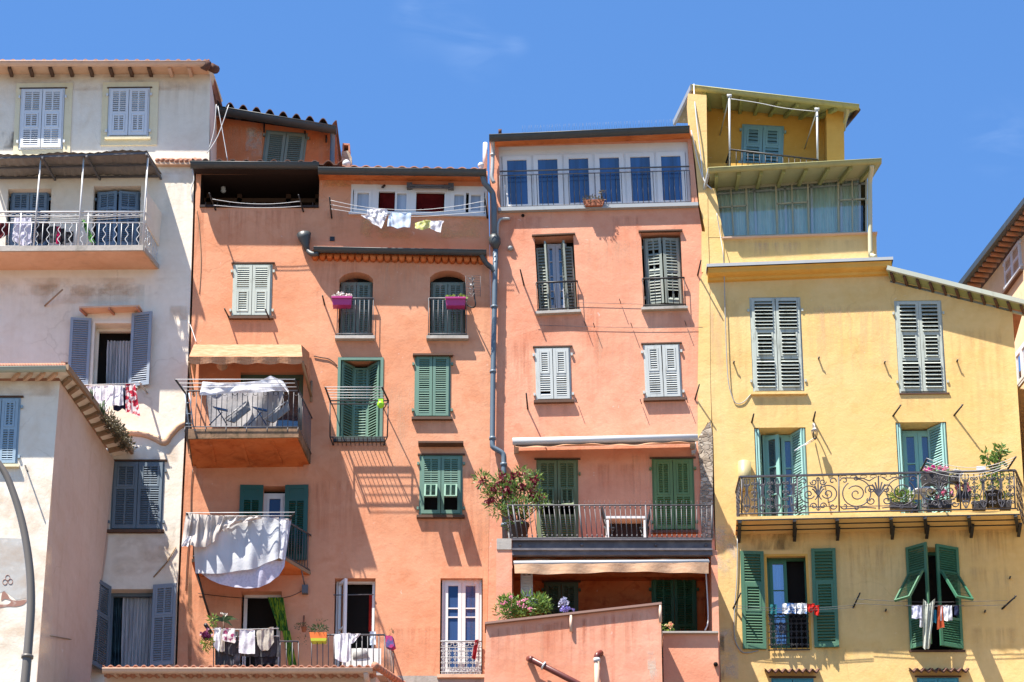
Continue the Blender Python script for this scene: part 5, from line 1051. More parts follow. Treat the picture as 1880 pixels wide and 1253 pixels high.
# ================================================================ YELLOW BUILDING
YBd = thing('apartment_building', (P(1580, 1253, 3).x, 3, 0), 'yellow apartment house with a glazed veranda and ornate iron balcony', 'building')
y1 = Fr(1379, 547, 1473, 722, 0, .01); y2 = Fr(1646, 553, 1733, 723, 0, .01)
d1 = Fr(1388, 786, 1483, 975, 0, .01); d2 = Fr(1649, 776, 1743, 965, 0, .01); g1 = Fr(1406, 1018, 1487, 1195, 0, .01); g2 = Fr(1668, 1006, 1763, 1195, 0, .0)
c1 = Fr(1417, 1246, 1495, 1330, 0); c2 = Fr(1685, 1245, 1762, 1330, 0)
lf = [(1283, 470), (1303, 520), (1304, 700), (1310, 820), (1314, 1000), (1324, 1253)]
rgt = [(1900, 1253), (1880, 900), (1859, 575), (1858, 567), (1640, 510), (1636, 497), (1300, 505)]
o3 = [P(1303, 500, -.02)] + [P(u, v, -.02) for u, v in lf[1:]] + [Vector((P(1324, 1253).x, -.02, 0)), Vector((P(1900, 1253).x, -.02, 0))] + [P(u, v, -.02) for u, v in rgt]
wall('front_wall', YBd, None, [(y1, .12, 1), (y2, .12, 1), (d1, .45, 1), (d2, .45, 1), (g1, .35, 1), (g2, .35, 1), (c1, .1, 1), (c2, .1, 1)], [YELLOW, DARK], -.02, 6.2, outer3=o3)
# corner strip rising beside the coral wall
m = MB(); ys = -.03
st = [(1263, 172), (1297, 175), (1299, 345), (1300, 430), (1303, 505), (1303, 520), (1304, 700), (1307, 800), (1300, 775), (1291, 790), (1281, 812), (1281, 700), (1284, 520), (1297, 480), (1294, 420), (1284, 375), (1277, 300), (1268, 240)]
lp = [[P(u, v, ys) for u, v in st]]; m.mesh(lp[0], [tuple(t) for t in tessellate_polygon(lp)])
for i in range(len(st)): a, b = lp[0][i], lp[0][(i + 1) % len(st)]; m.face([a, b, b + Vector((0, .6 if i < 3 or i > 14 else .02, 0)), a + Vector((0, .6 if i < 3 or i > 14 else .02, 0))])
m.build('corner_pilaster', YELLOW, YBd)
# cornice
m = MB(); a, b = P(1300, 497, -.30), P(1637, 483, -.30)
def mould(p0, p1, prof, mat, name):
    m = MB(); n = len(prof); vs = [Vector(p0) + Vector((0, y, z)) for y, z in prof] + [Vector(p1) + Vector((0, y, z)) for y, z in prof]
    m.mesh(vs, [(i, i + 1, n + i + 1, n + i) for i in range(n - 1)] + [tuple(range(n)), tuple(range(2 * n - 1, n - 1, -1))]); return m.build(name, mat, YBd)
z0 = 0; ca, cb = P(1300, 492, -.3), P(1637, 479, -.3)
mould(ca, cb, [(.3, -.22), (.2, -.2), (.18, -.15), (.1, -.13), (.04, -.1), (.02, -.03), (.0, 0), (.3, 0)], YELDK, 'cornice')
mould(ca + Vector((-.03, 0, .005)), cb + Vector((.03, 0, .005)), [(-.04, 0), (-.04, .07), (.3, .09), (.3, 0)], paint('grey_zinc_capping', (.4, .42, .43), (.3, .3, .3), .5, .5), 'cornice_capping')
# parapet of the veranda floor
vb = [(1328, 436), (1609, 428), (1610, 484), (1328, 497)]
m = MB(); m.prism([P(u, v, 0) for u, v in vb], (0, 5, 0)); m.build('veranda_wall', YELLOW, YBd)
m = MB(); m.prism([P(1288, 425, -.015), P(1329, 431, -.015), P(1329, 500, -.015), P(1288, 500, -.015)], (0, .3, 0)); m.build('corner_pier', YELLOW, YBd)
m = MB(); m.prism([P(1326, 437, -.09), P(1611, 427, -.09), P(1611, 425.5, -.09), P(1326, 435, -.09)], (0, .3, 0)); m.build('veranda_sill', SALG, YBd)
# veranda glazing
yv = .45; vg = Fr(1316, 340, 1590, 432, yv, .02)
vtl, vtr, vbl, vbr = P(1312, 347, yv), P(1592, 326, yv), P(1318, 438, yv), P(1592, 430, yv)
f, W, H = panel_map(vtl, vtr, vbl, vbr)
def vbar(m, x0, z0, x1, z1, w=.03, d=.05, y=0): m.bar(f(x0, z0) + Vector((0, y, 0)), f(x1, z1) + Vector((0, y, 0)), w, d, (0, 1, 0))
m = MB()
for x in (0.01, .73, .76 + .78, .76 + 1.62, W - .02): pass
xs = [.02, W * .205, W * .4, W * .61, W * .81, W - .02]
for x in xs: vbar(m, x, 0, x, H, .04, .04)
vbar(m, 0, .02, W, .02, .05, .06); vbar(m, 0, H - .02, W, H - .02, .05, .06)
for k in (0, 2, 4):
    vbar(m, (xs[k] + xs[k + 1]) / 2, 0, (xs[k] + xs[k + 1]) / 2, H, .03, .04); vbar(m, xs[k], H * .62, xs[k + 1], H * .62, .03, .04)
vf = m.build('veranda_frame', paint('yellowed_frame', (.42, .42, .3), (.25, .25, .2), .5, .5), YBd)
m = MB()
for k in range(5): m.face([f(xs[k] + .03, .03) + Vector((0, .01, 0)), f(xs[k + 1] - .03, .03) + Vector((0, .01, 0)), f(xs[k + 1] - .03, H - .03) + Vector((0, .01, 0)), f(xs[k] + .03, H - .03) + Vector((0, .01, 0))])
def clear(name, tint, al):
    m, t, b = newmat(name, .05, .5); g = nd(t, 'ShaderNodeBsdfGlossy'); g.inputs['Roughness'].default_value = .03; tr = nd(t, 'ShaderNodeBsdfTransparent'); tr.inputs[0].default_value = (*tint, 1); ms = nd(t, 'ShaderNodeMixShader')
    fr = nd(t, 'ShaderNodeFresnel'); fr.inputs[0].default_value = 1.5; a = nd(t, 'ShaderNodeMath', operation='ADD'); t.links.new(fr.outputs[0], a.inputs[0]); a.inputs[1].default_value = al
    t.links.new(a.outputs[0], ms.inputs[0]); t.links.new(tr.outputs[0], ms.inputs[1]); t.links.new(g.outputs[0], ms.inputs[2]); t.links.new(ms.outputs[0], t.nodes['Material Output'].inputs[0]); return m
VG = clear('clear_glass', (.96, 1, .99), .08)
m.build('pane', VG, vf)
m = MB(); r0 = f(W, 0); r1 = f(W, H); off = Vector((.0, 2.2, 0)); m.face([r0, r0 + off, r1 + off, r1]); m.build('side_pane', VG, vf)
m = MB()
for t in (.25, .5, .75): m.bar(lerp(r0, r0 + off, t), lerp(r1, r1 + off, t), .05, .05)
m.bar(lerp(r0, r1, .6), lerp(r0, r1, .6) + off, .04, .04); m.build('side_frame', PVC, vf)
m = MB(); n = 220; vs = []
CG = fabric('pale_green_curtain', (.88, 1.0, .9), (.66, .88, .78), 5, .4, .6, .2, (7, 7, .2))
for j in range(3):
    for i in range(n + 1):
        x = .06 + (W - .2) * i / n; p = f(x, .02 + (H + .1) * j / 2); p.y += .12 + .03 * math.sin(i * .9) + .015 * math.sin(i * 2.3); vs.append(p)
m.mesh(vs, [(j * (n + 1) + i, j * (n + 1) + i + 1, (j + 1) * (n + 1) + i + 1, (j + 1) * (n + 1) + i) for j in range(2) for i in range(n)], True); m.build('curtain', CG, vf)
m = MB()
for x in (W * .26, W * .46, W * .635, W * .83, W - .15): vbar(m, x, 0, x, H - .0, .045, .03, .06)
vbar(m, 0, H - .1, W, H - .1, .04, .03, .06); m.build('sliding_frame', LBLUE, vf)
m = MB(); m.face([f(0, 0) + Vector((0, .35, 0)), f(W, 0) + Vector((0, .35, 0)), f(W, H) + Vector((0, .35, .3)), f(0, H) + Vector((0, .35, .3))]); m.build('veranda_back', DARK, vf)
m = MB(); m.prism([P(1298, 345, -.02), P(1313, 346, -.02), P(1329, 436, -.02), P(1299, 436, -.02)], (0, .5, 0)); m.build('corner_pier', YELLOW, YBd)
# veranda roof with rafters
def eave(B, a, b, ai, bi, n, th=.07, rm=GRAF, sm=None, t0=.04, t1=.96, rw=.07):
    """a-b outer edge, ai-bi wall line"""
    m = MB(); m.mesh([Vector(x) for x in (a, b, bi, ai)], [(0, 1, 2, 3)]); m.build('soffit', sm or GRAF, B)
    for i in range(n): t = t0 + (t1 - t0) * i / (n - 1); m = MB(); m.bar(lerp(a, b, t) + Vector((0, .05, -.045)), lerp(ai, bi, t) + Vector((0, .0, -.045)), rw, .08); m.build('rafter', rm, B)
SOF2 = paint('pale_green_soffit', (.42, .44, .24), (.3, .3, .15), .5, .8)
a, b = P(1303, 317, -.42), P(1616, 300, -.42); ai, bi = P(1302, 347, yv + .02), P(1592, 328, yv + .02)
eave(YBd, a, b, ai, bi, 8, sm=SOF2); gutter('gutter', YBd, P(1300, 312, -.48), P(1618, 295, -.48), .085, GGUT, 11)
m = MB(); t = Vector((0, 0, .05)); A, B2, C2, D2 = a + t, b + t, P(1600, 318, 2.6), P(1300, 330, 2.6); C2.z = max(C2.z, b.z + .15); D2.z = a.z + .15
m.mesh([A, B2, C2, D2, A + t * .4, B2 + t * .4, C2 + t, D2 + t], [(0, 1, 2, 3), (4, 5, 6, 7), (0, 1, 5, 4), (1, 2, 6, 5), (2, 3, 7, 6), (3, 0, 4, 7)]); m.build('veranda_roof', GGUT, YBd)
m = MB(); m.mesh([b, P(1617, 303, -.3), P(1601, 329, .9), bi], [(0, 1, 2, 3)]); m.build('soffit', GRAF, YBd)
m = MB(); m.bar(P(1302, 312, -.45), P(1288, 366, .25), .05, .1); m.build('verge_board', ZINCL, YBd)
pipe(YBd, smooth(pathpx([(1601, 303, -.45), (1600, 315, -.3), (1597, 335, -.12), (1597, 360, -.12), (1598, 462, -.12), (1600, 469, -.14), (1608, 472, -.2)]), 3), .05, paint('cream_pipe', (.55, .52, .34), (.6, .58, .5), .5, .5))
# rooftop loggia
yb = 1.45; yp = .7
bs_ = Fr(1362, 233, 1438, 312, yb, -.07)
wall('loggia_wall', YBd, None, [(bs_, .1, 1)], [YELDK, DARK], yb, 2.5, outer3=[P(1290, 185, yb), P(1530, 210, yb), P(1530, 340, yb), P(1290, 340, yb)])
closed(YBd, Fr(1361, 231, 1438, 312, yb, -.06), SKYB, ((1, 'l'), (1, 'f')), cols=1, y=.01, sill=False, lintel=False, pitch=.075, fw=.06, lab='sky blue shutters in the rooftop loggia')
m = MB(); m.prism([P(1270, 165, yp), P(1296, 170, yp), P(1299, 330, yp), P(1280, 330, yp)], (0, 4, 0)); m.build('loggia_pier', YELLOW, YBd)
m = MB(); p_ = [P(1517, 196, yp), P(1549, 201, yp), P(1551, 330, yp), P(1519, 330, yp)]; m.prism(p_, (0, 4, 0)); m.build('loggia_pier', YELDK, YBd)
m = MB(); m.prism([P(1296, 300, yp), P(1519, 300, yp), P(1519, 325, yp), P(1296, 325, yp)], (0, .7, 0)); m.build('loggia_floor', YELDK, YBd)
ye = .35; a, b = P(1272, 163, ye), P(1577, 201, ye); ai, bi = P(1286, 190, yb - .02), P(1535, 222, yb - .02)
ai = P(1286, 197, yb - .02); bi = P(1530, 220, yb - .02)
eave(YBd, a, b, ai, bi, 8, sm=SOF2, t0=.07, t1=.86); gutter('gutter', YBd, P(1270, 160, ye - .05), P(1577, 196, ye - .05), .085, GGUT, 11)
m = MB(); A, B2 = a + t, b + t; D2 = P(1233, 228, 5.6); C2 = Vector((B2.x - .3, 5.6, D2.z - .4)); D2.z = C2.z + .4
D2 = Vector((P(1238, 226, 4.2).x, 4.2, P(1238, 226, 4.2).z)); C2 = Vector((P(1548, 236, 3.2).x, 3.2, P(1548, 236, 3.2).z))
m.mesh([A, B2, C2, D2, A + t * .6, B2 + t * .6, C2 + t * .6, D2 + t * .6], [(0, 1, 2), (0, 2, 3), (4, 5, 6), (4, 6, 7), (0, 1, 5, 4), (1, 2, 6, 5), (2, 3, 7, 6), (3, 0, 4, 7)]); m.build('loggia_roof', GGUT, YBd)
m = MB(); m.bar(P(1270, 160, ye), P(1238, 226, 4.2), .06, .12); m.build('verge_board', ZINCL, YBd)
m = MB(); m.tube([P(1576, 202, ye), P(1549, 235, 3.0)], .05, 6); m.build('verge_board', DWOOD, YBd)
pipe(YBd, smooth(pathpx([(1556, 199, ye), (1556, 208, ye + .1), (1551, 225, yp), (1549, 240, yp + .2)]), 3), .04, paint('cream_green_pipe', (.45, .43, .25), (.3, .27, .15), .5, .5))
yr_ = .2; m = MB(); A, B2 = P(1341, 275, yr_), P(1502, 294, yr_); C2, D2 = P(1341, 312, yr_), P(1502, 320, yr_)
rail(m, A, B2, C2, D2, 15, .009, .02, .01); E2 = P(1328, 306, 1.2); G2 = Vector((E2.x, E2.y, C2.z)); E2.z = A.z; rail(m, A, E2, C2, G2, 6, .009, .02, .01); m.build('loggia_railing', IRON, YBd)
for u, v0, v1, bu in ((1339, 178, 306, 1321), (1500, 203, 300, 1476)):
    m = MB(); tp = P(u, v0, .25); m.tube([tp, P(u + 1, v1, .25)], .022, 8); m.tube([tp, Vector((P(bu, v0 + 40, yb).x, yb, tp.z - .3))], .014, 6); m.tube([tp + Vector((-.05, 0, .02)), tp + Vector((.05, 0, .02))], .04, 8); m.build('clothesline_post', WMET, YBd)
wire(YBd, [P(1342, 182, .2), P(1390, 189, .2), P(1440, 199, .2), P(1498, 205, .2)], .009, WMET, 'clothesline')
# cables down the corner
wire(YBd, pathpx([(1274, 155, .2), (1275, 180, .0), (1281, 240, -.1), (1287, 290, -.1), (1292, 330, -.12), (1307, 348, -.2)]), .014, WMET); wire(YBd, pathpx([(1269, 240, -.1), (1280, 290, -.1), (1290, 328, -.1)]), .012, WMET)
wire(YBd, pathpx([(1316, 392, -.1), (1322, 430, -.1), (1328, 470, -.35), (1330, 520, -.1), (1332, 600, -.08), (1336, 690, -.08), (1343, 725, -.06), (1352, 741, -.04), (1366, 738, -.04), (1378, 725, -.03)]), .01, ZINCL)
wire(YBd, pathpx([(1354, 985, -.05), (1353, 1060, -.05), (1349, 1110, -.05), (1348, 1165, -.05), (1356, 1190, -.05), (1368, 1199, -.05), (1392, 1195, -.05)]), .012, ZINCL)
# right sloping eave
a, b = P(1628, 496, -.28), P(1884, 560, -.28); ai, bi = P(1634, 513, -.02), P(1890, 575, -.02)
m = MB(); m.mesh([a, b, bi, ai], [(0, 1, 2, 3)]); m.build('soffit', GRAF, YBd)
for i in range(11): m = MB(); tt = .03 + i * .093; m.bar(lerp(a, b, tt) - Vector((0, 0, .04)), lerp(ai, bi, tt) - Vector((0, 0, .04)), .05, .07); m.build('rafter', DWOOD, YBd)
m = MB(); m.bar(a + Vector((0, -.03, .03)), b + Vector((0, -.03, .03)), .07, .1); m.bar(ai + Vector((0, .03, -.05)), bi + Vector((0, .03, -.05)), .06, .05); m.build('fascia', paint('grey_green_fascia', (.42, .45, .38), (.3, .3, .25), .5, .6), YBd)
m = MB(); m.mesh([a + Vector((0, 0, .08)), b + Vector((0, 0, .08)), b + Vector((0, 5, .08)), a + Vector((0, 5, .08))], [(0, 1, 2, 3)]); m.build('roof', TILE, YBd)
# windows of the main wall
closed(YBd, y1, PALE, ((1, 'l'), (.95, 'f'), (1, 'l')), cols=1, pitch=.085, lt=R(41), sillmat=YELLOW, lintel=False, lab='flaking pale green three panel shutters under the cornice', tw=.004)
closed(YBd, y2, PALE, ((1, 'l'), (.95, 'f'), (1, 'l')), cols=1, pitch=.085, lt=R(41), sill=False, lintel=False, lab='flaking pale green three panel shutters under the sloping eave', tw=.006)
m = MB(); m.box(y1.M, y1.x0 - .0, y1.x1 + .05, 0, .08, y1.z0 - .05, y1.z0); m.build('sill', YELLOW, YBd)
m = MB(); m.box(y2.M, y2.x0 - .0, y2.x1 + .05, 0, .05, y2.z0 - .03, y2.z0); m.build('sill', DWOOD, YBd)
def folded(parent, fr, mat, s, w_, a, depth=.0):
    """leaf hinged at the outer edge of the reveal and folded into it (a < 0)"""
    for k_ in (0, 1):
        q = fr.M @ T((-s * (fr.W / 2 - .012 - .05 * k_), depth, fr.z0 + .03)) @ Rz(s * a); k = MB()
        leaf(k, q, s * (w_ - .05 * k_), fr.H - .05, ((1, 'l'), (1, 'l'), (1, 'l')), 1, sw=.05, pitch=.055); k.build('shutter', mat, parent)
AQ2 = paint('aqua_pale_paint', (.30, .52, .47), (.36, .46, .42), .5, .55)
gd = glazed(YBd, Fr(1403, 800, 1470, 975, .35, .01), AQUA, GL_DARK, 2, (1, 1, 1), fw=.05, lw=.08, openL={0: -R(30)}, name='balcony_door', lab='aqua balcony door half open, left of the two on the iron balcony')
folded(gd, d1, AQ2, 1, .36, R(-78)); folded(gd, d1, AQ2, -1, .44, R(-58))
gd = glazed(YBd, Fr(1656, 792, 1722, 965, .35, .01), AQUA, GL_DARK, 2, (1, 1, 1), fw=.05, lw=.08, name='balcony_door', lab='aqua balcony door behind the flower boxes')
folded(gd, d2, AQ2, 1, .36, R(-78)); folded(gd, d2, AQ2, -1, .48, R(-50))
for tu, tv, ru, rv, L in ((1384, 760, 1380, 777, .25), (1497, 756, 1493, 774, .28), (1654, 744, 1639, 765, .3), (1768, 743, 1751, 764, .3), (1579, 1089, 1566, 1117, .35), (1866, 1094, 1839, 1119, .35), (1360, 1089, 1346, 1118, .35)): rods(YBd, [(tu, tv, ru, rv, L)], .02)
for u, v in ((1347, 667), (1503, 659), (1624, 667), (1757, 664), (1626, 1122), (1808, 1124), (1854, 1062)): m = MB(); m.tube([P(u, v, -.02), P(u, v, -.1), P(u + 1, v - 4, -.12)], .018, 5); m.build('wall_hook', IRON, YBd)
# wall lantern
m = MB(); p = P(1494, 793, -.02); m.tube(smooth([p + Vector((0, 0, -.05)), p + Vector((-.02, -.12, .12)), p + Vector((0, -.22, .05)), p + Vector((0, -.22, -.02))], 4), .014, 6); m.tube([p + Vector((0, -.22, -.01)), p + Vector((0, -.22, -.07))], [.02, .075], 6); lt = m.build('wall_lantern', WMET, YBd)
m = MB(); c0 = p + Vector((0, -.22, -.08))
for k in range(6): aa = k * math.pi / 3; d = Vector((math.cos(aa), math.sin(aa), 0)); m.tube([c0 + d * .065, c0 + d * .035 + Vector((0, 0, -.16))], .007, 4)
m.tube([c0 + Vector((0, 0, -.16)), c0 + Vector((0, 0, -.2))], [.04, .01], 6); m.build('lantern_cage', IRON, lt)
m = MB(); m.tube([P(1494, 805, -.05), P(1476, 817, -.5), P(1459, 828, -.9)], .01, 5); m.tube([P(1494, 809, -.05), P(1478, 818, -.5)], .01, 5); m.build('clothesline_arm', WMET, YBd)
m = MB(); m.tube([P(1367, 849, -.1), P(1367, 900, -.1)], .135, 16); m.build('cream_pipe_section', paint('cream_yellow_tin', (.42, .35, .17), (.34, .28, .14), .3, .5), YBd)
# ornate balcony
Lb = -.82
m = MB(); a, b = P(1352, 955, Lb), P(1872, 944, Lb); aw, bw = atz(1350, 985, -.02, a.z), atz(1877, 972, -.02, b.z)
slab(m, a, b, aw, bw, .07); m.build('balcony_slab', YELLOW, YBd)
m = MB()
for t in (.012, .36, .7): aa, bb = lerp(a, aw, t), lerp(b, bw, t); m.bar(aa - Vector((0, 0, .006)), bb - Vector((0, 0, .006)), .03, .02)
m.build('slab_joist', IRON, YBd)
for t in (.012, .205, .355, .545, .665, .82, .985):
    m = MB(); aa, bb = lerp(a, b, t), lerp(aw, bw, t); q = Vector((0, 0, -.06)); m.bar(aa + q * .6, bb + q * .8, .07, .05); m.bar(bb + q * .8 + Vector((0, -.4, 0)), bb + q * 2.6, .06, .05); m.build('bracket', IRON, YBd)
def Prail(u, v): return P(u, v, Lb)
A, B2, C2, D2 = P(1358, 876, Lb), P(1864, 864, Lb), P(1358, 944, Lb), P(1867, 934, Lb)
m = MB(); m.bar(A, B2, .05, .035); m.tube([C2, D2], .016, 6); f, W, H = panel_map(A, B2, C2, D2)
st = [0, .125, .365, .605, .735, .87, 1.0]; wd = [0]
ur = lambda u: (u - 1358) / 507 * W
posts = [1362, 1464, 1540, 1686, 1762, 1862]
for u in posts: x = ur(u); m.tube([f(x, 0), f(x, H)], .016, 6)
for u0, u1, s in ((1464, 1540, 0),): pass
scrollwork(m, f, ur(1467), ur(1537), .04, H - .05, .0135, 0); scrollwork(m, f, ur(1542), ur(1684), .04, H - .05, .0135, 3); scrollwork(m, f, ur(1689), ur(1760), .04, H - .05, .0135, 0)
n = 7
for i in range(n): scrollwork(m, f, ur(1364 + 100 * i / n), ur(1364 + 100 * (i + 1) / n), .03, H - .05, .012, 1 if i % 2 else 2)
n = 6
for i in range(n): scrollwork(m, f, ur(1764 + 98 * i / n), ur(1764 + 98 * (i + 1) / n), .03, H - .05, .012, 1 if i % 2 else 2)
for k in range(8): x0 = ur(1540 + 146 * k / 8); x1 = ur(1540 + 146 * (k + 1) / 8); m.tube([f((x0 + x1) / 2 + .07 * math.cos(j / 6 * math.pi), H * .93 + .03 * math.sin(j / 6 * math.pi)) for j in range(13)], .006, 4)
for X0, wx in ((A, P(1351, 900, -.02)), (B2, P(1876, 890, -.02))):
    lo = C2 if X0 is A else D2; wt, wb_ = Vector((wx.x, -.02, X0.z)), Vector((wx.x, -.02, lo.z)); m.bar(X0, wt, .04, .03); m.tube([lo, wb_], .014, 6); g, W2, H2 = panel_map(X0, wt, lo, wb_)
    for i in range(5): scrollwork(m, g, W2 * i / 5, W2 * (i + 1) / 5, .03, H2 - .03, .008, 1)
m.build('ornate_iron_railing', paint('purple_grey_iron', (.055, .052, .065), (.13, .12, .14), .5, .5), YBd)
p0, p1 = P(1690, 866, Lb + .05), P(1702, 842, Lb - .35); q0, q1 = P(1850, 862, Lb + .05), P(1865, 839, Lb - .35); each(YBd, 'drying_rack_arm', IRON, [[p0, p1], [q0, q1]], .022)
m = MB()
for k in range(4): t = k / 4; c_ = [lerp(lerp(p1, p0, t), lerp(q1, q0, t), s) - Vector((0, 0, .22 * 4 * s * (1 - s))) for s in (0, .2, .4, .6, .8, 1)]; m.tube(smooth(c_, 3), .006, 4)
m.build('drying_rack_lines', WMET, YBd)
# lower windows
w = MB(); frame_box(w, g1.M, g1.x0, g1.x1, g1.z0, g1.z1, -.02, .02, .05); wn_ = w.build('window', YELDK, YBd)
glazed(YBd, Fr(1410, 1026, 1484, 1195, .22, .01), MGREEND, glass('bright_sky_glass', (.05, .09, .2), .04, .3), 2, (1, 1, 1), skip=(1,), fw=.05, lw=.07, mull=.012, name='balcony_door', lab='green framed french window, one leaf open, between wide green shutters')
P3 = ((1, 'l'), (.95, 'f'), (.95, 'l'))
open_leaf(wn_, (1361, 1014, 1404, 1193), MGREEN, P3, hinge=-1, cols=1, turn=.06, sw=.07, pitch=.06, th=.05); open_leaf(wn_, (1492, 1009, 1537, 1190), MGREEN, P3, hinge=1, cols=1, turn=.06, sw=.07, pitch=.066, th=.05)
f, W, H = panel_map(P(1410, 1128, -.08), P(1485, 1127, -.08), P(1411, 1194, -.08), P(1487, 1193, -.08)); m = MB()
m.tube([f(0, H), f(W, H)], .016, 6); m.tube([f(0, 0), f(W, 0)], .014, 6); m.tube([f(0, H * .85), f(W, H * .85)], .007, 5)
for i in range(8): scrollwork(m, f, W * i / 8, W * (i + 1) / 8, .02, H * .85, .008, 1)
for i in range(8): m.tube([f(W * (i + .5) / 8 + .045 * math.cos(k / 6 * math.pi), H * .925 + .04 * math.sin(k / 6 * math.pi)) for k in range(13)], .006, 4)
m.build('scrolled_railing', IRON, YBd)
for k in range(2): wire(YBd, [P(1347, 1112 + k * 5, -.34), P(1450, 1118 + k * 4, -.34), P(1568, 1112 + k * 4, -.34)], .005, IRONG, 'clothesline')
for k in range(2): wire(YBd, [P(1568, 1100 + k * 8, -.34), P(1700, 1106 + k * 8, -.34), P(1850, 1103 + k * 8, -.34)], .005, IRONG, 'clothesline')
w = MB(); frame_box(w, g2.M, g2.x0, g2.x1, g2.z0, g2.z1, -.3, -.24, .06); wn_ = w.build('window', MGREEND, YBd, 'window with green shutters ajar and both middle flaps propped open')
for s, w_, an in ((1, .5, R(40)), (-1, .52, R(24))):
    k = MB(); q = g2.M @ T((-s * (g2.W / 2 - .01), .02, g2.z0 + .02)) @ Rz(s * an); leaf(k, q, s * w_, g2.H - .04, ((1.15, 'l'), (.78, 'o'), (.01, 'o'), (.0001, 'o')) if 0 else ((.95, 'l'), (1.75, 'F'), (.95, 'l')), 1, sw=.06, flap=R(36), th=.05); k.build('shutter', MGREEND if s < 0 else MGREEN, wn_)
m = MB(); m.box(g2.M, g2.x0 - .04, g2.x1 + .04, -.2, .05, g2.z0 - .04, g2.z0); m.build('sill', DWOOD, YBd)
for cf_, u0, u1, v in ((c1, 1405, 1505, 1231), (c2, 1671, 1780, 1230)):
    m = MB(); n = 8; a, b = P(u0, v, -.32), P(u1, v, -.32); vs = []
    N = n * 8
    for j in range(2):
        for i in range(N + 1): p = lerp(a, b, i / N) + Vector((0, .32 * j, .14 * j)); p.z += .035 * math.cos(i / 8 * 2 * math.pi) * (1 if j == 0 else .6); vs.append(p)
    for i in range(N + 1): vs.append(vs[i] + Vector((0, .02, -.03)))
    for i in range(N + 1): vs.append(vs[N + 1 + i] + Vector((0, 0, -.05)))
    m.mesh(vs, [(i, i + 1, N + 2 + i, N + 1 + i) for i in range(N)] + [(i, i + 1, 2 * N + 3 + i, 2 * N + 2 + i) for i in range(N)] + [(2 * N + 2 + i, 2 * N + 3 + i, 3 * N + 4 + i, 3 * N + 3 + i) for i in range(N)]); m.build('tiled_hood', TILED, YBd)
    closed(YBd, cf_, paint('bright_blue_paint', (.06, .3, .42), (.05, .2, .3), .4, .5), LV, cols=2, sill=False)
# plaster scars at the corner
m = MB()
for pts in ([(1311, 985), (1330, 990), (1338, 1005), (1335, 1030), (1326, 1045), (1315, 1040)],)[:0]: m.mesh([P(u, v, -.026) for u, v in pts], [tuple(range(len(pts)))])


stains(YBd, [(1380, 728, 1475, 790, ST_D), (1646, 728, 1740, 780, ST_D), (1400, 975, 1500, 1020, ST_G), (1360, 978, 1470, 1012, ST_K), (1500, 975, 1700, 1060, ST_G), (1690, 972, 1860, 1080, ST_D), (1740, 970, 1870, 1040, ST_G), (1312, 960, 1352, 1060, ST_PB), (1316, 1150, 1356, 1250, ST_PB), (1314, 1160, 1330, 1253, ST_K), (1312, 980, 1348, 1120, ST_G), (1330, 540, 1372, 900, ST_D), (1480, 560, 1640, 760, ST_P), (1740, 600, 1850, 860, ST_D), (1500, 1190, 1660, 1250, ST_G), (1780, 1150, 1870, 1250, ST_D), (1304, 560, 1330, 900, ST_P), (1540, 1000, 1670, 1190, ST_D), (1760, 1040, 1870, 1180, ST_G)], -.026)
stains(YBd, [(1330, 440, 1600, 480, ST_D), (1380, 445, 1480, 484, ST_P)], -.006)
for ru, rv in ((1347, 667), (1503, 659), (1624, 667), (1757, 664)): stains(YBd, [(ru - 7, rv - 7, ru + 7, rv + 7, ST_G)], -.028)
# ================================================================ FAR RIGHT HOUSE
FH = thing('apartment_building', (P(1870, 900, 4).x, 4, 0), 'peach house at the right edge, seen steeply from the side under dark tiles', 'building')
pA, pB = P(1768, 532, 5.3), P(1900, 362, .3); zr = (pA.z + pB.z) / 2
A = Vector((pA.x, pA.y, pA.z)); Bp = Vector((pB.x, pB.y, pB.z)); d = (Bp - A); nrm = Vector((d.y, -d.x, 0)).normalized()
if nrm.x > 0: nrm = -nrm
inn = -nrm * .3; m = MB(); Aw, Bw = A + inn - Vector((0, 0, .12)), Bp + inn - Vector((0, 0, .12))
ext = (Bw - Aw) * .6; far = (Aw - Bw) * .3
m.face([Aw + far, Bw + ext, Vector((*(Bw + ext).xy, 0)), Vector((*(Aw + far).xy, 0))]); e_ = Vector((4, 4, 0))
m.face([Bw + ext, Bw + ext + e_, Vector((*(Bw + ext + e_).xy, 0)), Vector((*(Bw + ext).xy, 0))]); m.build('front_wall', PEACH, FH)
m = MB(); n = 34
for i in range(n): p = lerp(A + far, Bp + ext, (i + .5) / n); m.tube([p, p + inn * 1.02], .06, 8)
m.build('eaves_tiles', paint('muted_orange_tile', (.36, .17, .08), (.22, .1, .05)), FH)
m = MB(); q = Vector((0, 0, .1)); m.bar(A + far + q - inn * .1, Bp + ext + q - inn * .1, .14, .14); m.build('gutter', ZINC, FH)
m = MB(); m.face([A + far + q, Bp + ext + q, Bp + ext + q + e_ + Vector((0, 0, .8)), A + far + q + e_ + Vector((0, 0, .8))]); m.build('roof', TILED, FH)
def fpt(u, v):   # point on that wall seen at a pixel
    r = ray(u, v); wn2 = nrm; t = (Aw - CAM).dot(wn2) / r.dot(wn2); return CAM + r * t
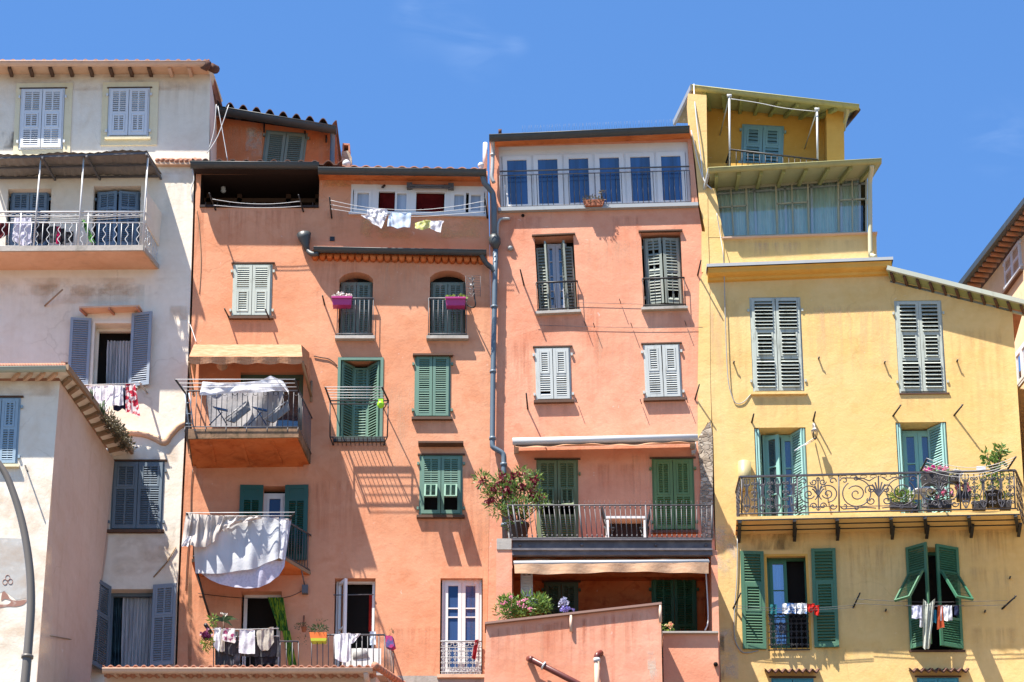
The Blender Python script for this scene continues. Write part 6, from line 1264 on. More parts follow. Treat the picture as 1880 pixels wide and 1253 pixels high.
for (u0, u1, va0, vb0, va1, vb1) in ((1846, 1876, 472, 440, 531, 505), (1865, 1890, 647, 618, 715, 692)):
    q = [fpt(u0, va1), fpt(u1, vb1), fpt(u1, vb0), fpt(u0, va0)]; q[1].z = q[0].z = (q[0].z + q[1].z) / 2; q[2].z = q[3].z = (q[2].z + q[3].z) / 2
    ex = (q[1] - q[0]); W = ex.length; ex.normalize(); Hh = q[3].z - q[0].z; c_ = (q[0] + q[2]) / 2
    g = Fr.__new__(Fr); g.W, g.H = W, Hh; g.M = Matrix(((ex.x, nrm.x, 0, c_.x), (ex.y, nrm.y, 0, c_.y), (0, 0, 1, c_.z), (0, 0, 0, 1))); g.x0, g.x1, g.z0, g.z1 = -W / 2, W / 2, -Hh / 2, Hh / 2; g.y = 0; g.tilt = 0
    if u0 < 1850: closed(FH, g, LBLUE, LV, cols=1, sill=True)
    else: glazed(FH, g, PVC, GL_DARK, 2, (1,))
# ================================================================ LAUNDRY
F_WHITE = fabric('white_cotton', (.78, .78, .82), (.68, .68, .74)); F_LAV = fabric('lavender_white_cotton', (.66, .66, .80), (.58, .58, .72)); F_BLACK = fabric('black_cotton', (.02, .02, .025), (.03, .03, .035), trans=0)
F_MAR = fabric('maroon_cotton', (.09, .015, .02), trans=0); F_MAG = fabric('magenta_cotton', (.4, .01, .08), trans=.1); F_GRN = fabric('green_patterned_cotton', (.2, .5, .12), (.03, .12, .05), 14, .45, .55)
F_NAVY = fabric('navy_cotton', (.015, .02, .05), trans=0); F_FLOR = fabric('red_floral_cotton', (.45, .03, .06), (.75, .65, .66), 13, .48, .54); F_LBL = fabric('pale_blue_cotton', (.55, .68, .85), (.7, .78, .88), 4, .4, .6)
F_YEL = fabric('pale_yellow_bag', (.6, .62, .2), (.7, .72, .4)); F_BEI = fabric('beige_cotton', (.5, .46, .4), (.42, .38, .33)); F_GREY = fabric('grey_beige_sheet', (.62, .57, .54), (.5, .46, .44), 3, .4, .6); F_SHEET = fabric('white_sheet', (.66, .68, .72), (.6, .62, .66), 2, .4, .6)
F_CHAR = fabric('charcoal_cotton', (.06, .06, .065), trans=0); F_FLP = fabric('pink_floral_cotton', (.42, .08, .2), (.8, .74, .72), 12, .40, .46); F_RED = fabric('red_cotton', (.6, .03, .02), (.5, .02, .02)); F_BLW = fabric('blue_white_cotton', (.1, .22, .5), (.8, .82, .86), 10, .42, .47)
F_TEAL = fabric('teal_cotton', (.02, .12, .14), trans=.05); F_OR = fabric('orange_red_cotton', (.5, .1, .04), (.4, .07, .03)); F_STRIPE = fabric('green_yellow_striped_cloth', (.28, .42, .04), (.04, .14, .03), 3.2, .44, .5, .35, (10, 10, .35)); F_TARP = fabric('dark_plastic_sheet', (.05, .055, .06), (.2, .21, .23), 2.5, .5, .62, 0)
def hang(name, label, cat, mat, u0, u1, v0, v1, y, g, skew=0, **k):
    k.setdefault('nf', max(1, (u1 - u0) / 14)); k.setdefault('amp', .018); k.setdefault('nx', max(8, int((u1 - u0) / 1.6))); k.setdefault('nz', 10)
    top = k.pop('top', [(u0, v0), (u1, v0)]); bot = k.pop('bot', [(u0 + skew, v1), (u1 + skew, v1)])
    return cloth(name, label, cat, mat, top, bot, y, group=g, **k)
G = 'washing on the white canopied balcony'; y = -.72
hang('garment', 'maroon garment drying at the far left of the white balcony rail', 'laundry', F_MAR, -6, 18, 410, 440, y, G, bot=[(-6, 442), (6, 436), (18, 430)])
hang('shirt', 'white lavender shirt drying behind the white balcony railing', 'laundry', F_LAV, 27, 57, 400, 452, y, G, bot=[(22, 438), (36, 450), (48, 452), (58, 446)])
hang('garment', 'long black garment drying next to the lavender shirt', 'laundry', F_BLACK, 64, 92, 408, 452, y, G, bot=[(68, 450), (78, 447), (88, 440)])
hang('shirt', 'charcoal top between the long black garment and the magenta one', 'laundry', F_CHAR, 91, 105, 416, 446, y, G); hang('garment', 'magenta garment drying between two dark ones on the white balcony', 'laundry', F_MAG, 103, 111, 416, 448, y, G)
hang('garment', 'black top with ragged hem right of the magenta garment', 'laundry', F_BLACK, 110, 120, 420, 450, y, G); hang('shorts', 'small black shorts at the right end of the dark washing', 'laundry', F_BLACK, 121, 135, 426, 446, y, G)
hang('garment', 'green patterned cloth slung diagonally on the white balcony', 'laundry', F_GRN, 150, 157, 404, 448, y, G, bot=[(164, 444), (170, 446), (176, 448)], bunch=1)
m = MB()
for k in range(3): m.tube([P(20, 408 - k * 3, y + .02 * k), P(140, 406 - k * 4, y + .02 * k), P(262, 399 - k * 4, y)], .007, 4)
m.build('clothesline', WMET, WB)
G = 'washing under the window with the pale curtain'; y = -.42
m = MB()
for k in range(2): m.tube([P(150, 707, y - k * .1), P(262, 704, y - k * .1)], .007, 4)
m.build('clothesline', WMET, WB); m = MB(); m.tube([P(256, 702, y - .1), P(270, 722, -.02)], .022, 6); m.build('clothesline_arm', IRONP, WB)
hang('towel', 'white cloth hanging on the line beside the tiled verge, left of the window', 'laundry', F_WHITE, 158, 198, 709, 748, y, G, bot=[(158, 738), (180, 750), (198, 757)], bunch=1.2)
hang('towel', 'white cloth hanging over a navy one under the curtained window', 'laundry', F_WHITE, 198, 227, 708, 745, y - .03, G, bunch=1.4)
hang('garment', 'navy garment peeping out below the white cloth', 'laundry', F_NAVY, 206, 232, 712, 755, y + .06, G, back=0, bot=[(208, 752), (216, 757), (224, 750), (232, 756)]); hang('dress', 'red floral dress hanging on the line below the blue shutter', 'laundry', F_FLOR, 227, 246, 705, 768, y, G, bot=[(230, 757), (245, 760), (257, 768)], bunch=2, nf=3)
hang('garment', 'black garment hanging right behind the red floral dress', 'laundry', F_BLACK, 243, 251, 712, 756, y + .05, G, back=0)
G = 'washing under the ribbon window'; y = -.5
hang('pillowcase', 'small cream cloth pegged high on the line under the ribbon window', 'laundry', F_WHITE, 674, 711, 384, 398, y, G, nf=2)
hang('towel', 'white towel with a long hanging point under the ribbon window', 'laundry', F_WHITE, 663, 709, 395, 418, y, G, bot=[(664, 396), (682, 409), (700, 420), (709, 400)], nf=3)
hang('sheet', 'pale blue folded sheet pegged under the ribbon window', 'laundry', F_LBL, 712, 755, 391, 418, y, G, top=[(713, 398), (720, 391), (755, 391)], bot=[(711, 415), (730, 419), (753, 417)], nf=2)
hang('bag', 'pale yellow green bag pegged on the line under the ribbon window', 'laundry', F_YEL, 761, 791, 406, 421, y, G, top=[(762, 410), (778, 405), (791, 405)], bot=[(762, 420), (776, 422), (790, 419)], nf=1)
hang('bag', 'clear white plastic bag at the right end of the washing under the ribbon window', 'laundry', F_WHITE, 791, 815, 406, 426, y, G, bot=[(790, 420), (801, 426), (809, 427), (811, 412)], nf=1)
G = 'bed linen on the lower orange balcony'; yl = Lc = -1.15
cloth('bed_sheet', 'lavender sheet hanging lowest in a curve below the white one', 'laundry', F_LAV, [(440, 953), (535, 953)], [(366, 1052), (384, 1064), (404, 1072), (428, 1079), (452, 1081), (476, 1078), (496, 1070), (512, 1058), (522, 1040)], -.80, group=G, amp=.025, nf=2.5, back=.1, nx=40, nz=24)
cloth('bed_sheet', 'big white sheet spread over the lower orange balcony rail', 'laundry', F_SHEET, [(352, 950), (440, 949), (512, 951)], [(359, 1054), (420, 1052), (470, 1043), (511, 1025)], -.90, group=G, amp=.035, nf=2.5, back=.2, nx=60, nz=26)
cloth('pillowcase', 'narrow white cloth hanging right of the big white sheet', 'laundry', F_WHITE, [(509, 952), (531, 953)], [(511, 1025), (523, 1028)], -.88, group=G, amp=.02, nf=1, back=.3, nx=10)
cloth('bed_sheet', 'crumpled grey beige fitted sheet bunched at the left end of the drying rack', 'laundry', F_GREY, [(343, 942), (370, 945), (420, 948), (480, 947)], [(333, 1003), (350, 1002), (371, 1006), (390, 998), (407, 973), (440, 961), (482, 953)], -1.03, group=G, amp=.06, nf=6, back=.15, nx=60, nz=26, bunch=1.6)
cloth('towel', 'white cuff of cloth dangling at the far left below the grey sheet', 'laundry', F_WHITE, [(344, 985), (352, 985)], [(333, 1003), (345, 1004)], -1.1, group=G, amp=.02, nf=1, back=0, nx=8)
# sheet covering things on the big balcony + two folding chairs
def yb_(s, t): return -1.40 - .05 if t < .15 else -1.43 + .05
cloth('sheet', 'white dust sheet draped over the rail of the big balcony', 'laundry', F_WHITE, [(372, 701), (410, 704), (450, 702), (478, 699), (497, 690), (520, 700), (530, 718)], [(366, 726), (400, 724), (450, 722), (500, 718), (528, 720), (529, 720), (530, 721)], -1.46, group=None, amp=.03, nf=3, back=.0, nx=50, nz=10)
m = MB(); gr_ = []
for j in range(13):
    for i in range(41): s = i / 40; t = j / 12; q = lerp(Vector((376 + 150 * s, 704, 0)), Vector((386 + 120 * s, 783, 0)), t); gr_.append(P(q.x, q.y, -1.12 + .03 * math.sin(i * .35 + t * 2) + .05 * math.sin(i * .17 + t)))
m.mesh(gr_, [(j * 41 + i, j * 41 + i + 1, (j + 1) * 41 + i + 1, (j + 1) * 41 + i) for j in range(12) for i in range(40)], True)
m.build('sheet_lower_part', fabric('shaded_sheet_grey', (.42, .41, .42), (.34, .33, .34), 2, .4, .6, .1), None, 'lower part of the white sheet behind the big balcony bars, its shade coloured grey', 'laundry')  # grey colour carries the shade on the sheet's lower part
CHB = paint('blue_chair_plastic', (.03, .09, .22), (.02, .06, .15), .3, .4)
for k, u in enumerate((390, 462)):
    m = MB(); q = -1.33
    for a, b in (((u + 10, 752), (u + 27, 781)), ((u + 18, 757), (u - 6, 781))):
        for dy in (0, .03): m.tube([P(a[0], a[1], q), P(b[0], b[1], q)], .012, 6)
    ch = m.build('folding_chair', CHB, None, 'blue folding chair at the left behind the big balcony bars' if k == 0 else 'blue folding chair at the right behind the big balcony bars', 'chair', 'folding chairs on the big balcony')
    m = MB(); m.prism(pathpx([(u, 746, q), (u + 28, 752, q), (u + 28, 755, q), (u + 8, 751, q)]), (0, .05, 0)); m.build('backrest', CHB, ch)
    m = MB(); m.prism(pathpx([(u + 26, 772, q + .03), (u + 60, 745, q + .03), (u + 66, 734, q + .03), (u + 70, 752, q + .03), (u + 40, 776, q + .03)]), (0, .04, 0)); m.build('seat', paint('grey_mesh_seat', (.22, .22, .23), (.15, .15, .16)), ch)
    m = MB(); m.tube([P(u + 22, 770, q - .01), P(u + 62, 738, q - .01)], .014, 6); m.build('armrest', IRONP, ch)
m = MB(); q = -1.2
for u in (339, 347): m.tube([P(u, 722, q), P(u + 8, 783, q)], .013, 6)
for v in (740, 760, 778): m.tube([P(341, v, q), P(352, v, q)], .01, 5)
m.build('folded_drying_rack', paint('pale_blue_metal', (.3, .38, .46), (.2, .25, .3)), None, 'folded pale blue rack leaning in the left corner of the big balcony', 'drying rack')
m = MB(); m.ball(P(699, 743, -.62), .075, .05, .09, 10, 8); m.box(T(P(699, 737, -.62)), -.05, .05, -.03, .03, -.02, .05); m.build('peg_bag', paint('lime_plastic', (.35, .75, .02), (.3, .6, .02), .2, .4), None, 'lime green peg bag hanging on the right end of the drying rack', 'peg bag')
# lower row
G = 'washing on the bottom iron balcony'; y = -1.08
m = MB(); m.tube(pathpx([(388, 1156, y), (450, 1156, y), (512, 1154, y)]), .008, 4); m.tube(pathpx([(388, 1170, y + .06), (512, 1168, y + .06)]), .008, 4); m.build('clothesline', WMET, OB)
hang('garment', 'charcoal garment hanging behind the white shirt and floral shorts', 'laundry', F_CHAR, 404, 438, 1160, 1202, y + .06, G, back=0, bot=[(405, 1196), (418, 1202), (431, 1204), (437, 1180)])
hang('tarp', 'dark plastic sheet across the railing below the floral shorts', 'laundry', F_TARP, 395, 441, 1190, 1222, y + .09, G, back=0); hang('garment', 'dark brown cloth hanging below the white and beige towels', 'laundry', F_CHAR, 442, 513, 1170, 1206, y + .08, G, back=0); hang('garment', 'near black cloth hanging lowest behind the bottom balcony bars', 'laundry', F_BLACK, 468, 510, 1200, 1220, y + .1, G, back=0)
hang('shirt', 'white shirt hanging left of the pink floral shorts', 'laundry', F_WHITE, 394, 406, 1153, 1196, y, G, bot=[(391, 1184), (396, 1192), (402, 1199), (404, 1180)]); hang('scarf', 'beige fringed scarf hanging between the white shirt and floral shorts', 'laundry', F_BEI, 404, 412, 1156, 1197, y, G)
hang('shorts', 'pink floral shorts on the bottom washing line', 'laundry', F_FLP, 410, 431, 1154, 1180, y - .05, G, bot=[(406, 1174), (416, 1179), (430, 1181), (433, 1178)], nf=1.5)
hang('towel', 'thick white towel on the bottom washing line', 'laundry', F_WHITE, 440, 468, 1157, 1202, y, G, bot=[(438, 1198), (455, 1202), (468, 1200)], nf=1); hang('towel', 'beige towel hanging right of the thick white towel', 'laundry', F_BEI, 470, 502, 1156, 1197, y, G, top=[(470, 1158), (486, 1155), (502, 1151)], bot=[(473, 1185), (481, 1196), (492, 1194), (503, 1180)], nf=2)
hang('curtain', 'green and yellow striped cloth swept aside at the open doorway', 'curtain', F_STRIPE, 491, 520, 1097, 1160, -.15, None, bot=[(512, 1158), (520, 1160), (530, 1162)], back=0, nf=2, amp=.04, nx=24); hang('curtain', 'lower tail of striped green and yellow cloth standing on the balcony', 'curtain', F_STRIPE, 518, 532, 1158, 1222, -.2, None, bot=[(530, 1222), (545, 1222)], back=0, nf=1, amp=.03)
hang('shirt', 'crumpled white shirt hung over the railing by the open door', 'laundry', F_WHITE, 614, 648, 1164, 1216, -1.0, G, top=[(615, 1166), (630, 1163), (645, 1163)], bot=[(615, 1210), (630, 1217), (644, 1214)], nf=2, bunch=1.2); hang('sleeve', 'white sleeve spread along the rail beside the crumpled shirt', 'laundry', F_WHITE, 642, 662, 1164, 1182, -.98, G, bot=[(643, 1182), (650, 1181), (661, 1165)], nf=1)
hang('garment', 'small pale blue garment drying inside the open doorway', 'laundry', F_LBL, 679, 690, 1160, 1184, -.5, G, back=0); m = MB(); m.box(T(P(667, 1206, -.5)), -.36, .36, -.15, .15, -.26, .12); ac = m.build('air_conditioner', PVC, None, 'white air conditioning unit standing behind the bottom railing', 'air conditioner')
m = MB(); m.tube([P(662, 1205, -.66), P(662, 1205, -.67)], .16, 20); m.build('fan_grille', IRONP, ac)
hang('scarf', 'dark red and white cloth hung on the scrolled railing of the blue door', 'laundry', fabric('dark_red_cotton', (.28, .02, .03), (.7, .6, .6), 7, .56, .62), 872, 879, 1175, 1213, -.1, None, bot=[(866, 1208), (873, 1213)])
# yellow house washing
G = 'washing pegged in front of the wide green shutters'; y = -.34
for nm, lb, mt, u0, u1, v0, v1 in (('socks', 'dark teal socks, leftmost on the line before the wide green shutters', F_TEAL, 1414, 1426, 1110, 1128), ('underwear', 'white underwear with a blue patch, between the teal socks and its smaller twin', F_BLW, 1436, 1461, 1108, 1127), ('underwear', 'smaller white underwear with blue legs, next to the red garments', F_BLW, 1462, 1481, 1108, 1127)): hang('garment' if nm == 'socks' else nm, lb, 'laundry', mt, u0, u1, v0, v1, y, G, nf=1.5)
hang('underwear', 'red garment pegged beside the white underwear', 'laundry', F_RED, 1482, 1496, 1109, 1126, y, G, bot=[(1483, 1121), (1489, 1127), (1496, 1120)]); hang('underwear', 'red garment hanging a little lower at the right end of its line', 'laundry', F_RED, 1495, 1504, 1112, 1130, y, G)
G = 'washing pegged before the green shutters ajar'; y = -.75
m = MB(); m.tube([P(1662, 1112, y), P(1770, 1112, y)], .006, 4); m.build('clothesline', IRONG, YBd)
hang('shorts', 'white lavender shorts, leftmost on the line of the shutters ajar', 'laundry', F_LAV, 1674, 1692, 1112, 1136, y, G); hang('trousers', 'long pale grey green trousers hanging from the line of the shutters ajar', 'laundry', fabric('grey_green_cotton', (.5, .52, .46), (.42, .44, .38)), 1694, 1717, 1106, 1192, y, G, top=[(1695, 1100), (1705, 1110), (1717, 1099)], bot=[(1694, 1190), (1700, 1193), (1707, 1190)], nf=2, amp=.04, nz=20, nx=20)
hang('garment', 'thin pale sleeve hanging beside the long trousers', 'laundry', F_WHITE, 1688, 1694, 1112, 1152, y + .04, G, back=0); hang('garment', 'bright blue scrap of clothing between the trousers and orange garment', 'laundry', fabric('bright_blue_cotton', (.05, .3, .45)), 1714, 1719, 1120, 1144, y + .05, G, back=0)
hang('shirt', 'orange red garment hanging before the green shutters ajar', 'laundry', F_OR, 1722, 1730, 1112, 1156, y, G, bot=[(1720, 1156), (1734, 1152)]); hang('shirt', 'white top hanging right of the orange red garment', 'laundry', F_WHITE, 1727, 1748, 1112, 1140, y, G, bunch=1); hang('socks', 'navy and white socks at the right end before the green shutters ajar', 'laundry', F_NAVY, 1752, 1761, 1112, 1130, y, G)

# ================================================================ PLANTS
L_GRN = leafmat('green_leaves', (.07, .15, .03), (.16, .26, .06)); L_DK = leafmat('dark_green_leaves', (.025, .06, .02), (.06, .11, .04)); L_YG = leafmat('yellow_green_leaves', (.28, .38, .06), (.16, .26, .05)); L_DRY = leafmat('dry_brown_leaves', (.07, .06, .035), (.12, .1, .05))
B_RED = leafmat('crimson_petals', (.2, .012, .03), (.12, .008, .02)); B_PNK = leafmat('pink_petals', (.75, .2, .35), (.8, .35, .5)); B_WHT = leafmat('white_petals', (.75, .75, .72), (.6, .55, .5)); B_LIL = leafmat('lilac_petals', (.36, .37, .52), (.5, .5, .62)); B_MAG = leafmat('magenta_petals', (.7, .05, .35), (.6, .03, .3))
POT = paint('dark_pot', (.03, .025, .025), (.1, .08, .07), .5, .6); TERC = paint('terracotta_pot', (.3, .1, .05), (.2, .08, .04), .5, .8)
def pot(m, u, v0, v1, w0, w1, y):
    a, b = P(u, v1, y), P(u, v0, y); m.tube([a, lerp(a, b, .85), lerp(a, b, .86), b], [w0, w1 * .96, w1 * 1.06, w1 * 1.06], 14)
# oleander
q = -1.1; OL = thing('potted_oleander', P(952, 990, q), 'tall oleander with crimson flowers in a dark pot at the left end of the terrace', 'potted plant')
m = MB(); pot(m, 953, 963, 990, .16, .2, q); m.build('pot', POT, OL)
tips = [(885, 882), (905, 895), (905, 920), (918, 882), (925, 905), (940, 880), (950, 900), (958, 870), (965, 890), (972, 905), (980, 880), (985, 915), (930, 930), (915, 940), (948, 930), (962, 938), (900, 905), (940, 915), (968, 925), (990, 925), (935, 890)]
m = MB()
for u, v in tips: m.tube(smooth([P(952 + random.uniform(-4, 4), 965, q), P((u + 952) / 2 + random.uniform(-4, 4), (v + 955) / 2 + 8, q + random.uniform(-.1, .1)), P(u, v + 4, q + random.uniform(-.25, .25))], 4), .011, 5)
m.build('stems', DWOOD, OL)
m = MB()
for u, v in tips: leaves(m, P(u, v, q + random.uniform(-.25, .25)), (.17, .17, .14), 60, .12, 0, .22, .1, .5)
leaves(m, P(950, 958, q), (.25, .2, .22), 70, .14, 0, .2, .1, .3)
m.build('foliage', L_GRN, OL); m = MB()
for u, v in tips: leaves(m, P(u + random.uniform(-5, 5), v + random.uniform(-5, 5), q), (.16, .16, .12), 18, .11, 0, .22, .1, .5)
m.build('foliage', L_YG, OL); m = MB()
for u, v in tips[:12] + [(985, 918), (928, 908), (926, 880)]: blossoms(m, P(u + random.uniform(-6, 6), v + random.uniform(-6, 4), q - .12), (.1, .1, .08), 13, .06)
m.build('blossoms', B_RED, OL)
# succulents along the tiled verge of the small house
m = MB(); m.tube([P(196, 772, -2.4), P(238, 826, -.4)], .02, 6)
for i in range(30): t = i / 29; u, v = 198 + 38 * t + random.uniform(-2, 3), 768 + 54 * t + random.uniform(-5, 2); leaves(m, P(u, v, -2.4 + 2.0 * t), (.14, .14, .14), 30, .08, 0, .4, .0, .6)
m.build('verge_succulents', L_DRY, None, 'dark succulents growing along the sloping verge of the small house', 'plant')
m = MB()
for u, v in ((186, 742), (190, 748), (170, 720)): 
    for k in range(7): m.tube([P(u, v + 14, -2.9), P(u + random.uniform(-7, 7), v - random.uniform(0, 8), -2.9 + random.uniform(-.1, .1))], .008, 4)
m.build('dry_stalks', L_DK, None, 'thin dark stalks sticking up from the verge before the white cloth', 'plant')
# pink rail planters
PKP = paint('magenta_plastic', (.42, .03, .2), (.5, .12, .32), .3, .4)
for u0, u1, v0, v1, lb, mt in ((609, 646, 545, 560, 'magenta rail planter with pale withered flowers on the left arched niche', B_WHT), (818, 855, 546, 561, 'magenta rail planter, nearly bare, on the right arched niche', L_YG)):
    o_ = thing('rail_planter', P((u0 + u1) / 2, v1, -.2), lb, 'planter', 'magenta planters on the niche railings'); m = MB(); y = -.28
    a = [P(u0 + 2, v1, y), P(u1 - 2, v1, y), P(u1, v0, y - .03), P(u0, v0, y - .03)]; m.prism(a, (0, .2, 0)); m.bar(P(u0 - .5, v0 + 1, y - .04), P(u1 + .5, v0 + 1, y - .04), .03, .04); m.build('box', PKP, o_)
    m = MB(); n = 14 if mt is B_WHT else 5
    for i in range(n): blossoms(m, P(random.uniform(u0, u1), v0 - random.uniform(0, 5 if n > 9 else 2), y + .1), (.05, .05, .03), 5, .045)
    m.build('flowers', mt, o_); m = MB(); leaves(m, P((u0 + u1) / 2, v0, y + .1), ((u1 - u0) / 180, .07, .04), 50, .05); m.build('foliage', L_DRY, o_)
# antenna
AN = thing('tv_antenna', P(869, 562, -.3), 'grid television antenna on a bent pole beside the right arched niche', 'antenna'); y = -.45
m = MB(); m.tube(smooth([P(856, 560, -.02), P(868, 565, -.3), P(873, 560, y + .03), P(871, 545, y + .03), P(867, 508, y + .03)], 3), .016, 6); m.build('pole', IRON, AN)
m = MB()
for i in range(13): v = 507 + i * 3.1; m.tube([P(855, v, y), P(882, v - 1, y)], .004, 4)
for u in (855, 882): m.tube([P(u, 507, y), P(u, 545, y)], .005, 4)
m.build('reflector_grid', IRONG, AN); m = MB()
for v in (514, 523, 532, 541):
    for s in (-1, 1): m.tube([P(866, v, y - .08), P(866 + s * 6, v - 4, y - .08), P(866 + s * 1, v + 4, y - .08)], .008, 4)
m.ball(P(865, 524, y - .1), .03); m.build('dipoles', IRONP, AN)
# trough on the top railing
o_ = thing('flower_trough', P(1090, 376, -.15), 'brown flower trough with dried plants on the top floor railing', 'planter'); y = -.2
m = MB(); m.prism([P(1075, 378, y), P(1106, 377, y), P(1110, 366, y), P(1071, 367, y)], (0, .15, 0)); m.build('box', TERC, o_); m = MB()
leaves(m, P(1090, 366, y), (.23, .08, .06), 160, .06, 0, .3, .1, .4); leaves(m, P(1105, 354, y), (.04, .04, .05), 40, .05); m.tube([P(1104, 366, y), P(1105, 350, y)], .006, 4); m.build('foliage', L_DRY, o_)
# bromeliads, flowers of the bottom balcony
o_ = thing('potted_palm', P(408, 1160, -.9), 'dark spreading rosette plant above the white shirt on the bottom balcony', 'potted plant'); y = -.9
m = MB()
for k in range(16): a = random.uniform(-.2, 3.3); L = random.uniform(.18, .34); c = P(410, 1142, y); d = Vector((math.cos(a), random.uniform(-.5, .5), math.sin(a) * .7)); e = c + d * L - Vector((0, 0, .06)); s = Vector((-d.z, 0, d.x)) * .03; m.mesh([c, lerp(c, e, .5) + s + Vector((0, 0, .05)), e, lerp(c, e, .5) - s + Vector((0, 0, .05))], [(0, 1, 2, 3)])
m.build('foliage', L_DK, o_); m = MB(); m.tube([P(410, 1142, y), P(411, 1162, y)], .02, 6); m.build('stem', DWOOD, o_); m = MB(); blossoms(m, P(412, 1128, y), (.06, .04, .04), 5, .04); m.build('blossoms', B_WHT, o_)
o_ = thing('hanging_flower_pot', P(380, 1185, -1.1), 'purple flowering plant with light green leaves at the left end of the bottom balcony', 'potted plant')
m = MB(); leaves(m, P(381, 1180, -1.1), (.1, .1, .16), 120, .1, 0, .3, .1, .3); leaves(m, P(391, 1140, -1.0), (.07, .07, .12), 60, .09, 0, .3, .1, .3); m.build('foliage', L_YG, o_); m = MB(); blossoms(m, P(379, 1168, -1.2), (.1, .08, .09), 45, .06); m.build('blossoms', leafmat('purple_petals', (.12, .01, .07), (.2, .04, .14)), o_)
m = MB(); m.tube([P(377, 1147, -1.2), P(388, 1163, -.9)], .04, 8); m.build('rail_end_tube', IRON, OB)
o_ = thing('window_box', P(585, 1178, -1.0), 'orange and yellow window box with dark leaves on the bottom railing', 'planter'); y = -1.05
m = MB(); m.prism([P(570, 1172, y), P(599, 1172, y), P(600, 1161, y), P(568, 1161, y)], (0, .16, 0)); m.build('box', paint('orange_plastic', (.7, .16, .02), (.6, .12, .02), .3, .4), o_); m = MB(); m.prism([P(571, 1177, y - .01), P(598, 1177, y - .01), P(600, 1172, y - .01), P(570, 1172, y - .01)], (0, .18, 0)); m.build('saucer', paint('lime_plastic_saucer', (.4, .45, .02), (.35, .4, .02), .3, .4), o_)
m = MB(); leaves(m, P(585, 1156, y + .08), (.18, .1, .09), 170, .06); leaves(m, P(588, 1143, y + .08), (.16, .08, .06), 14, .05); m.build('foliage', L_DK, o_)
o_ = thing('hanging_flower_pot', P(556, 1160, -.3), 'small terracotta pot of trailing leaves hooked on the wall below the pulley', 'potted plant'); m = MB(); pot(m, 558, 1152, 1160, .04, .055, -.3); m.tube([P(558, 1131, -.05), P(557, 1150, -.12)], .018, 6); m.build('pot', TERC, o_); m = MB(); leaves(m, P(554, 1151, -.3), (.15, .1, .07), 80, .05); leaves(m, P(556, 1175, -.25), (.1, .06, .18), 24, .05); m.build('foliage', L_DK, o_)
m = MB(); m.prism([P(708, 1167, -1.08), P(720, 1168, -1.08), P(724, 1186, -1.08), P(718, 1190, -1.08), P(708, 1187, -1.08)], (0.03, .16, 0)); o_ = m.build('peg_bag', fabric('purple_checked_cloth', (.5, .06, .22), (.14, .12, .3), 8, .45, .55), None, 'purple and pink bag tied to the corner of the bottom railing', 'peg bag'); 
m = MB(); leaves(m, P(717, 1162, -.98), (.03, .03, .06), 14, .06); m.build('foliage', L_DK, None, 'tuft of green leaves above the purple bag on the railing corner', 'plant')
# plants behind the front terrace wall
y = -2.1; o_ = thing('flowering_shrub', P(960, 1135, y), 'leafy shrub with pink flowers growing behind the sloping terrace wall', 'shrub')
m = MB(); m2 = MB(); m3 = MB()
for u, v, w in ((925, 1120, .2), (945, 1115, .24), (965, 1108, .22), (985, 1112, .2), (940, 1126, .2), (965, 1124, .24), (992, 1104, .14), (998, 1118, .12), (928, 1105, .1)): leaves(m, P(u, v, y), (w, .18, w * .9), 70, .13, 0, .26, .1, .5); leaves(m2, P(u, v, y), (w, .18, w * .9), 30, .12, 0, .26, .1, .5)
m.build('foliage', L_GRN, o_); m2.build('foliage', L_YG, o_)
for u, v in ((924, 1108), (973, 1119), (938, 1098), (953, 1107), (962, 1103), (957, 1112)): blossoms(m3, P(u, v, y - .2), (.05, .05, .04), 6, .04)
m3.build('blossoms', B_PNK, o_)
for i, (u, v, mt, lb) in enumerate(((983, 1106, B_LIL, 'lilac globe flower among the pink flowering shrub'), (1035, 1106, B_LIL, 'lilac globe flower on a tall stem, alone above the sloping terrace wall'))):
    m = MB(); m.ball(P(u, v, y), .05); blossoms(m, P(u, v, y), (.07, .06, .07), 60, .05); o_ = m.build('globe_flower', mt, None, lb, 'flower', 'lilac globe flowers behind the terrace wall'); m = MB(); m.tube([P(u, v, y), P(u - 3, v + 26, y)], .01, 4); m.build('stem', L_GRN, o_)
m = MB(); blossoms(m, P(1037, 1119, y - .1), (.09, .05, .03), 14, .07); m.build('low_flower', leafmat('violet_petals', (.16, .14, .45), (.25, .22, .5)), None, 'low violet flower just below the lone lilac globe', 'flower')
o_ = thing('potted_flower', P(1226, 1160, -1.5), 'small plant with peach flowers on the little coral parapet', 'potted plant'); m = MB(); leaves(m, P(1226, 1153, -1.5), (.12, .08, .08), 60, .06); m.build('foliage', L_YG, o_); m = MB(); blossoms(m, P(1229, 1148, -1.55), (.06, .04, .05), 12, .05); m.build('blossoms', leafmat('peach_petals', (.8, .35, .25), (.8, .6, .3)), o_)
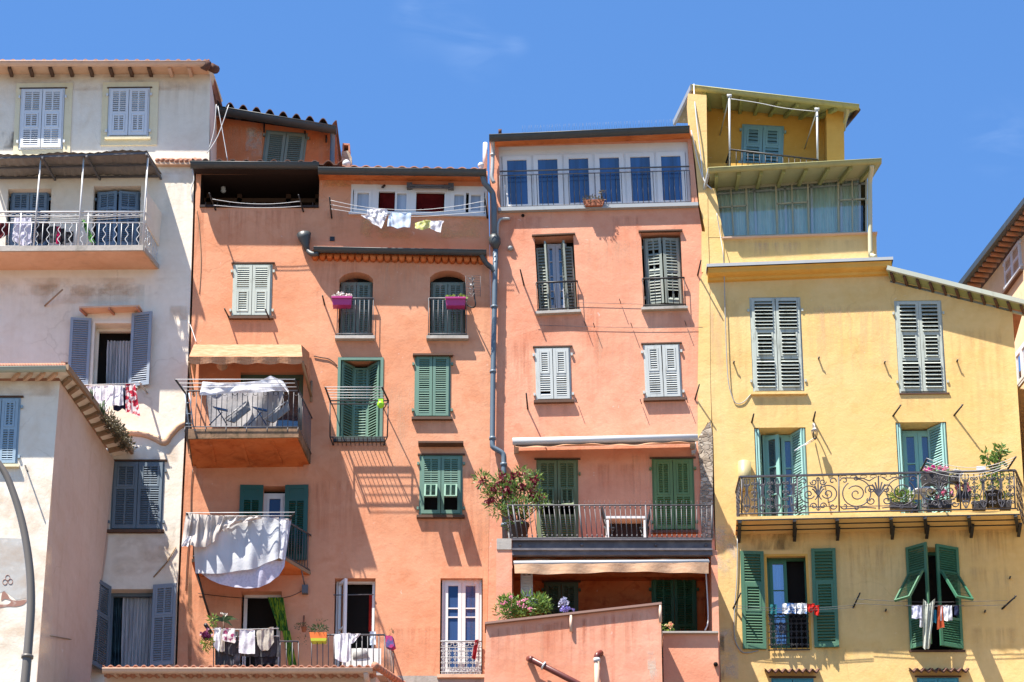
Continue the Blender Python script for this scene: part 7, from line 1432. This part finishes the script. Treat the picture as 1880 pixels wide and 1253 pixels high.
# terrace table and chairs
o_ = thing('table', P(1150, 990, -.8), 'white edged table on the coral terrace behind the railing', 'table'); y = -1.05
m = MB(); a = P(1112, 952, y); b = P(1187, 952, y); m.prism([a, b, b + Vector((0, 0, .05)), a + Vector((0, 0, .05))], (0, .6, 0)); m.build('tabletop', PVC, o_)
for u in (1115, 1184):
    for yy in (y + .02, y + .55): p = P(u, 955, y); p.y = yy; m = MB(); m.box(T(p), -.03, .03, -.03, .03, -.72, -.002); m.build('leg', PVC, o_)
m = MB(); m.box(T(P(1150, 970, y + .3)), -.33, .33, -.02, .02, -.3, .2); m.build('bench_back', BROWN, o_)
for u, s, lb in ((1109, 1, 'dark folding chair at the left end of the terrace table'), (1191, -1, 'dark folding chair at the right end of the terrace table')):
    m = MB(); p = P(u, 952, -.8); m.box(T(p) @ Matrix.Rotation(s * -.25, 4, 'Y'), -.015, .015, -.2, .2, -.15, .18); o_ = m.build('folding_chair', IRON, None, lb, 'chair', 'folding chairs at the terrace table')
    m = MB(); m.box(T(p), min(0, s * .2), max(0, s * .2), -.2, .2, -.3, -.27); m.build('seat', IRON, o_); m = MB()
    for yy in (-.18, .18): m.tube([p + Vector((0, yy, -.1)), p + Vector((s * .2, yy, -.75))], .012, 5); m.tube([p + Vector((s * .2, yy, -.28)), p + Vector((0, yy, -.75))], .012, 5)
    m.build('leg_frame', IRON, o_)
# yellow balcony plants
o_ = thing('lemon_tree', P(1825, 935, -.5), 'young citrus tree rising above the right end of the ornate balcony', 'potted plant'); y = -.5
m = MB(); pot(m, 1824, 905, 932, .14, .18, y); m.build('pot', POT, o_); m = MB()
tp = [(1835, 825), (1842, 828), (1828, 838), (1836, 845), (1812, 836), (1816, 846), (1826, 852), (1838, 836), (1818, 862), (1830, 866)]
for u, v in tp: m.tube(smooth([P(1824, 905, y), P(1823, 870, y), P(u, v, y + random.uniform(-.1, .1))], 3), .01, 5)
m.build('stems', DWOOD, o_); m = MB()
for u, v in tp: leaves(m, P(u, v, y), (.1, .1, .09), 22, .13, 0, .45, .1, .2)
for u, v in ((1815, 880), (1830, 890), (1822, 900)): leaves(m, P(u, v, y), (.14, .1, .1), 30, .11, 0, .4, .1)
m.build('foliage', L_GRN, o_)
bx = lambda o_, u0, u1, v0, v1, y, mt=POT: (lambda m: (m.prism([P(u0 + 1, v1, y), P(u1 - 1, v1, y), P(u1, v0, y), P(u0, v0, y)], (0, .18, 0)), m.build('box', mt, o_)))(MB())
def planter(lb, u0, u1, v0, v1, y, mats, n=120, fl=None, hgt=.07, sz=.08, asp=.35, pt=POT, nm='window_box', g=None):
    o_ = thing(nm, P((u0 + u1) / 2, v1, y), lb, 'planter', g); bx(o_, u0, u1, v0, v1, y, pt); w = (P(u1, v0, y).x - P(u0, v0, y).x) / 2
    for mt in mats: m = MB(); leaves(m, P((u0 + u1) / 2, v0 - hgt * 35, y + .09), (w, .1, hgt), n, sz, 0, asp, .05, .5); m.build('foliage', mt, o_)
    if fl:
        for mt in fl: m = MB(); [blossoms(m, P(random.uniform(u0, u1), v0 - random.uniform(0, hgt * 120), y + .02), (.04, .04, .03), 6, .05) for _ in range(5)]; m.build('blossoms', mt, o_)
    return o_
planter('long flower box with magenta blooms hooked on the balcony rail before the second aqua door', 1692, 1742, 868, 887, -.66, (L_YG, L_GRN), 90, (B_MAG, B_PNK), .09)
planter('white rimmed flower box hooked next to the magenta one on the balcony rail', 1744, 1764, 872, 884, -.66, (L_GRN,), 60, (B_WHT,), .05)
planter('dark trough of spiky yellow green plants low behind the scrolls', 1634, 1676, 922, 934, -.6, (L_YG, L_GRN), 150, None, .16, .15, .12)
planter('dark trough of dusky leaves on the balcony floor before the second aqua door', 1706, 1748, 918, 933, -.6, (L_DRY, L_DK), 110, (B_PNK,), .14, .08)
planter('dark pot of leaves hooked low on the balcony railing', 1757, 1784, 902, 916, -.55, (L_DK, L_GRN), 70, (B_PNK,), .12)
planter('dark flower box under the citrus tree', 1786, 1812, 920, 933, -.55, (L_GRN,), 50, None, .06); planter('flower box with yellow green leaves at the far right end of the ornate balcony', 1836, 1858, 918, 932, -.55, (L_YG, L_GRN), 80, None, .1)
m = MB()
m.tube(smooth([P(1786, 906, -.6), P(1805, 885, -.62), P(1830, 876, -.62), P(1858, 870, -.6)], 4), .01, 5)
for k in range(34): u = 1787 + k * 2.1; leaves(m, P(u, 902 - k * .9 + random.uniform(-6, 6), -.61), (.09, .05, .1), 6, .06, shell=0)
m.build('trailing_plant', L_GRN, None, 'thin trailing leaves climbing through the right end of the ornate railing', 'plant')
m = MB(); c = P(1697, 905, -.5); m.tube([c, c + Vector((0, 0, .03))], .24, 20); o_ = m.build('round_table', PVC, None, 'small round white table behind the ornate railing', 'table'); m = MB(); m.tube([c, c - Vector((0, 0, .42))], .03, 8); m.build('pedestal', PVC, o_)
m = MB(); p = P(1682, 910, -.4); m.box(T(p), -.16, -.13, -.15, .15, -.3, .12); m.box(T(p), -.13, .14, -.15, .15, -.03, .0)
o_ = m.build('chair', PVC, None, 'low white plastic chair left of the small round table', 'chair'); m = MB()
for a in (-.12, .12): m.tube([p + Vector((.12, a, -.03)), p + Vector((.12, a, -.36))], .012, 5); m.tube([p + Vector((-.14, a, -.3)), p + Vector((-.14, a, -.36))], .012, 5)
m.build('leg_frame', PVC, o_)
m = MB(); m.box(T(P(1801, 862, -.7)), -.09, .09, -.05, .05, -.04, .05); m.build('peg_basket', WMET, None, 'little white peg basket on the ornate balcony rail near the citrus tree', 'basket')
